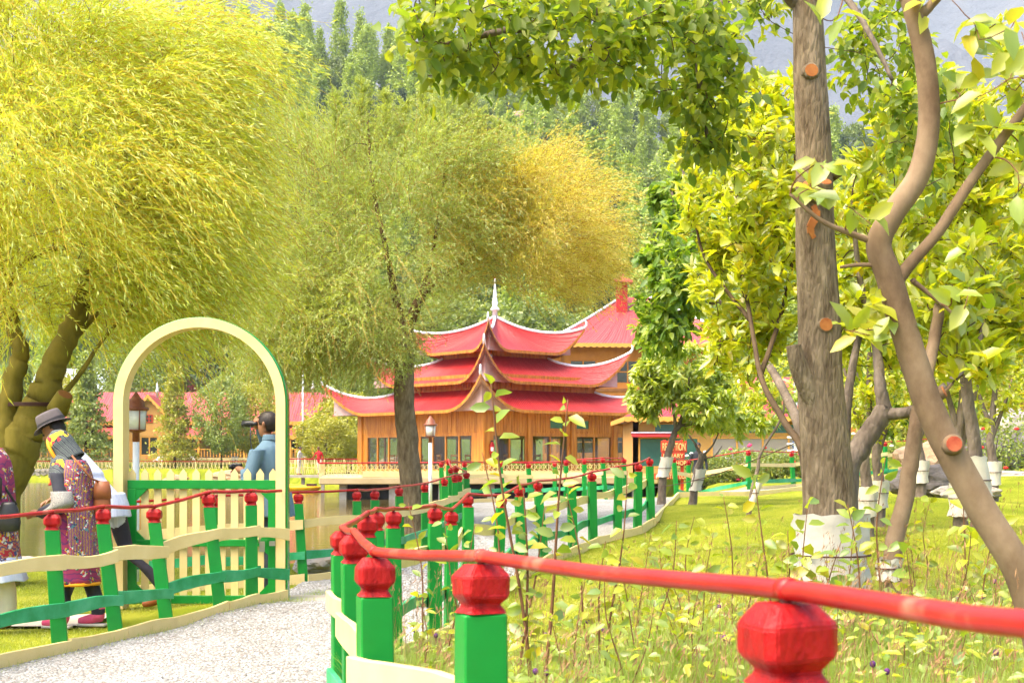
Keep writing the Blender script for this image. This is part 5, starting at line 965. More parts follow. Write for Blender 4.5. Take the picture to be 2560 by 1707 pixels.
apple('small cherry tree with wrapped trunk and bare twigs right of the signboard', [([(1730, 1245, 28), (1740, 1190, 28), (1752, 1150, 28), (1755, 1135, 28)], .085, .06), ([(1752, 1140, 28), (1738, 1110, 28), (1720, 1085, 28)], .035, .012), ([(1756, 1140, 28), (1780, 1115, 28), (1795, 1085, 28)], .03, .01), ([(1756, 1145, 28), (1785, 1140, 28), (1805, 1115, 28)], .02, .008)],
      [(1790, 1030, 28, 70, 50, .6, 26, .1), (1850, 1040, 28.5, 80, 60, .7, 40, .1), (1930, 1010, 29, 90, 70, .7, 40, .1)], 2600, 31, 'cherry_leaf', L=.17, W=.06, up=0, wraps=[([(1752, 1172, 28), (1744, 1200, 28), (1738, 1226, 28)], .11)])
apple('thin leaning apple sapling with white wrapped foot on the lawn', [([(1868, 1272, 21), (1880, 1230, 21), (1895, 1170, 21), (1903, 1130, 21), (1960, 1020, 21), (1930, 900, 21)], .04, .012)], [(1930, 930, 21, 80, 90, .6, 30, .1), (1880, 1000, 21, 60, 50, .5, 14, .1)], 700, 33, L=.1, W=.045, wraps=[([(1897, 1205, 21), (1887, 1232, 21), (1880, 1255, 21)], .055)])
apple('pale trunked apple tree with wrapped foot beneath the leaning trunk', [([(2222, 1440, 7.6), (2235, 1380, 7.6), (2262, 1250, 7.6), (2283, 1120, 7.6), (2300, 1000, 7.6), (2330, 880, 7.7), (2350, 760, 7.8)], .055, .03), ([(2290, 1090, 7.6), (2330, 1020, 7.7), (2380, 960, 7.8)], .02, .008)],
      [(2370, 720, 7.9, 110, 130, .5, 40, .1), (2420, 900, 7.9, 100, 80, .5, 22, .1)], 900, 35, bark='bark_smooth', wraps=[([(2225, 1395, 7.6), (2222, 1420, 7.6), (2220, 1450, 7.6)], .062)], single=60)
for k, (px, d, lab) in enumerate(((2165, 17.5, 'apple tree with two white wraps beyond the thick trunk'), (2195, 19, 'apple tree with a torn wrap just right of its twin'), (2400, 16, 'apple tree with white skirt of wrap beside the boulders'), (2480, 22, 'far right apple tree with an orange stained wrap'), (2300, 23, 'apple tree behind the rust stained boulder'))):
    y0_ = YH+(CZ-gz(X(px, d), d))/d*F; s_ = F/d
    lx_ = lambda u, dx=0: (px+dx, y0_-u*s_, d)
    apple(lab, [([lx_(0), lx_(.5, 4), lx_(1.0, -4), lx_(1.6, 6), lx_(2.3, 10)], .095, .03), ([lx_(1.0), lx_(1.5, 30), lx_(2.1, 60)], .045, .012), ([lx_(1.1), lx_(1.7, -34), lx_(2.2, -60)], .045, .012)], [(px, y0_-2.2*s_, d, 110, .75*s_, .9, 60, .2), (px+30, y0_-1.7*s_, d, 110, .5*s_, .8, 40, .2)], 2000, 41+k, 'apple_dk' if k in (1, 4) else 'apple_leaf', L=.1, W=.05, up=.1, wraps=[([lx_(.62, 3), lx_(.45, 2), lx_(.25, 0)], .12)])
# ------------------------------------------------------------------ the leaning trunk in front
tb = P(2660, 1720, 4.6); tb.z = gz(tb.x, 4.6)-.05; T = Tree('leaning_tree', 'smooth tan trunk leaning across the right foreground', tb, seed=50); Q = lambda px, py, d=4.5: P(px, py, d)
T.limb([tb, Q(2570, 1490), Q(2450, 1265), Q(2335, 1045), Q(2262, 830), Q(2222, 690), Q(2197, 612), Q(2232, 535), Q(2295, 440), Q(2322, 310), Q(2312, 150), Q(2275, 0), Q(2230, -160)], .053, .029, M['bark_smooth'], n=24, per=8, wig=.001, rj=.006)
T.limb([Q(2236, 715), Q(2275, 660), Q(2345, 580), Q(2430, 450), Q(2560, 275), Q(2680, 120)], .023, .014, M['bark_smooth'], 'limb', wig=.002)
T.limb([Q(2200, 610), Q(2130, 585), Q(2050, 550), Q(1975, 485)], .013, .005, M['bark_smooth'], 'limb', wig=.002); T.limb([Q(2205, 665), Q(2150, 662), Q(2100, 668)], .009, .005, M['bark_smooth'], 'limb', wig=.001); T.limb([Q(2305, 40), Q(2230, -40), Q(2170, -90)], .024, .01, M['bark_smooth'], 'limb'); T.limb([Q(2300, 40), Q(2350, -10), Q(2420, -90)], .018, .01, M['bark_smooth'], 'limb'); T.limb([Q(2280, 700), Q(2330, 740), Q(2400, 800)], .01, .004, M['bark_smooth'], 'limb')
T.stub(Q(2384, 1110, 4.44), (-.1, -.95, .1), .027, .010, M['bark_smooth'], M['cut_red']); T.stub(Q(2345, 985, 4.5), (.8, -.4, .4), .02, .02, M['bark_smooth'], M['cut_orange'])
cl = [(2180, 800, 5), (2120, 830, 4), (2230, 780, 4), (2080, 30, 2), (2420, 230, 5), (2480, 330, 5), (2530, 200, 5), (2560, 420, 5), (2020, 480, 4), (2060, 450, 3), (2500, 110, 5), (2450, 60, 4), (2540, 60, 4), (2130, 540, 3), (2380, 760, 3), (2330, 30, 4)]
ct = np.array([P(px+rng.normal(0, 22), py+rng.normal(0, 22), 4.5+rng.normal(0, .08)) for px, py, k in cl for _ in range(k)])
T.grow(ct, .002, .05, 4, .006, start=30); T.twigs(M['twig_red']); place_leaves(T.t, leaf_meshes('leaf', M['sap_leaf']), np.repeat(ct, 2, 0)+rng.normal(size=(len(ct)*2, 3))*.012, rdir(len(ct)*2)*np.array([1, .5, .7])+np.array([0, -.2, -.1]), rdir(len(ct)*2)*.5+np.array([0, -.7, .6]), rng.uniform(.07, .115, len(ct)*2))
# ================================================================== the wooded hillside and the mountain
def hill_z(x, y):
    t = max(0, y-160); return 1.5+t*(.465-.11*min(1, max(0, (x+85)/150)))+2.5*mnoise.noise(V((x*.012, y*.012, 3)))*min(1, t/30)+.00035*0-max(0, y-415)*.32
M['hill'] = solid('hillside scrub', [(.07, .11, .02), (.12, .165, .03), (.18, .19, .065)], .06, .95, .6, .5, detail=8, bdist=.5)
M['mount'] = solid('far grey mountain', [(.055, .065, .085), (.09, .10, .12), (.13, .13, .14)], .004, .95, .8, .02, detail=9, bdist=20, stretch=(1, 1, .5))
xs_ = np.linspace(-330, 330, 56); ys_ = np.concatenate([np.linspace(158, 440, 44), [520, 640]])
vs = np.array([(x*(.5+y/420), y, hill_z(x*(.5+y/420), y)-(.8 if y < 165 else 0)) for y in ys_ for x in xs_]); idx = np.arange(len(vs)).reshape(len(ys_), len(xs_)); quads = np.stack([idx[:-1, :-1], idx[:-1, 1:], idx[1:, 1:], idx[1:, :-1]], -1).reshape(-1, 4)
tag(link('hillside', npmesh('hillside', vs, quads, M['hill'], smooth=True)), kind='structure')
xs_ = np.linspace(-1500, 1500, 120); ys_ = np.linspace(900, 2300, 60); vs = []
for y in ys_:
    for x in xs_:
        u = (y-900)/1400; n_ = mnoise.fractal(V((x*.0016, y*.0016, 1.0)), .9, 2.1, 6); r_ = 1-abs(mnoise.noise(V((x*.0023, y*.0012, 7))))
        vs.append((x, y, 20+u*820*(.75+.4*r_)+n_*120*min(1, u*3)))
vs = np.array(vs); idx = np.arange(len(vs)).reshape(60, 120); quads = np.stack([idx[:-1, :-1], idx[:-1, 1:], idx[1:, 1:], idx[1:, :-1]], -1).reshape(-1, 4)
tag(link('mountain', npmesh('mountain', vs, quads, M['mount'], smooth=True)), kind='structure')
# ------------------------------------------------------------------ tree kinds of the hillside
M['poplar_leaf'] = leafmat('poplar leaves', [(.23, .34, .035), (.31, .41, .04), (.40, .47, .05)], .35, big=.10, bigcols=[(.22, .33, .06), (.42, .47, .04)])
M['broad_leaf'] = leafmat('hill broad leaves', [(.14, .23, .04), (.21, .30, .045), (.30, .37, .06)], .35, big=.12, bigcols=[(.09, .13, .03), (.20, .22, .04)])
M['fir_leaf'] = leafmat('dark conifer needles', [(.04, .08, .025), (.07, .12, .035), (.11, .15, .04)], .25)
M['yel_leaf'] = leafmat('yellow green foliage', [(.32, .33, .03), (.42, .40, .03), (.25, .30, .05)], .42, big=.3, bigcols=[(.27, .29, .035), (.46, .40, .03)])
M['mid_leaf'] = leafmat('soft green foliage', [(.18, .25, .05), (.25, .31, .06), (.30, .36, .09)], .4)
M['bark_pale'] = solid('pale poplar bark', [(.30, .26, .20), (.45, .40, .33)], 3, .9)
def crown_pts(kind, n, seed):
    r = np.random.default_rng(seed); z = r.uniform(0, 1, n); a = r.uniform(0, 6.283, n)
    if kind == 'poplar': R = .115*np.sin(np.clip(z*1.02, 0, 1)**.62*math.pi)**.7*(1+.25*np.sin(z*23+a*2+seed)); lo = .12
    elif kind == 'fir': R = .24*(1-z)**.85*(.72+.28*np.abs(np.sin(z*26+seed)))*(1+.18*np.sin(a*5+z*30)); lo = .08
    else: R = .36*np.sqrt(np.clip(1-(2*z-1)**2, 0, 1))*(1+.22*np.sin(a*3+z*7+seed)+.15*np.sin(a*5-z*11+2*seed)); lo = .22
    k = r.uniform(.25, 1, n)**.45
    # clumps: pull points to clump centres
    P_ = np.stack([np.cos(a)*R*k, np.sin(a)*R*k, lo+z*(1-lo)], 1); m = max(20, n//45); c = P_[r.integers(0, n, m)]; j = r.integers(0, m, n); t = r.uniform(.35, .9, (n, 1)); Q_ = c[j]*(1-0)+(P_-c[j])*0+r.normal(size=(n, 3))*np.array([.028, .028, .035 if kind != 'fir' else .012]); sel = r.uniform(0, 1, n) < .72
    P_[sel] = Q_[sel]; return P_, r
def far_tree_mesh(kind, n, seed, leafm, size, h=1.0):
    P_, r = crown_pts(kind, n, seed); D = unit(r.normal(size=(n, 3))+np.array([0, 0, .5 if kind == 'poplar' else -.2])); N = unit(r.normal(size=(n, 3))); Ls = r.uniform(.6, 1.3, n)*size; v, q, t = leaves_np(P_, D, N, Ls, Ls*.62, 'quad'); cr = npmesh('crown', v, q, M[leafm])
    mb = MB(); rd = random.Random(seed); mb.tube([V((rd.uniform(-.006, .006)*i, rd.uniform(-.006, .006)*i, i*.16)) for i in range(6)], [.014, .012, .010, .008, .006, .003], 6)
    for k in range(5): a = rd.uniform(0, 6.28); z0 = .2+.1*k; L_ = .06 if kind == 'poplar' else .2; mb.tube([V((0, 0, z0)), V((math.cos(a)*L_, math.sin(a)*L_, z0+.1))], [.006, .002], 4)
    return mb.mesh('trunk', M['bark_pale' if kind == 'poplar' else 'twig_dk']), cr
KIND = {'poplar': [far_tree_mesh('poplar', 3600, 1+k, 'poplar_leaf', .034) for k in range(3)], 'broad': [far_tree_mesh('broad', 4200, 11+k, 'broad_leaf', .05) for k in range(3)], 'fir': [far_tree_mesh('fir', 3600, 21+k, 'fir_leaf', .035) for k in range(2)]}
def far_tree(name, label, loc, h, wd, meshes, group=None, rz=0):
    t = thing(name, label, 'tree', loc, group, rz); t.scale = (h*wd, h*wd, h)
    for nm, me in zip(('trunk', 'crown'), meshes): o = bpy.data.objects.new(nm, me); COL.objects.link(o); o.parent = t
    return t
rd = random.Random(12); spots = []
def hill_spot(pxa, pxb, da, db): d = rd.uniform(da, db); return X(rd.uniform(pxa, pxb), d), d
for k in range(6000):
    x, y = hill_spot(540, 1720, 168, 418) if k % 8 < 6 else hill_spot(-200, 560, 165, 330) if k % 8 == 6 else hill_spot(1720, 2700, 170, 400)
    if all((x-a)**2+(y-b)**2 > (3.0+y*.0085)**2 for a, b, _ in spots): spots.append((x, y, k))
    if len(spots) >= 430: break
for x, y, k in spots:
    u = rd.random(); kind = 'poplar' if u < .62 else 'broad' if u < .88 else 'fir'
    lab, nm = {'poplar': ('slender poplar in the wooded hillside', 'poplar_tree'), 'broad': ('dark rounded tree in the wooded hillside', 'hillside_tree'), 'fir': ('dark pointed conifer in the wooded hillside', 'conifer_tree')}[kind]
    h = rd.uniform(13, 20) if kind == 'poplar' else rd.uniform(8, 13) if kind == 'broad' else rd.uniform(10, 16)
    if y > 360 and kind == 'poplar': h *= 1.15
    far_tree(nm, lab, (x, y, hill_z(x, y)-.3), h, rd.uniform(.9, 1.35), KIND[kind][k % len(KIND[kind])], lab.replace('slender ', '').split(' in ')[0]+'s on the hillside', rd.uniform(0, 6.28))
for px, py, d, h in ((850, 0, 400, 26), (800, 40, 395, 18), (900, 40, 398, 24), (770, 0, 405, 19), (700, 10, 402, 22), (960, 110, 395, 14), (1000, 40, 400, 19)):
    x = X(px, d); far_tree('poplar_tree', 'tall poplar on the skyline against the grey mountain, %s from the left' % {700: 'first', 770: 'second', 800: 'third', 850: 'fourth', 900: 'fifth', 960: 'sixth', 1000: 'seventh'}[px], (x, d, hill_z(x, d)-.5), h, .85, KIND['poplar'][px % 3], 'skyline poplars', px)
r1 = rock(1293, 350, 330, 4.5, 3, 6.5, 'pale crag standing out of the wooded hillside', 31, 'rockred')
# ------------------------------------------------------------------ garden trees near the far bank and around the buildings
G = {'fir_y': far_tree_mesh('fir', 8000, 41, 'yel_leaf', .028), 'fir_g': far_tree_mesh('fir', 8000, 42, 'mid_leaf', .028), 'round': far_tree_mesh('broad', 12000, 43, 'mid_leaf', .03), 'yel': far_tree_mesh('broad', 9000, 44, 'yel_leaf', .032), 'dark': far_tree_mesh('broad', 11000, 45, 'broad_leaf', .028), 'dark2': far_tree_mesh('broad', 11000, 46, 'broad_leaf', .028)}
def gtree(px, pytop, d, wd, kind, name, label, grp=None):
    x = X(px, d); z0 = gz(x, d) if d < 150 else hill_z(x, d); h = CZ+(YH-pytop)/F*d-z0; far_tree(name, label, (x, d, z0-.1), h, wd, G[kind], grp, px*.7)
gtree(436, 905, 127, .92, 'fir_y', 'conifer_tree', 'feathery yellow green conifer seen through the gate arch')
gtree(553, 948, 127.5, .88, 'round', 'willow_tree', 'rounded soft green willow seen through the gate arch')
gtree(640, 960, 130, .95, 'yel', 'garden_tree', 'yellow green tree behind the man with binoculars'); gtree(215, 880, 130, 1.0, 'fir_g', 'conifer_tree', 'green conifer behind the man in the hat'); gtree(150, 940, 134, 1.0, 'yel', 'garden_tree', 'yellow green bush tree behind the left trunk')
gtree(60, 905, 128, 1.1, 'fir_g', 'conifer_tree', 'green conifer left of the forked trunk'); gtree(870, 985, 104, 1.5, 'yel', 'juniper_tree', 'spreading yellow juniper beside the pavilion'); gtree(812, 1040, 100, 1.5, 'yel', 'juniper_tree', 'low yellow juniper behind the man in red'); gtree(880, 930, 112, 1.0, 'fir_g', 'conifer_tree', 'dark drooping conifer at the left end of the pavilion')
gtree(330, 880, 160, 1.2, 'dark2', 'garden_tree', 'dark tree behind the peach lodge gable'); gtree(560, 860, 178, 1.2, 'dark', 'garden_tree', 'dark tree right of the upper red roof'); gtree(665, 850, 165, 1.1, 'dark2', 'garden_tree', 'dark tree behind the right jamb of the arch'); gtree(720, 830, 160, 1.0, 'round', 'garden_tree', 'soft green tree above the lodge roof')
for k, (px, py, d, wd, kind) in enumerate(((1830, 860, 100, 1.0, 'dark'), (1900, 900, 90, 1.1, 'round'), (2010, 860, 96, 1.1, 'dark2'), (2120, 830, 90, 1.1, 'round'), (2230, 850, 80, 1.2, 'dark'), (2330, 900, 70, 1.2, 'yel'), (2420, 860, 78, 1.1, 'round'), (2520, 880, 66, 1.1, 'yel'), (2600, 820, 80, 1.1, 'dark2'), (1765, 900, 96, .9, 'yel'), (1480, 800, 150, 1.0, 'round'), (1330, 760, 140, 1.1, 'dark'), (1150, 760, 140, 1.1, 'round'), (1020, 780, 135, 1.2, 'dark2'))):
    gtree(px, py, d, wd, kind, 'background_tree', ['dark tree just right of the hall roof', 'soft green tree behind the long low lodge', 'dark tree beside the thick pear trunk', 'soft green tree between the pear trunk and the leaning trunk', 'dark tree behind the leaning trunk', 'yellow tree behind the rust stained boulder', 'soft green tree above the upper lawn', 'yellow tree near the right edge', 'dark tree at the right edge', 'yellow tree in front of the hall wall', 'soft green tree behind the hall chimney', 'dark tree behind the pavilion roofs on the right', 'soft green tree behind the pavilion spire', 'dark tree behind the pavilion on the left'][k])
# flower bushes
M['bush_leaf'] = leafmat('bush leaves', [(.13, .20, .035), (.22, .28, .04), (.32, .35, .08)], .4); M['petal_pink'] = solid('pink petals', (.72, .03, .12), 6, .6); M['petal_red'] = solid('red petals', (.6, .015, .012), 6, .6); M['petal_white'] = solid('white petals', (.8, .78, .70), 6, .6); M['petal_purple'] = solid('purple petals', (.10, .02, .13), 6, .7)
def bush(px, d, w_, h, label, flowers=None, seed=0):
    x = X(px, d); z0 = gz(x, d); t = thing('flower_bush', label, 'bush', (x, d, z0)); n = 2200; p = ellipsoid((x, d, z0+h*.5), (w_, w_*.6, h*.55), n, .3); D = unit(rdir(n)+np.array([0, 0, .4])); leaf_object('foliage', p, D, rdir(n), rng.uniform(.06, .12, n), rng.uniform(.04, .07, n), M['bush_leaf'], t, 'quad', 'stuff')
    mb = MB(); [mb.tube([(x, d, z0), tuple(p[i])], [.02, .005], 5) for i in range(10)]; mb.build('stems', M['twig_dk'], t)
    if flowers:
        q = ellipsoid((x, d-.1, z0+h*.6), (w_, w_*.6, h*.6), 14, .85); q = q[q[:, 1] < d+.1]
        for c in q: mb = MB(); mb.lathe([(-.02, .03), (.0, .07), (.03, .06), (.05, .02)], c, 7, 0, True); mb.build('flower', M[flowers], t)
for k, (px, d, w_, h, lab, fl) in enumerate(((1760, 43, .9, .95, 'leafy rose bush right of the signboard', 'petal_white'), (1840, 43, .9, 1.0, 'tall bush with pink blooms behind the lawn fence', 'petal_pink'), (1930, 44, .9, .9, 'rose bush with red blooms near the white pole', 'petal_red'), (2010, 44, .8, .8, 'low rose bush beside the thick trunk', 'petal_pink'), (1610, 46, .8, .6, 'small rose bush left of the signboard', 'petal_red'), (2100, 40, 1.0, 1.1, 'leafy bush behind the forked apple tree', None), (2480, 34, 1.1, 1.6, 'bright leafy shrub beside the grey boulder', 'petal_red'), (2160, 44, 1.2, 1.3, 'leafy bush in front of the dark house wall', 'petal_white'))): bush(px, d, w_, h, lab, fl, k)
for k, px in enumerate((110, 200, 310, 350, 430, 510, 600, 660)): bush(px, 128, 2.2, .8, 'low rose bed on the far bank, %s from the left' % ('first second third fourth fifth sixth seventh eighth'.split()[k]), 'petal_red' if k % 2 else 'petal_white', 20+k)
# ================================================================== grass, saplings, flowers
M['grass'] = leafmat('meadow grass', [(.17, .29, .018), (.25, .36, .022), (.34, .40, .035), (.40, .40, .07)], .48, big=.7, bigcols=[(.19, .32, .018), (.35, .39, .04)])
M['grass_short'] = leafmat('lawn grass', [(.21, .26, .014), (.30, .34, .02), (.38, .37, .035)], .45, big=.8, bigcols=[(.20, .26, .014), (.38, .37, .035)])
M['seedhead'] = solid('reddish grass heads', [(.24, .11, .05), (.34, .20, .09)], 8, .8)
FR = np.array([(X(q[0]+q[3], q[2]), q[2]) for q in RIGHT])
def right_of_fence(p, m_=.06): return p[:, 0] > np.interp(p[:, 1], FR[:, 1], FR[:, 0])+m_
def blades(p, h, w_, mat, name, label, lean=.35, bend=1):
    n = len(p); z_ = ground_np(p); B0 = np.column_stack([p, z_-.01]); D = unit(rng.normal(size=(n, 3))*np.array([lean, lean, .05])+np.array([.06, 0, 1.0])); N = unit(rng.normal(size=(n, 3))*np.array([1, .5, .1])+np.array([0, -.8, 0]))
    v, q, t = leaves_np(B0, D, N, h, w_, 'blade'); return tag(link(name, npmesh(name, v, q, mat, tris=t)), label, kind='stuff')
def meadow(n, y0, y1, x1=.40):
    y = y0+(y1-y0)*rng.uniform(0, 1, n)**1.2; x = rng.uniform(-.1, x1, n)*y; p = np.stack([x, y], 1); return p[right_of_fence(p)]
p = meadow(130000, 3.0, 9.6); cl_ = np.array([mnoise.noise(V((a*1.3, b*1.3, 0))) for a, b in p]); fall = np.clip((10-p[:, 1])/3.5, .15, 1)
blades(p, (.18+.30*rng.uniform(0, 1, len(p))**1.5+.10*cl_)*fall*np.clip(.75+cl_, .5, 1.3), rng.uniform(.002, .0045, len(p)), M['grass'], 'tall_grass', 'tall uncut meadow grass behind the near fence')
p = meadow(60000, 8.0, 20, .42); q_ = meadow(30000, 18, 36, .42); blades(np.concatenate([p, q_]), rng.uniform(.02, .05, len(p)+len(q_)), rng.uniform(.004, .008, len(p)+len(q_)), M['grass_short'], 'short_grass', 'mown grass of the right lawn', .6)
y = rng.uniform(8.0, 17, 60000); x = rng.uniform(-8, -1.7, 60000); p = np.stack([x, y], 1); FL = np.array([(X(q[0]+q[3], q[2]), q[2]) for q in LEFT]+[(-1.9, 12.1), (-1.9, 13.6)]); ok = (p[:, 0] < np.interp(p[:, 1], FL[:, 1], FL[:, 0])-.04) & ~((p[:, 1] > 10.9) & (p[:, 1] < 11.75)) & (ground_np(p) > -.42) & (np.abs(p[:, 0]/p[:, 1]) < .42); p = p[ok]
blades(p, rng.uniform(.02, .055, len(p)), rng.uniform(.003, .006, len(p)), M['grass_short'], 'short_grass', 'short grass between the left fence and the lake', .6)
# tufts along the kerbs
def along(line, n, spread):
    L_ = smooth_line(line, 400); i = rng.integers(0, 400, n); return L_[i]+rng.normal(size=(n, 2))*spread
p = np.concatenate([along([tuple(a) for a in FL[1:]], 5200, .06)+np.array([.07, -.03]), along([tuple(a) for a in FR[3:16]], 5000, .05)+np.array([.06, 0]), along([(-2.3, 11.6), (-1.95, 11.95), (-1.7, 12.1)], 1500, .08)]); blades(p, rng.uniform(.03, .12, len(p))*rng.uniform(.4, 1, len(p)), rng.uniform(.002, .004, len(p)), M['grass'], 'grass_tufts', 'grass tufts growing along the kerb boards', .5)
# flowering grass stalks
p = meadow(700, 3.5, 9.8, .38); n = len(p); z_ = ground_np(p); S = strands(np.column_stack([p, z_]), np.tile([[.05, 0, 1.]], (n, 1))+rng.normal(size=(n, 3))*.12, rng.uniform(.45, .75, n), 6, .35, (.3, 0, 0), .05)
gs = thing('grass_stalks', 'reddish seeding grass stalks rising from the meadow', 'grass', (.5, 5, .2)); gs['kind'] = 'stuff'; ribbon_mesh('stalks', S, .0022, M['seedhead'], gs)['kind'] = 'stuff'
hp = S[:, -2:].reshape(-1, 3).repeat(5, 0); leaf_object('seed_heads', hp+rng.normal(size=hp.shape)*.008, rdir(len(hp))*.5+np.array([.2, 0, .8]), rdir(len(hp)), rng.uniform(.02, .04, len(hp)), rng.uniform(.003, .005, len(hp)), M['seedhead'], gs, 'quad', 'stuff')
SAPM = leaf_meshes('leaf', M['sap_leaf'], 4)
def sapling(px, d, h, tops, nleaf, L, label, seed):
    rd = random.Random(seed); x = X(px, d); b = V((x, d, gz(x, d))); t = thing('sapling', label, 'sapling', tuple(b), 'fruit saplings in the meadow'); Pl, Dl = [], []
    for k, (dx, fr_) in enumerate(tops):
        tip = b+V((dx, rd.uniform(-.08, .08), h*fr_)); q = catmull([b, b.lerp(tip, .35)+V((rd.uniform(-.03, .03), 0, .03)), b.lerp(tip, .7)+V((rd.uniform(-.03, .03), 0, .01)), tip], 5); mb = MB(); mb.tube(q, [.0065*(1-.75*i/(len(q)-1))*h for i in range(len(q))], 6); mb.build('stem', M['twig_red'], t)
        for j in range(nleaf):
            u = .22+.78*(j+rd.uniform(0, .6))/nleaf; i = min(int(u*(len(q)-1)), len(q)-2); p0 = q[i].lerp(q[i+1], u*(len(q)-1)-i if u < 1 else 1); a = j*2.4+rd.uniform(-.4, .4); Pl.append(tuple(p0)); Dl.append((math.cos(a), math.sin(a)*.8, rd.uniform(-.55, .8)))
    Pl, Dl = np.array(Pl), np.array(Dl); n = len(Pl); st_ = Pl+unit(Dl)*.012; place_leaves(t, SAPM, st_, Dl, rdir(n)*.8+np.array([0, -.6, .7]), rng.uniform(.6, 1.15, n)*L)
    return t
SAP = [(1345, 6.2, .98, [(-.16, 1), (.10, .95), (-.05, .7)], 15, .062, 'tallest sapling rising in front of the pavilion beside the path fence'), (1500, 5.2, .52, [(.10, 1), (-.12, .9), (.02, .7)], 11, .055, 'bushy sapling with crossing stems behind the near pipe rail'), (1290, 4.6, .52, [(-.12, 1), (.10, .8)], 11, .052, 'sapling just right of the second nearest post'), (1090, 5.0, .46, [(-.10, 1), (.14, .9)], 10, .045, 'thin sapling between the two near posts'),
       (1180, 6.6, .62, [(-.10, 1), (.08, .75)], 10, .05, 'slender sapling leaning over the fence bend'), (1620, 4.8, .50, [(.1, 1), (-.1, .8)], 10, .055, 'sapling with drooping leaves below the pipe rail'), (1745, 5.6, .46, [(.05, 1), (-.12, .75)], 10, .055, 'sapling left of the wrapped pear trunk'), (1830, 6.8, .62, [(-.04, 1), (.1, .7)], 12, .04, 'small leaved sapling on the lawn edge'),
       (1930, 4.9, .64, [(-.06, 1), (.05, .75)], 10, .07, 'sapling with large pale leaves in front of the wrapped trunk'), (2010, 4.7, .62, [(.02, 1), (-.06, .7), (.12, .8)], 9, .066, 'taller sapling against the white trunk wrap'), (2110, 5.6, .5, [(.05, 1), (-.07, .8)], 10, .055, 'sapling right of the trunk wrap'), (2190, 6.6, .58, [(.03, 1), (-.1, .8)], 14, .055, 'yellow sapling beside the pale wrapped trunk'),
       (2330, 4.4, .42, [(.12, 1), (-.1, .9)], 10, .055, 'low sapling under the leaning trunk'), (2420, 5.2, .62, [(-.03, 1), (.12, .8)], 11, .06, 'sapling with reddish stem behind the leaning trunk'), (2500, 3.6, .36, [(.02, 1), (-.1, .8)], 9, .05, 'sapling near the right edge above the pipe rail'), (1720, 3.3, .34, [(.05, 1), (-.08, .8)], 9, .05, 'sapling left of the nearest post'), (1560, 3.0, .34, [(-.06, 1), (.09, .8)], 9, .05, 'sapling in the bottom meadow left of the yellow leaf'),
       (1420, 3.4, .36, [(.06, 1), (-.06, .8)], 9, .048, 'sapling beside the second nearest post at the bottom'), (1080, 3.6, .34, [(-.05, 1), (.08, .7)], 9, .042, 'small sapling in the gap between the near posts'), (2250, 3.2, .32, [(.04, 1), (-.09, .9)], 9, .05, 'sapling right of the nearest post'), (2380, 2.8, .27, [(.04, 1), (-.07, .8)], 8, .045, 'sapling in the bottom right corner meadow'), (2080, 3.4, .36, [(.02, 1), (-.06, .7)], 8, .05, 'sapling behind the nearest post knob'),
       (1580, 8.2, .44, [(.08, 1), (-.1, .8)], 12, .06, 'yellowish sapling on the lawn by the fence end'), (1700, 7.6, .42, [(.06, 1), (-.08, .8)], 11, .055, 'sapling in the middle of the lawn edge'), (2300, 8.8, .5, [(.06, 1), (-.1, .8)], 12, .055, 'sapling behind the pale trunked apple')]
YT = [955, 1175, 1130, 1255, 1300, 1300, 1330, 1240, 1185, 1250, 1290, 1140, 1300, 1200, 1380, 1430, 1400, 1440, 1480, 1470, 1490, 1470, 1330, 1290, 1250]
for k, ((px, d, h, tops, nl, L_, lab), yt) in enumerate(zip(SAP, YT)):
    d2 = d if d > 5.9 else 4.3+d*.45; h2 = CZ-(yt-YH)/F*d2-gz(X(px, d2), d2); sapling(px, d2, h2, [(t_[0]*1.3, t_[1]) for t_ in tops], nl+(14 if k == 0 else 8), L_*1.4, lab, 60+k)
p = meadow(2600, 4.2, 9.2, .38); n = len(p); z_ = ground_np(p)+rng.uniform(.08, .5, n)*np.clip((10-p[:, 1])/3.5, .2, 1); leaf_object('weeds', np.column_stack([p, z_]), rdir(n)*np.array([1, 1, .5]), rdir(n)*.5+np.array([0, -.4, 1]), rng.uniform(.03, .07, n), rng.uniform(.018, .035, n), M['sap_leaf'], None, 'leaf', 'stuff')['label'] = 'leafy weeds mixed into the meadow grass'
fl = meadow(70, 4.5, 7.5, .36); mbs = MB(); mbs.lathe([(-.011, .004), (-.004, .010), (.006, .011), (.013, .006)], (0, 0, 0), 7, 0, True); HEAD = mbs.mesh('flower_head', M['petal_purple'])
mbs = MB(); mbs.tube([(0, 0, -.4), (.01, 0, -.2), (0, 0, 0)], .0015, 4); STEM = mbs.mesh('stem', M['twig_red'])
for k, (x, y) in enumerate(fl[:44]):
    t = thing('clover_flower', 'small purple clover flower in the tall meadow grass', 'flower', (x, y, gz(x, y)+rd.uniform(.25, .48)), 'purple clover flowers')
    for nm, me in (('flower_head', HEAD), ('stem', STEM)): o = bpy.data.objects.new(nm, me); COL.objects.link(o); o.parent = t
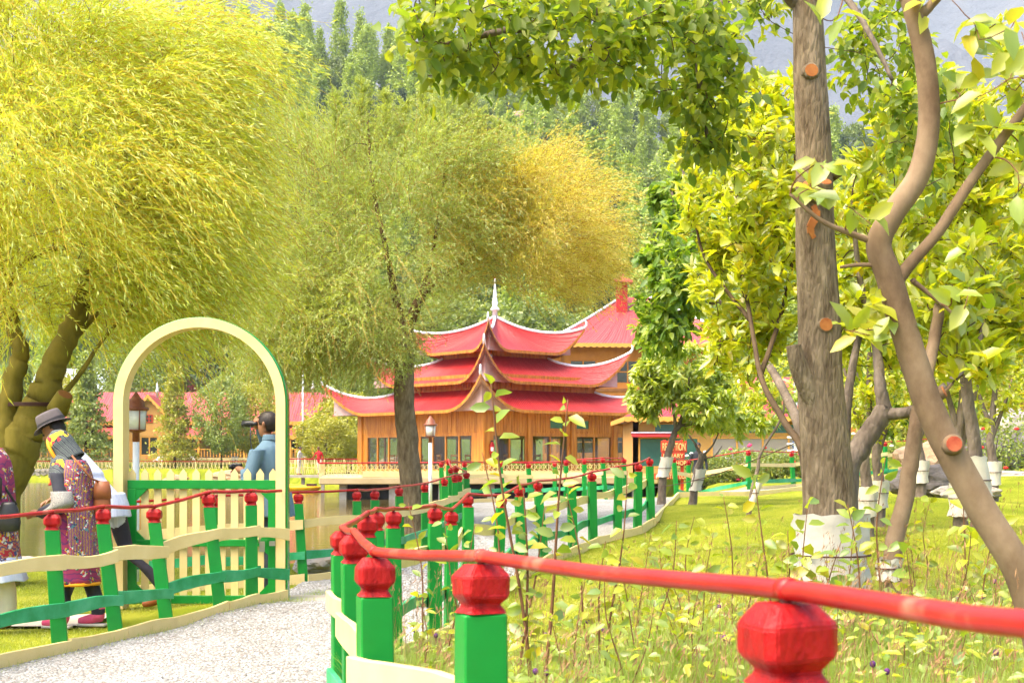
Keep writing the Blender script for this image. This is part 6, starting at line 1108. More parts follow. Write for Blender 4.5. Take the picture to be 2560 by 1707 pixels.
# ================================================================== people
M['skin'] = solid('brown skin', [(.24, .105, .05), (.30, .14, .07)], 6, .55); M['hair'] = solid('dark hair', [(.012, .008, .006), (.03, .018, .012)], 30, .5, .5, 60, bdist=.004, stretch=(1, 1, .3))
M['shirt_blue'] = solid('grey blue shirt', [(.085, .15, .20), (.12, .20, .26)], 4, .8, .4, 7, bdist=.02); M['shirt_white'] = solid('pale striped shirt', [(.42, .46, .62), (.58, .61, .74)], 60, .8, stretch=(1, 1, .02), bump=.25, bscale=6, bdist=.02)
M['trouser'] = solid('dark trousers', [(.018, .016, .024), (.04, .036, .05)], 5, .85, .3, 8, bdist=.02); M['jeans'] = solid('dark grey trousers', [(.03, .04, .055), (.06, .075, .09)], 5, .85); M['trouser_pale'] = solid('cream trousers', [(.55, .48, .36), (.66, .60, .48)], 4, .85, .3, 7, bdist=.02)
M['shoe_pink'] = solid('pink canvas', [(.62, .06, .14), (.72, .11, .2)], 6, .7); M['shoe_brown'] = solid('brown leather', [(.16, .04, .012), (.28, .08, .02)], 6, .5); M['felt'] = solid('grey felt', [(.085, .072, .075), (.12, .10, .10)], 14, .9); M['band'] = solid('hat band', (.03, .028, .03), 10, .8)
M['leather'] = solid('black leather', [(.012, .012, .012), (.03, .03, .03)], 8, .4); M['leather_br'] = solid('tan leather bag', [(.20, .06, .02), (.30, .10, .035)], 5, .5); M['orange_cloth'] = solid('orange border', (.75, .30, .008), 6, .7); M['kurta_white'] = solid('white tunic', (.50, .46, .38), 4, .85); M['polo_red'] = solid('red polo', [(.36, .006, .01), (.45, .012, .015)], 4, .75); M['blackjacket'] = solid('dark jacket', (.02, .022, .03), 4, .8); M['bluejacket'] = solid('blue jacket', (.03, .06, .14), 4, .8)
def stripes(name, cols, scale, axis, blot=None, warp=2.0):
    """cloth with irregular stripes and printed blots"""
    m, n, l = newmat(name); p = n.new('ShaderNodeBsdfPrincipled'); o = n.new('ShaderNodeOutputMaterial'); p.inputs['Roughness'].default_value = .85; tc = n.new('ShaderNodeTexCoord')
    wv = n.new('ShaderNodeTexWave'); wv.bands_direction = axis; wv.inputs['Scale'].default_value = scale; wv.inputs['Distortion'].default_value = warp; wv.inputs['Detail'].default_value = 2; wv.inputs['Detail Scale'].default_value = 3; l.new(tc.outputs['Object'], wv.inputs['Vector'])
    r = n.new('ShaderNodeValToRGB'); r.color_ramp.interpolation = 'CONSTANT'; e = r.color_ramp.elements
    while len(e) < len(cols): e.new(.5)
    for i, c in enumerate(cols): e[i].position = i/len(cols); e[i].color = c4(c)
    l.new(wv.outputs['Fac'], r.inputs[0]); col = r.outputs[0]
    if blot:
        v = n.new('ShaderNodeTexVoronoi'); v.inputs['Scale'].default_value = blot[0]; l.new(tc.outputs['Object'], v.inputs['Vector']); r2 = n.new('ShaderNodeValToRGB'); r2.color_ramp.interpolation = 'CONSTANT'; e = r2.color_ramp.elements; s_ = n.new('ShaderNodeSeparateColor'); l.new(v.outputs['Color'], s_.inputs[0])
        while len(e) < len(blot[1]): e.new(.5)
        for i, c in enumerate(blot[1]): e[i].position = i/len(blot[1]); e[i].color = c4(c)
        l.new(s_.outputs[0], r2.inputs[0]); nz = n.new('ShaderNodeTexNoise'); nz.inputs['Scale'].default_value = blot[2]; l.new(tc.outputs['Object'], nz.inputs['Vector']); th = n.new('ShaderNodeMath'); th.operation = 'GREATER_THAN'; th.inputs[1].default_value = blot[3]; l.new(nz.outputs['Fac'], th.inputs[0])
        mx = n.new('ShaderNodeMix'); mx.data_type = 'RGBA'; l.new(th.outputs[0], mx.inputs[0]); l.new(col, mx.inputs[6]); l.new(r2.outputs[0], mx.inputs[7]); col = mx.outputs[2]
    l.new(col, p.inputs['Base Color']); nb = n.new('ShaderNodeTexNoise'); nb.inputs['Scale'].default_value = 9; l.new(tc.outputs['Object'], nb.inputs['Vector']); b = n.new('ShaderNodeBump'); b.inputs['Strength'].default_value = .35; b.inputs['Distance'].default_value = .02; l.new(nb.outputs['Fac'], b.inputs['Height']); l.new(b.outputs[0], p.inputs['Normal']); l.new(p.outputs[0], o.inputs[0]); return m
DK, MAG, YEL, RED_, TEAL, PUR, WHT, GRY = (.02, .022, .035), (.32, .02, .14), (.55, .38, .02), (.42, .02, .03), (.06, .17, .20), (.085, .05, .14), (.6, .57, .52), (.10, .115, .11)
M['scarf'] = stripes('striped headscarf', [DK, GRY, (.16, .19, .17), DK, GRY, DK, (.07, .09, .08)], 11, 'DIAGONAL', (26, [YEL, RED_, YEL, DK], 5, .60), 1.2)
M['shawl'] = stripes('many coloured shawl', [PUR, MAG, RED_, DK, TEAL, PUR, DK, YEL, (.25, .08, .03)], 17, 'X', (75, [RED_, TEAL, MAG, YEL, WHT, PUR, DK], 16, .54), 3.5)
M['kurta'] = stripes('floral kurta', [(.25, .02, .10), (.12, .02, .10), (.30, .03, .09)], 3, 'Z', (60, [MAG, RED_, YEL, PUR, WHT, (.04, .10, .05)], 12, .52), 4)
M['sleeve'] = stripes('embroidered sleeve', [(.38, .36, .32), (.03, .03, .035), (.03, .03, .035), (.30, .29, .26)], 22, 'DIAGONAL', None, 16)
M['panel_white'] = stripes('white floral panel', [WHT, WHT], 3, 'Z', (30, [MAG, RED_, WHT, (.25, .1, .3)], 9, .55), 4)
M['dress'] = stripes('orange purple print dress', [PUR, (.55, .20, .01), MAG, YEL, PUR, RED_], 5, 'Z', (60, [YEL, RED_, PUR, (.05, .06, .2), WHT], 12, .50), 6)
M['navy'] = solid('navy tunic', [(.02, .022, .032), (.045, .046, .06)], 4, .85, .3, 8, bdist=.02)
class Fig:
    def __init__(s, label, loc, heading, name='person'):
        s.t = thing(name, label, 'person', tuple(loc)); s.o = V(loc); s.f = V((math.cos(heading), math.sin(heading), 0)); s.l = V((-s.f.y, s.f.x, 0)); s.ch = []; s.mats = []
    def w(s, p): return s.o+s.f*p[0]+s.l*p[1]+V((0, 0, p[2]))
    def chain(s, pts, mat, sub=4):
        """pts: (f,l,u, rl, rf) ; radii along left and forward (or all round for limbs)"""
        if mat not in s.mats: s.mats.append(mat)
        s.ch.append((pts, s.mats.index(mat)))
    def ring_loft(s, mb, pts, n=20, round_=False):
        vs = []; m = len(pts); C = [s.w(p) for p in pts]
        for i, p in enumerate(pts):
            rl, rf = (p[3], p[4] if len(p) > 4 else p[3])
            t = (C[min(i+1, m-1)]-C[max(i-1, 0)]).normalized()
            if round_ or abs(t.z) < .5: a = t.cross(s.l if abs(t.dot(s.l)) < .8 else V((0, 0, 1))).normalized(); b = t.cross(a); a, b = a, b; ra, rb = rl, rf
            else: a, b, ra, rb = s.l, s.f, rl, rf
            for k in range(n): q = 6.28318*k/n; vs.append(C[i]+a*math.cos(q)*ra+b*math.sin(q)*rb)
        fs = [(i*n+k, i*n+(k+1) % n, (i+1)*n+(k+1) % n, (i+1)*n+k) for i in range(m-1) for k in range(n)]+[tuple(reversed(range(n))), tuple(range((m-1)*n, m*n))]; mb.add(vs, fs, 0, True)
    def dense(s, pts, sub=5):
        out = []; m = len(pts); A = [tuple(p)+((p[3],) if len(p) == 4 else ()) for p in pts]
        for i in range(m-1):
            p0, p1, p2, p3 = A[max(i-1, 0)], A[i], A[i+1], A[min(i+2, m-1)]
            for k in range(sub):
                t = k/sub; out.append(tuple(.5*((2*b)+(c-a)*t+(2*a-5*b+4*c-d)*t*t+(3*b-a-3*c+d)*t**3) for a, b, c, d in zip(p0, p1, p2, p3)))
        out.append(A[-1]); return out
    def body(s, voxel=.012):
        mb = MB(); smp = []; ids = []; rr = []
        for pts, mi in s.ch:
            q = s.dense(pts); s.ring_loft(mb, q, 14)
            for p in q: smp.append(tuple(s.w(p))); ids.append(mi); rr.append((p[3]+p[4])/2)
        me = mb.mesh('body', [], s.o); o = bpy.data.objects.new('tmp', me); COL.objects.link(o); md = o.modifiers.new('r', 'REMESH'); md.mode = 'VOXEL'; md.voxel_size = voxel; sm = o.modifiers.new('s', 'SMOOTH'); sm.factor = .5; sm.iterations = 4
        dg = bpy.context.evaluated_depsgraph_get(); me2 = bpy.data.meshes.new_from_object(o.evaluated_get(dg)); bpy.data.objects.remove(o); me2.name = 'body'
        for m_ in s.mats: me2.materials.append(m_)
        n = len(me2.polygons); c = np.zeros(n*3, np.float32); me2.polygons.foreach_get('center', c); c = c.reshape(-1, 3)+np.array(s.o); S_ = np.array(smp); R_ = np.array(rr); I_ = np.array(ids); mi = np.zeros(n, np.int32)
        for a in range(0, n, 4000): d = np.linalg.norm(c[a:a+4000, None]-S_[None], axis=2)/R_[None]; mi[a:a+4000] = I_[np.argmin(d, 1)]
        me2.polygons.foreach_set('material_index', mi); me2.polygons.foreach_set('use_smooth', np.ones(n, bool)); me2.update(); return link('body', me2, s.t, s.o)
    def hand(s, wr, d, side, mat, scale=1.0, curl=.5, palm=(0, 0, -1)):
        """palm, four unequal bent fingers and a thumb leaving the side of the palm"""
        d = V(d).normalized(); pn = V(palm); pn = (pn-d*pn.dot(d)).normalized(); ac = d.cross(pn).normalized(); k = scale; w_ = V(wr)
        s.chain([tuple(w_)+(.024*k,), tuple(w_+d*.03*k)+(.032*k,), tuple(w_+d*.07*k)+(.034*k,), tuple(w_+d*.092*k)+(.028*k,)], mat)
        for j, (off, L_) in enumerate(((-.033, .062), (-.011, .072), (.011, .068), (.032, .052))):
            p0 = w_+d*.085*k+ac*off*k; d1 = (d+pn*curl*.5).normalized(); d2 = (d+pn*curl*1.3).normalized(); d3 = (d*.5+pn*curl*1.8).normalized(); p1 = p0+d1*L_*.42*k; p2 = p1+d2*L_*.35*k; p3 = p2+d3*L_*.3*k
            s.chain([tuple(p0)+(.0105*k,), tuple(p1)+(.0098*k,), tuple(p2)+(.009*k,), tuple(p3)+(.0075*k,)], mat)
        p0 = w_+d*.03*k-ac*side*.03*k; p1 = p0+(d*.6-ac*side*.8+pn*.3).normalized()*.035*k; p2 = p1+(d-ac*side*.2+pn*.5).normalized()*.032*k; s.chain([tuple(p0)+(.013*k,), tuple(p1)+(.011*k,), tuple(p2)+(.0085*k,)], mat)
    def cloth(s, name, pts, mat, n=36, a0=0, a1=6.28318, fold=.0, nf=9, mats2=None, close=False, thick=0):
        """garment lofted round the body between angles a0..a1 (0 = left, pi/2 = forward) with folds that deepen downward"""
        q = s.dense(pts, 5); m = len(q); vs = []; full = abs(a1-a0) > 6.2; nn = n if full else n+1
        for i, p in enumerate(q):
            fd = fold*(i/(m-1))
            for k in range(nn): a = a0+(a1-a0)*k/n; r = 1+fd*math.sin(a*nf+i*.12)+fd*.5*math.sin(a*nf*1.7+1); vs.append(s.w((p[0]+math.sin(a)*p[4]*r, p[1]+math.cos(a)*p[3]*r, p[2]+.01*fd*10*math.sin(a*5))))
        fs = [(i*nn+k, i*nn+(k+1) % nn, (i+1)*nn+(k+1) % nn, (i+1)*nn+k) for i in range(m-1) for k in range(nn if full else n)]; mb = MB(); mb.add(vs, fs, 0, True); o = mb.build(name, mat, s.t)
        md = o.modifiers.new('thickness', 'SOLIDIFY'); md.thickness = .006; md.offset = 1; return o
    def head(s, c, pitch=0, hair=True, mat=None):
        """skull, jaw, nose, ears; c = centre of head (f,l,u); pitch>0 looks down"""
        mat = mat or M['skin']; cp, sp = math.cos(pitch), math.sin(pitch)
        def q(f, l, u): return (c[0]+f*cp+u*sp*1.0, c[1]+l, c[2]+u*cp-f*sp)
        s.hq = q
        s.chain([q(.035, 0, -.115)+(.035, .035), q(.03, 0, -.085)+(.052, .058), q(.015, 0, -.04)+(.066, .082), q(.0, 0, .02)+(.073, .096), q(-.008, 0, .07)+(.066, .088), q(-.01, 0, .105)+(.035, .05)], mat)
        s.chain([q(.085, 0, .01)+(.010,), q(.105, 0, -.02)+(.013,), q(.098, 0, -.032)+(.012,)], mat)      # nose
        s.chain([q(.085, 0, -.062)+(.014,), q(.090, 0, -.068)+(.016,), q(.085, 0, -.075)+(.013,)], mat)   # lips
        for sd in (-1, 1): s.chain([q(-.01, sd*.074, -.03)+(.012,), q(-.016, sd*.080, .0)+(.015,), q(-.012, sd*.078, .022)+(.011,)], mat)
    def eyes(s):
        for sd in (-1, 1):
            mb = MB(); c = s.w(s.hq(.081, sd*.031, .005)); mb.lathe([(-.011, .003), (-.006, .010), (0, .0125), (.006, .010), (.011, .003)], c, 8, 0, True); mb.build('eye', M['leather'], s.t)
            mb = MB(); mb.tube([s.w(s.hq(.082, sd*.05, .025)), s.w(s.hq(.093, sd*.033, .031)), s.w(s.hq(.092, sd*.016, .027))], .005, 5); mb.build('eyebrow', M['hair'], s.t)
    def haircap(s, front=.02, low=-.055, k=1.06, name='hair', mat=None):
        mb = MB(); n = 22; m = 12; vs = []; fs = []
        for i in range(m+1):
            u = -.07+.19*i/m; sc = math.sqrt(max(0, 1-((u-.018)/.108)**2))
            for j in range(n): a = 6.283*j/n; r = 1+.03*math.sin(a*7+i*1.7); vs.append((math.sin(a)*.100*k*sc*r-.006, math.cos(a)*.077*k*sc*r, u))
        for i in range(m):
            for j in range(n):
                f = [(i*n+j), (i*n+(j+1) % n), (i+1)*n+(j+1) % n, (i+1)*n+j]; c = sum((V(vs[x]) for x in f), V((0, 0, 0)))/4
                lim = .062 if c.x > front else (.0 if c.x > -.02 else low)
                if c.z > lim: fs.append(f)
        mb.add([s.w(s.hq(*v)) for v in vs], fs, 0, True); o = mb.build(name, mat or M['hair'], s.t); md = o.modifiers.new('thickness', 'SOLIDIFY'); md.thickness = .012; md.offset = 1; return o
def legs(g, hipz, hip, lk, la, rk, ra, tm, sm, r=(.088, .062, .045), foot=.20, lheel=0, rheel=0):
    for sd, k, a, hl in ((1, lk, la, lheel), (-1, rk, ra, rheel)):
        g.chain([(hip[0], hip[1]+sd*.085, hipz+.05, r[0]), (hip[0]*.6+k[0]*.4, sd*.09, hipz*.55+k[1]*.45+.02, r[0]*.93), (k[0], sd*.085, k[1], r[1]), (a[0]*.5+k[0]*.5-.015, sd*.082, (a[1]+k[1])/2+.03, r[1]*.95), (a[0], sd*.08, a[1]+.03, r[2])], tm)
        g.chain([(a[0]-.035, sd*.08, a[1]-.02+hl*.0, .036), (a[0]+.03, sd*.082, a[1]-.028-hl*.25, .040), (a[0]+.10, sd*.088, a[1]-.045-hl*.6, .040), (a[0]+foot*.82, sd*.09, max(.022, a[1]-.055-hl), .028)], sm)
def torso(g, hipz, sh, lean, mat, wl=.16, wf=.11, sw=.17, lowmat=None):
    p = lambda u: lean*(u-hipz)/(sh-hipz)
    g.chain([(0, 0, hipz-.06, wl*.98, wf*1.02), (p(hipz+.06), 0, hipz+.06, wl*1.0, wf*1.05), (p(hipz+.22), 0, hipz+.22, wl*.86, wf*.95), (p(sh-.2), 0, sh-.2, wl*1.02, wf*1.1), (p(sh-.06), 0, sh-.06, sw*.98, wf*.9), (p(sh), 0, sh+.005, sw*.62, wf*.62), (p(sh)+.01, 0, sh+.05, .062, .062)], mat)
def arm(g, sh, el, wr, mat, r=(.058, .045, .034), skin=None, cuff=1.0):
    g.chain([tuple(sh)+(r[0],), tuple(V(sh).lerp(V(el), .5))+(r[0]*.92,), tuple(el)+(r[1],), tuple(V(el).lerp(V(wr), .5))+(r[1]*.92,), tuple(wr)+(r[2],)], mat)
def standing(px, d, label, heading, H, mats, voxel, z=None, armL=None, armR=None, pitch=.2, name='person'):
    """simple standing figure for the far people"""
    x = X(px, d); k = H/1.72; g = Fig(label, (x, d, gz(x, d) if z is None else z), heading); sm, tm, sho = mats
    legs(g, .86*k, (0, 0), (.03, .48*k), (0, .075), (-.02, .48*k), (-.1, .075), tm, sho); torso(g, .88*k, 1.42*k, .04, sm)
    g.chain([(.045, 0, 1.43*k, .05), (.06, 0, 1.5*k, .05)], M['skin']); g.head((.075, 0, 1.60*k), pitch)
    for sd, a in ((1, armL), (-1, armR)):
        el, wr = a or ((.0, sd*.25, 1.10*k), (.08, sd*.26, .86*k)); arm(g, (.04, sd*.17, 1.38*k), el, wr, sm); dd = V(wr)-V(el); g.hand(wr, dd, sd, M['skin'])
    g.body(voxel); g.haircap(); return g
# ---- woman in the striped headscarf
g = Fig('woman in striped headscarf, floral kurta and pink shoes walking left', (X(186, 10.9), 10.9, gz(X(186, 10.9), 10.9)+.02), math.pi-.12)
legs(g, .82, (0, 0), (.10, .46), (.06, .085), (-.04, .46), (-.17, .09), M['trouser'], M['shoe_pink'], (.085, .07, .058), .21)
for f_ in (.06, -.17): g.chain([(f_-.0, .08 if f_ > 0 else -.08, .06, .052), (f_, .08 if f_ > 0 else -.08, .15, .056)], M['shoe_pink'])
torso(g, .86, 1.30, .06, M['navy'], .16, .115, .17); g.chain([(.06, 0, 1.32, .05), (.09, 0, 1.40, .05)], M['skin']); g.head((.12, 0, 1.475), .55)
arm(g, (.06, .18, 1.26), (-.02, .27, 1.00), (.20, .19, .93), M['navy'], (.066, .060, .045)); g.hand((.21, .18, .93), (.9, -.35, .0), 1, M['skin'], 1, .9)
arm(g, (.06, -.18, 1.26), (.0, -.26, .98), (.22, -.10, .95), M['navy'], (.066, .056, .04)); g.hand((.23, -.09, .95), (.8, .5, .0), -1, M['skin'], 1, .9)
g.body(.009); g.eyes()
g.cloth('kurta', [(0, 0, 1.02, .16, .13), (.01, 0, .85, .18, .155), (.0, 0, .62, .19, .17), (-.01, 0, .36, .20, .185)], M['kurta'], fold=.05, nf=7)
g.cloth('front_panel', [(.012, 0, .95, .168, .138), (.012, 0, .85, .186, .161), (.005, 0, .62, .196, .176), (-.005, 0, .36, .207, .192)], M['panel_white'], 10, .75, 1.35)
for a_ in (.72, 1.40): mb = MB(); mb.tube([g.w((.0+math.sin(a_)*r_*1.0, math.cos(a_)*r_*1.02, z_)) for z_, r_ in ((.95, .150), (.85, .174), (.62, .188), (.36, .203))], .009, 6); mb.build('panel_border', M['trouser'], g.t)
mb = MB(); mb.tube([g.w((-.01+math.sin(a)*.189*(1+.05*math.sin(a*7)), math.cos(a)*.205*(1+.05*math.sin(a*7)), .355)) for a in np.linspace(0, 6.28, 40)], .014, 6); mb.build('hem_border', M['orange_cloth'], g.t)
g.cloth('sleeve', [(.0, .245, 1.11, .072, .078), (-.02, .275, 1.01, .076, .085), (.08, .25, .955, .07, .06), (.14, .22, .94, .064, .05)], M['sleeve'], 20, fold=.04)
# hood
def hood(g, mat, border, k=1.24):
    mb = MB(); n, m = 28, 14; vs = []; fs = []; edge = []
    for i in range(m+1):
        u = -.15+.29*i/m; sc = math.sqrt(max(0.001, 1-((max(u, -.03)-.0)/.142)**2)) if u > -.03 else 1.0
        for j in range(n): a = 6.283*j/n; dr = max(0, -.03-u)*.12; vs.append((math.sin(a)*(.092*k+dr)*sc-.012, math.cos(a)*(.078*k+dr)*sc, u))
    for i in range(m):
        for j in range(n):
            f = [i*n+j, i*n+(j+1) % n, (i+1)*n+(j+1) % n, (i+1)*n+j]; c = sum((V(vs[x]) for x in f), V((0, 0, 0)))/4
            if not (c.x > .045 and c.z < .085): fs.append(f)
    mb.add([g.w(g.hq(*v)) for v in vs], fs, 0, True); o = mb.build('headscarf', mat, g.t); md = o.modifiers.new('thickness', 'SOLIDIFY'); md.thickness = .008; md.offset = 1
    pts = [(.052, .096*math.cos(t), -.04+.138*math.sin(t)) for t in np.linspace(-.9, math.pi+.9, 20)]; mb = MB(); mb.tube([g.w(g.hq(*p)) for p in pts], .016, 7); mb.build('scarf_border', border, o, base=org(g.t))
WOMAN = g; hood(g, M['scarf'], M['orange_cloth'])
g.cloth('neck_drape', [(.08, 0, 1.40, .095, .10), (.055, 0, 1.33, .15, .135), (.04, 0, 1.24, .195, .155), (.03, 0, 1.16, .205, .16)], M['scarf'], 30, -2.9, .9, .06, 5)
g.cloth('shawl', [(.04, .02, 1.36, .13, .13), (.03, .03, 1.26, .20, .165), (.01, .03, 1.08, .225, .175), (-.01, .03, .85, .235, .19), (-.02, .03, .66, .225, .19), (-.03, .03, .56, .215, .185)], M['shawl'], 30, -2.9, -.25, .07, 6)
mb = MB(); mb.tube([g.w((-.03+math.sin(a)*.19, .03+math.cos(a)*.22, .56)) for a in np.linspace(-2.8, -.25, 24)], .014, 6); mb.build('shawl_border', M['orange_cloth'], g.t)
for f_, l_ in ((.06, .08), (-.17, -.08)): mb = MB(); mb.hexa([g.w((f_+a*.0+b, l_+c, z_)) for z_ in (-.004, .018) for a, b, c in ((0, -.07, -.035), (0, .17, -.035), (0, .17, .045), (0, -.07, .04))]); mb.build('shoe_sole', M['kurta_white'], g.t, bevel=.006)
bg_ = thing('shoulder_bag', 'brown leather bag on the hip of the woman in the headscarf', 'bag', tuple(g.w((-.235, .02, .86)))); b = org(bg_); mb = MB(); mb.lathe([(0, .06), (.015, .10), (.06, .112), (.16, .10), (.24, .085), (.26, .07)], b, 14, 0, True, .62, .4); mb.build('pouch', M['leather_br'], bg_); mb = MB(); mb.lathe([(.13, .108), (.2, .102), (.265, .08)], b+V((0, 0, .006)), 14, 0, True, .66, .46); mb.build('flap', M['leather_br'], bg_); mb = MB(); mb.tube([b+V((0, 0, .26)), g.w((-.18, .10, 1.15)), g.w((-.05, .16, 1.33))], .009, 6); mb.build('strap', M['leather_br'], bg_)
WOMAN.t.scale = (.95, .95, .95)
# ---- man with the hat
g = Fig('man in grey felt hat and pale shirt striding behind the woman', (X(276, 11.9), 11.9, gz(X(276, 11.9), 11.9)+.02), math.pi)
legs(g, .87, (0, 0), (.26, .50), (.36, .085), (-.13, .49), (-.43, .13), M['trouser'], M['shoe_brown'], foot=.22, rheel=.03); torso(g, .9, 1.38, .36, M['shirt_white'], .17, .125, .19)
g.chain([(.38, 0, 1.39, .056), (.43, 0, 1.44, .055)], M['skin']); g.head((.48, 0, 1.52), .45)
arm(g, (.33, .19, 1.33), (.20, .27, 1.06), (.27, .25, .82), M['shirt_white'], (.068, .058, .04)); g.hand((.275, .25, .81), (.2, 0, -1), 1, M['skin'], 1, .5, (1, 0, 0)); arm(g, (.33, -.19, 1.33), (.40, -.27, 1.08), (.55, -.22, .96), M['shirt_white'], (.068, .058, .04)); g.hand((.56, -.21, .95), (.8, .1, -.5), -1, M['skin'], 1, .6)
g.body(.009); g.eyes(); g.haircap(.0, -.06, 1.05)
mb = MB(); n = 16; vs = []
for i, (u, r) in enumerate(((-.125, .5), (-.10, .95), (-.065, 1.06), (-.035, 1.02))):
    for j in range(n+1): a = -.35+(math.pi+.7)*j/n; vs.append(g.w(g.hq(.012+math.sin(a)*.088*r, math.cos(a)*.072*r, u)))
mb.add(vs, [(i*(n+1)+j, i*(n+1)+j+1, (i+1)*(n+1)+j+1, (i+1)*(n+1)+j) for i in range(3) for j in range(n)], 0, True); mb.build('beard', M['hair'], g.t)
mb = MB(); pr = [(.055, .150), (.050, .155), (.058, .150), (.066, .108), (.10, .104), (.15, .098), (.172, .088), (.165, .05), (.16, .01)]; vs = []; n = 28
for u, r in pr:
    for j in range(n): a = 6.283*j/n; vs.append(g.w(g.hq(math.sin(a)*r*1.12-.012, math.cos(a)*r*.95, u+(.012*math.cos(2*a) if r > .13 else 0))))
mb.add(vs, [(i*n+j, i*n+(j+1) % n, (i+1)*n+(j+1) % n, (i+1)*n+j) for i in range(len(pr)-1) for j in range(n)]+[tuple(range((len(pr)-1)*n, len(pr)*n))], 0, True); ho = mb.build('hat', M['felt'], g.t)
mb = MB(); vs = []
for u, r in ((.068, .112), (.098, .109)):
    for j in range(n): a = 6.283*j/n; vs.append(g.w(g.hq(math.sin(a)*r*1.12-.012, math.cos(a)*r*.95, u)))
mb.add(vs, [(j, (j+1) % n, n+(j+1) % n, n+j) for j in range(n)], 0, True); mb.build('hat_band', M['band'], ho, base=org(g.t))
g.cloth('shirt_tail', [(.02, 0, 1.0, .172, .13), (.01, 0, .9, .19, .155), (.0, 0, .80, .195, .165)], M['shirt_white'], fold=.03)
# ---- woman cut by the left edge
g = Fig('person in orange and purple print dress cut off by the left edge', (X(-26, 10.6), 10.6, gz(X(-26, 10.6), 10.6)+.02), math.pi)
legs(g, .82, (0, 0), (.10, .46), (.12, .08), (-.05, .46), (-.10, .08), M['trouser_pale'], M['shoe_brown'], (.10, .085, .075)); torso(g, .86, 1.32, .05, M['dress'], .17, .13, .175); g.chain([(.05, 0, 1.34, .05), (.07, 0, 1.42, .05)], M['skin']); g.head((.09, 0, 1.50), .2)
arm(g, (.04, .19, 1.27), (-.05, .27, 1.02), (.16, .22, .92), M['shawl'], (.066, .058, .042)); g.hand((.17, .22, .92), (1, 0, 0), 1, M['skin'], 1, .8); arm(g, (.04, -.19, 1.27), (-.02, -.27, 1.0), (.18, -.2, .95), M['shawl'], (.066, .058, .042)); g.hand((.19, -.2, .95), (1, 0, 0), -1, M['skin'], 1, .8)
g.body(.011); g.haircap(.03, -.08, 1.1)
g.cloth('dress_skirt', [(0, 0, 1.05, .18, .145), (-.01, 0, .85, .20, .17), (-.02, 0, .62, .21, .185), (-.03, 0, .50, .215, .19)], M['dress'], fold=.05); g.cloth('tunic_hem', [(-.03, 0, .56, .21, .185), (-.05, 0, .45, .22, .20), (-.06, 0, .38, .22, .205)], M['shirt_white'], fold=.06); g.cloth('shawl', [(.03, .02, 1.38, .12, .125), (.01, .03, 1.28, .20, .16), (.0, .03, 1.08, .22, .175), (-.01, .03, .92, .215, .175)], M['kurta'], 30, -2.7, .5, .06, 6)
bg_ = thing('handbag', 'round black handbag hanging beside the person at the left edge', 'bag', tuple(g.w((-.20, .16, .76)))); b = org(bg_); mb = MB(); mb.lathe([(0, .07), (.015, .105), (.07, .115), (.15, .10), (.20, .075), (.22, .06)], b, 16, 0, True, .8, .45); mb.build('pouch', M['leather'], bg_); mb = MB(); mb.tube([b+V((-.06, 0, .2)), g.w((-.16, .2, 1.15)), g.w((-.02, .2, 1.33)), g.w((-.12, .12, 1.15)), b+V((.06, 0, .2))], .01, 6); mb.build('strap', M['leather'], bg_)
# ---- man with binoculars behind the gate
g = Fig('man in grey blue shirt behind the gate looking through binoculars', (X(684, 13.0), 13.0, gz(X(684, 13.0), 13.0)), math.radians(152))
legs(g, .88, (0, 0), (.04, .48), (.02, .08), (-.02, .48), (-.06, .08), M['jeans'], M['shoe_brown']); torso(g, .9, 1.45, .03, M['shirt_blue'], .185, .135, .20); g.chain([(.03, 0, 1.46, .058), (.05, 0, 1.54, .056)], M['skin']); g.head((.07, 0, 1.635), .0)
arm(g, (.03, .20, 1.40), (.06, .30, 1.10), (.20, .17, 1.19), M['shirt_blue'], (.072, .060, .042)); g.hand((.215, .165, 1.2), (1, -.15, .15), 1, M['skin'], 1.1, .9); arm(g, (.03, -.20, 1.40), (.26, -.27, 1.36), (.24, -.10, 1.60), M['shirt_blue'], (.072, .060, .042)); g.hand((.24, -.09, 1.61), (-.1, .7, .4), -1, M['skin'], 1.1, 1.0, (-1, 0, 0))
g.body(.009); g.haircap(.045, -.085, 1.07)
g.cloth('collar', [(.03, 0, 1.485, .085, .085), (.025, 0, 1.535, .078, .075)], M['shirt_blue'], 20); g.cloth('shirt_tail', [(.0, 0, 1.0, .187, .145), (.0, 0, .88, .205, .17), (.0, 0, .78, .21, .18)], M['shirt_blue'], fold=.03)
bn = thing('binoculars', 'black binoculars held up to the eyes of the man behind the gate', 'binoculars', tuple(g.w(g.hq(.11, 0, .005))))
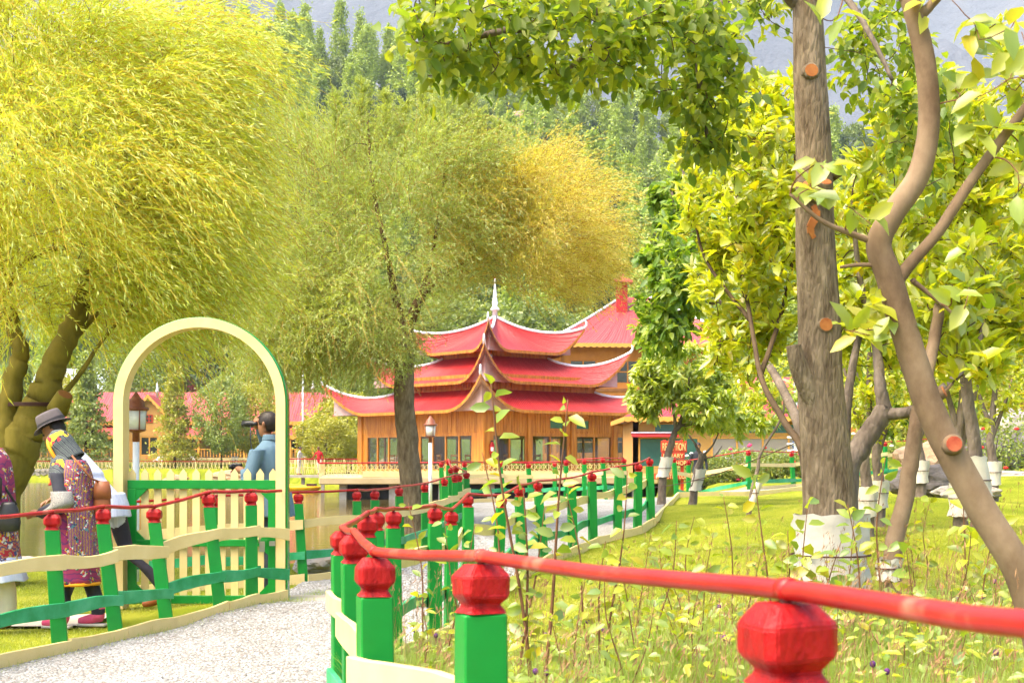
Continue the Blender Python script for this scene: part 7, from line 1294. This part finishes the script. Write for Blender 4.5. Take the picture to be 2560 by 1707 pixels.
for sd in (-1, 1):
    a = g.w(g.hq(.095, sd*.033, .005)); e = g.w(g.hq(.125, sd*.033, .005)); m1 = g.w(g.hq(.15, sd*.040, .005)); f1 = g.w(g.hq(.25, sd*.042, .005)); mb = MB(); mb.tube([a, e, m1, m1.lerp(f1, .6), f1], [.018, .018, .030, .031, .034], 12); mb.build('barrel', M['leather'], bn)
mb = MB(); mb.tube([g.w(g.hq(.16, -.04, .01)), g.w(g.hq(.16, .04, .01))], .016, 8); mb.build('bridge', M['leather'], bn); mb = MB(); mb.tube([g.w(g.hq(.15, .06, -.01)), g.w(g.hq(.14, .075, -.15)), g.w((.17, .09, 1.30)), g.w((.12, .08, 1.22))], .005, 5); mb.build('strap', M['leather'], bn)
cm_ = thing('camera', 'small dark camera in the lowered hand of the man with binoculars', 'camera', tuple(g.w((.31, .15, 1.24)))); mb = MB(); b = org(cm_); mb.box(b, (.10, .06, .065)); mb.build('camera_body', M['leather'], cm_, bevel=.01); mb = MB(); mb.tube([b+V((-.03, -.03, 0)), b+V((-.06, -.05, 0))], .024, 10); mb.build('lens', M['leather'], cm_)
# ---- far people
standing(748, 86.0, 'man in white tunic standing on the jetty beside the pole', -.2, 1.72, (M['kurta_white'], M['trouser_pale'], M['shoe_brown']), .018, .41, ((.12, .25, 1.12), (.34, .16, 1.08)), None, .5)
standing(798, 86.6, 'man in red polo shirt leaning on the jetty rail', -1.9, 1.74, (M['polo_red'], M['trouser_pale'], M['shoe_brown']), .018, .41, None, ((.10, -.30, 1.12), (.16, -.52, .92)), .5)
standing(1745, 42.5, 'person in dark jacket behind the flower bushes by the signboard', -1.6, 1.65, (M['blackjacket'], M['jeans'], M['shoe_brown']), .018, None); standing(1990, 49, 'person in blue jacket near the white pole by the orange wall', -.6, 1.7, (M['bluejacket'], M['jeans'], M['shoe_brown']), .018)
# ================================================================== the hazy air
m, n, l = newmat('haze'); pv_ = n.new('ShaderNodeVolumePrincipled'); pv_.inputs['Color'].default_value = (.70, .83, 1.0, 1); pv_.inputs['Density'].default_value = .00014; pv_.inputs['Anisotropy'].default_value = .1
o_ = n.new('ShaderNodeOutputMaterial'); l.new(pv_.outputs[0], o_.inputs['Volume'])
mb = MB(); mb.box((0, 1150, 640), (3400, 2500, 1300)); tag(mb.build('haze', m), 'pale blue haze over the valley', kind='stuff')
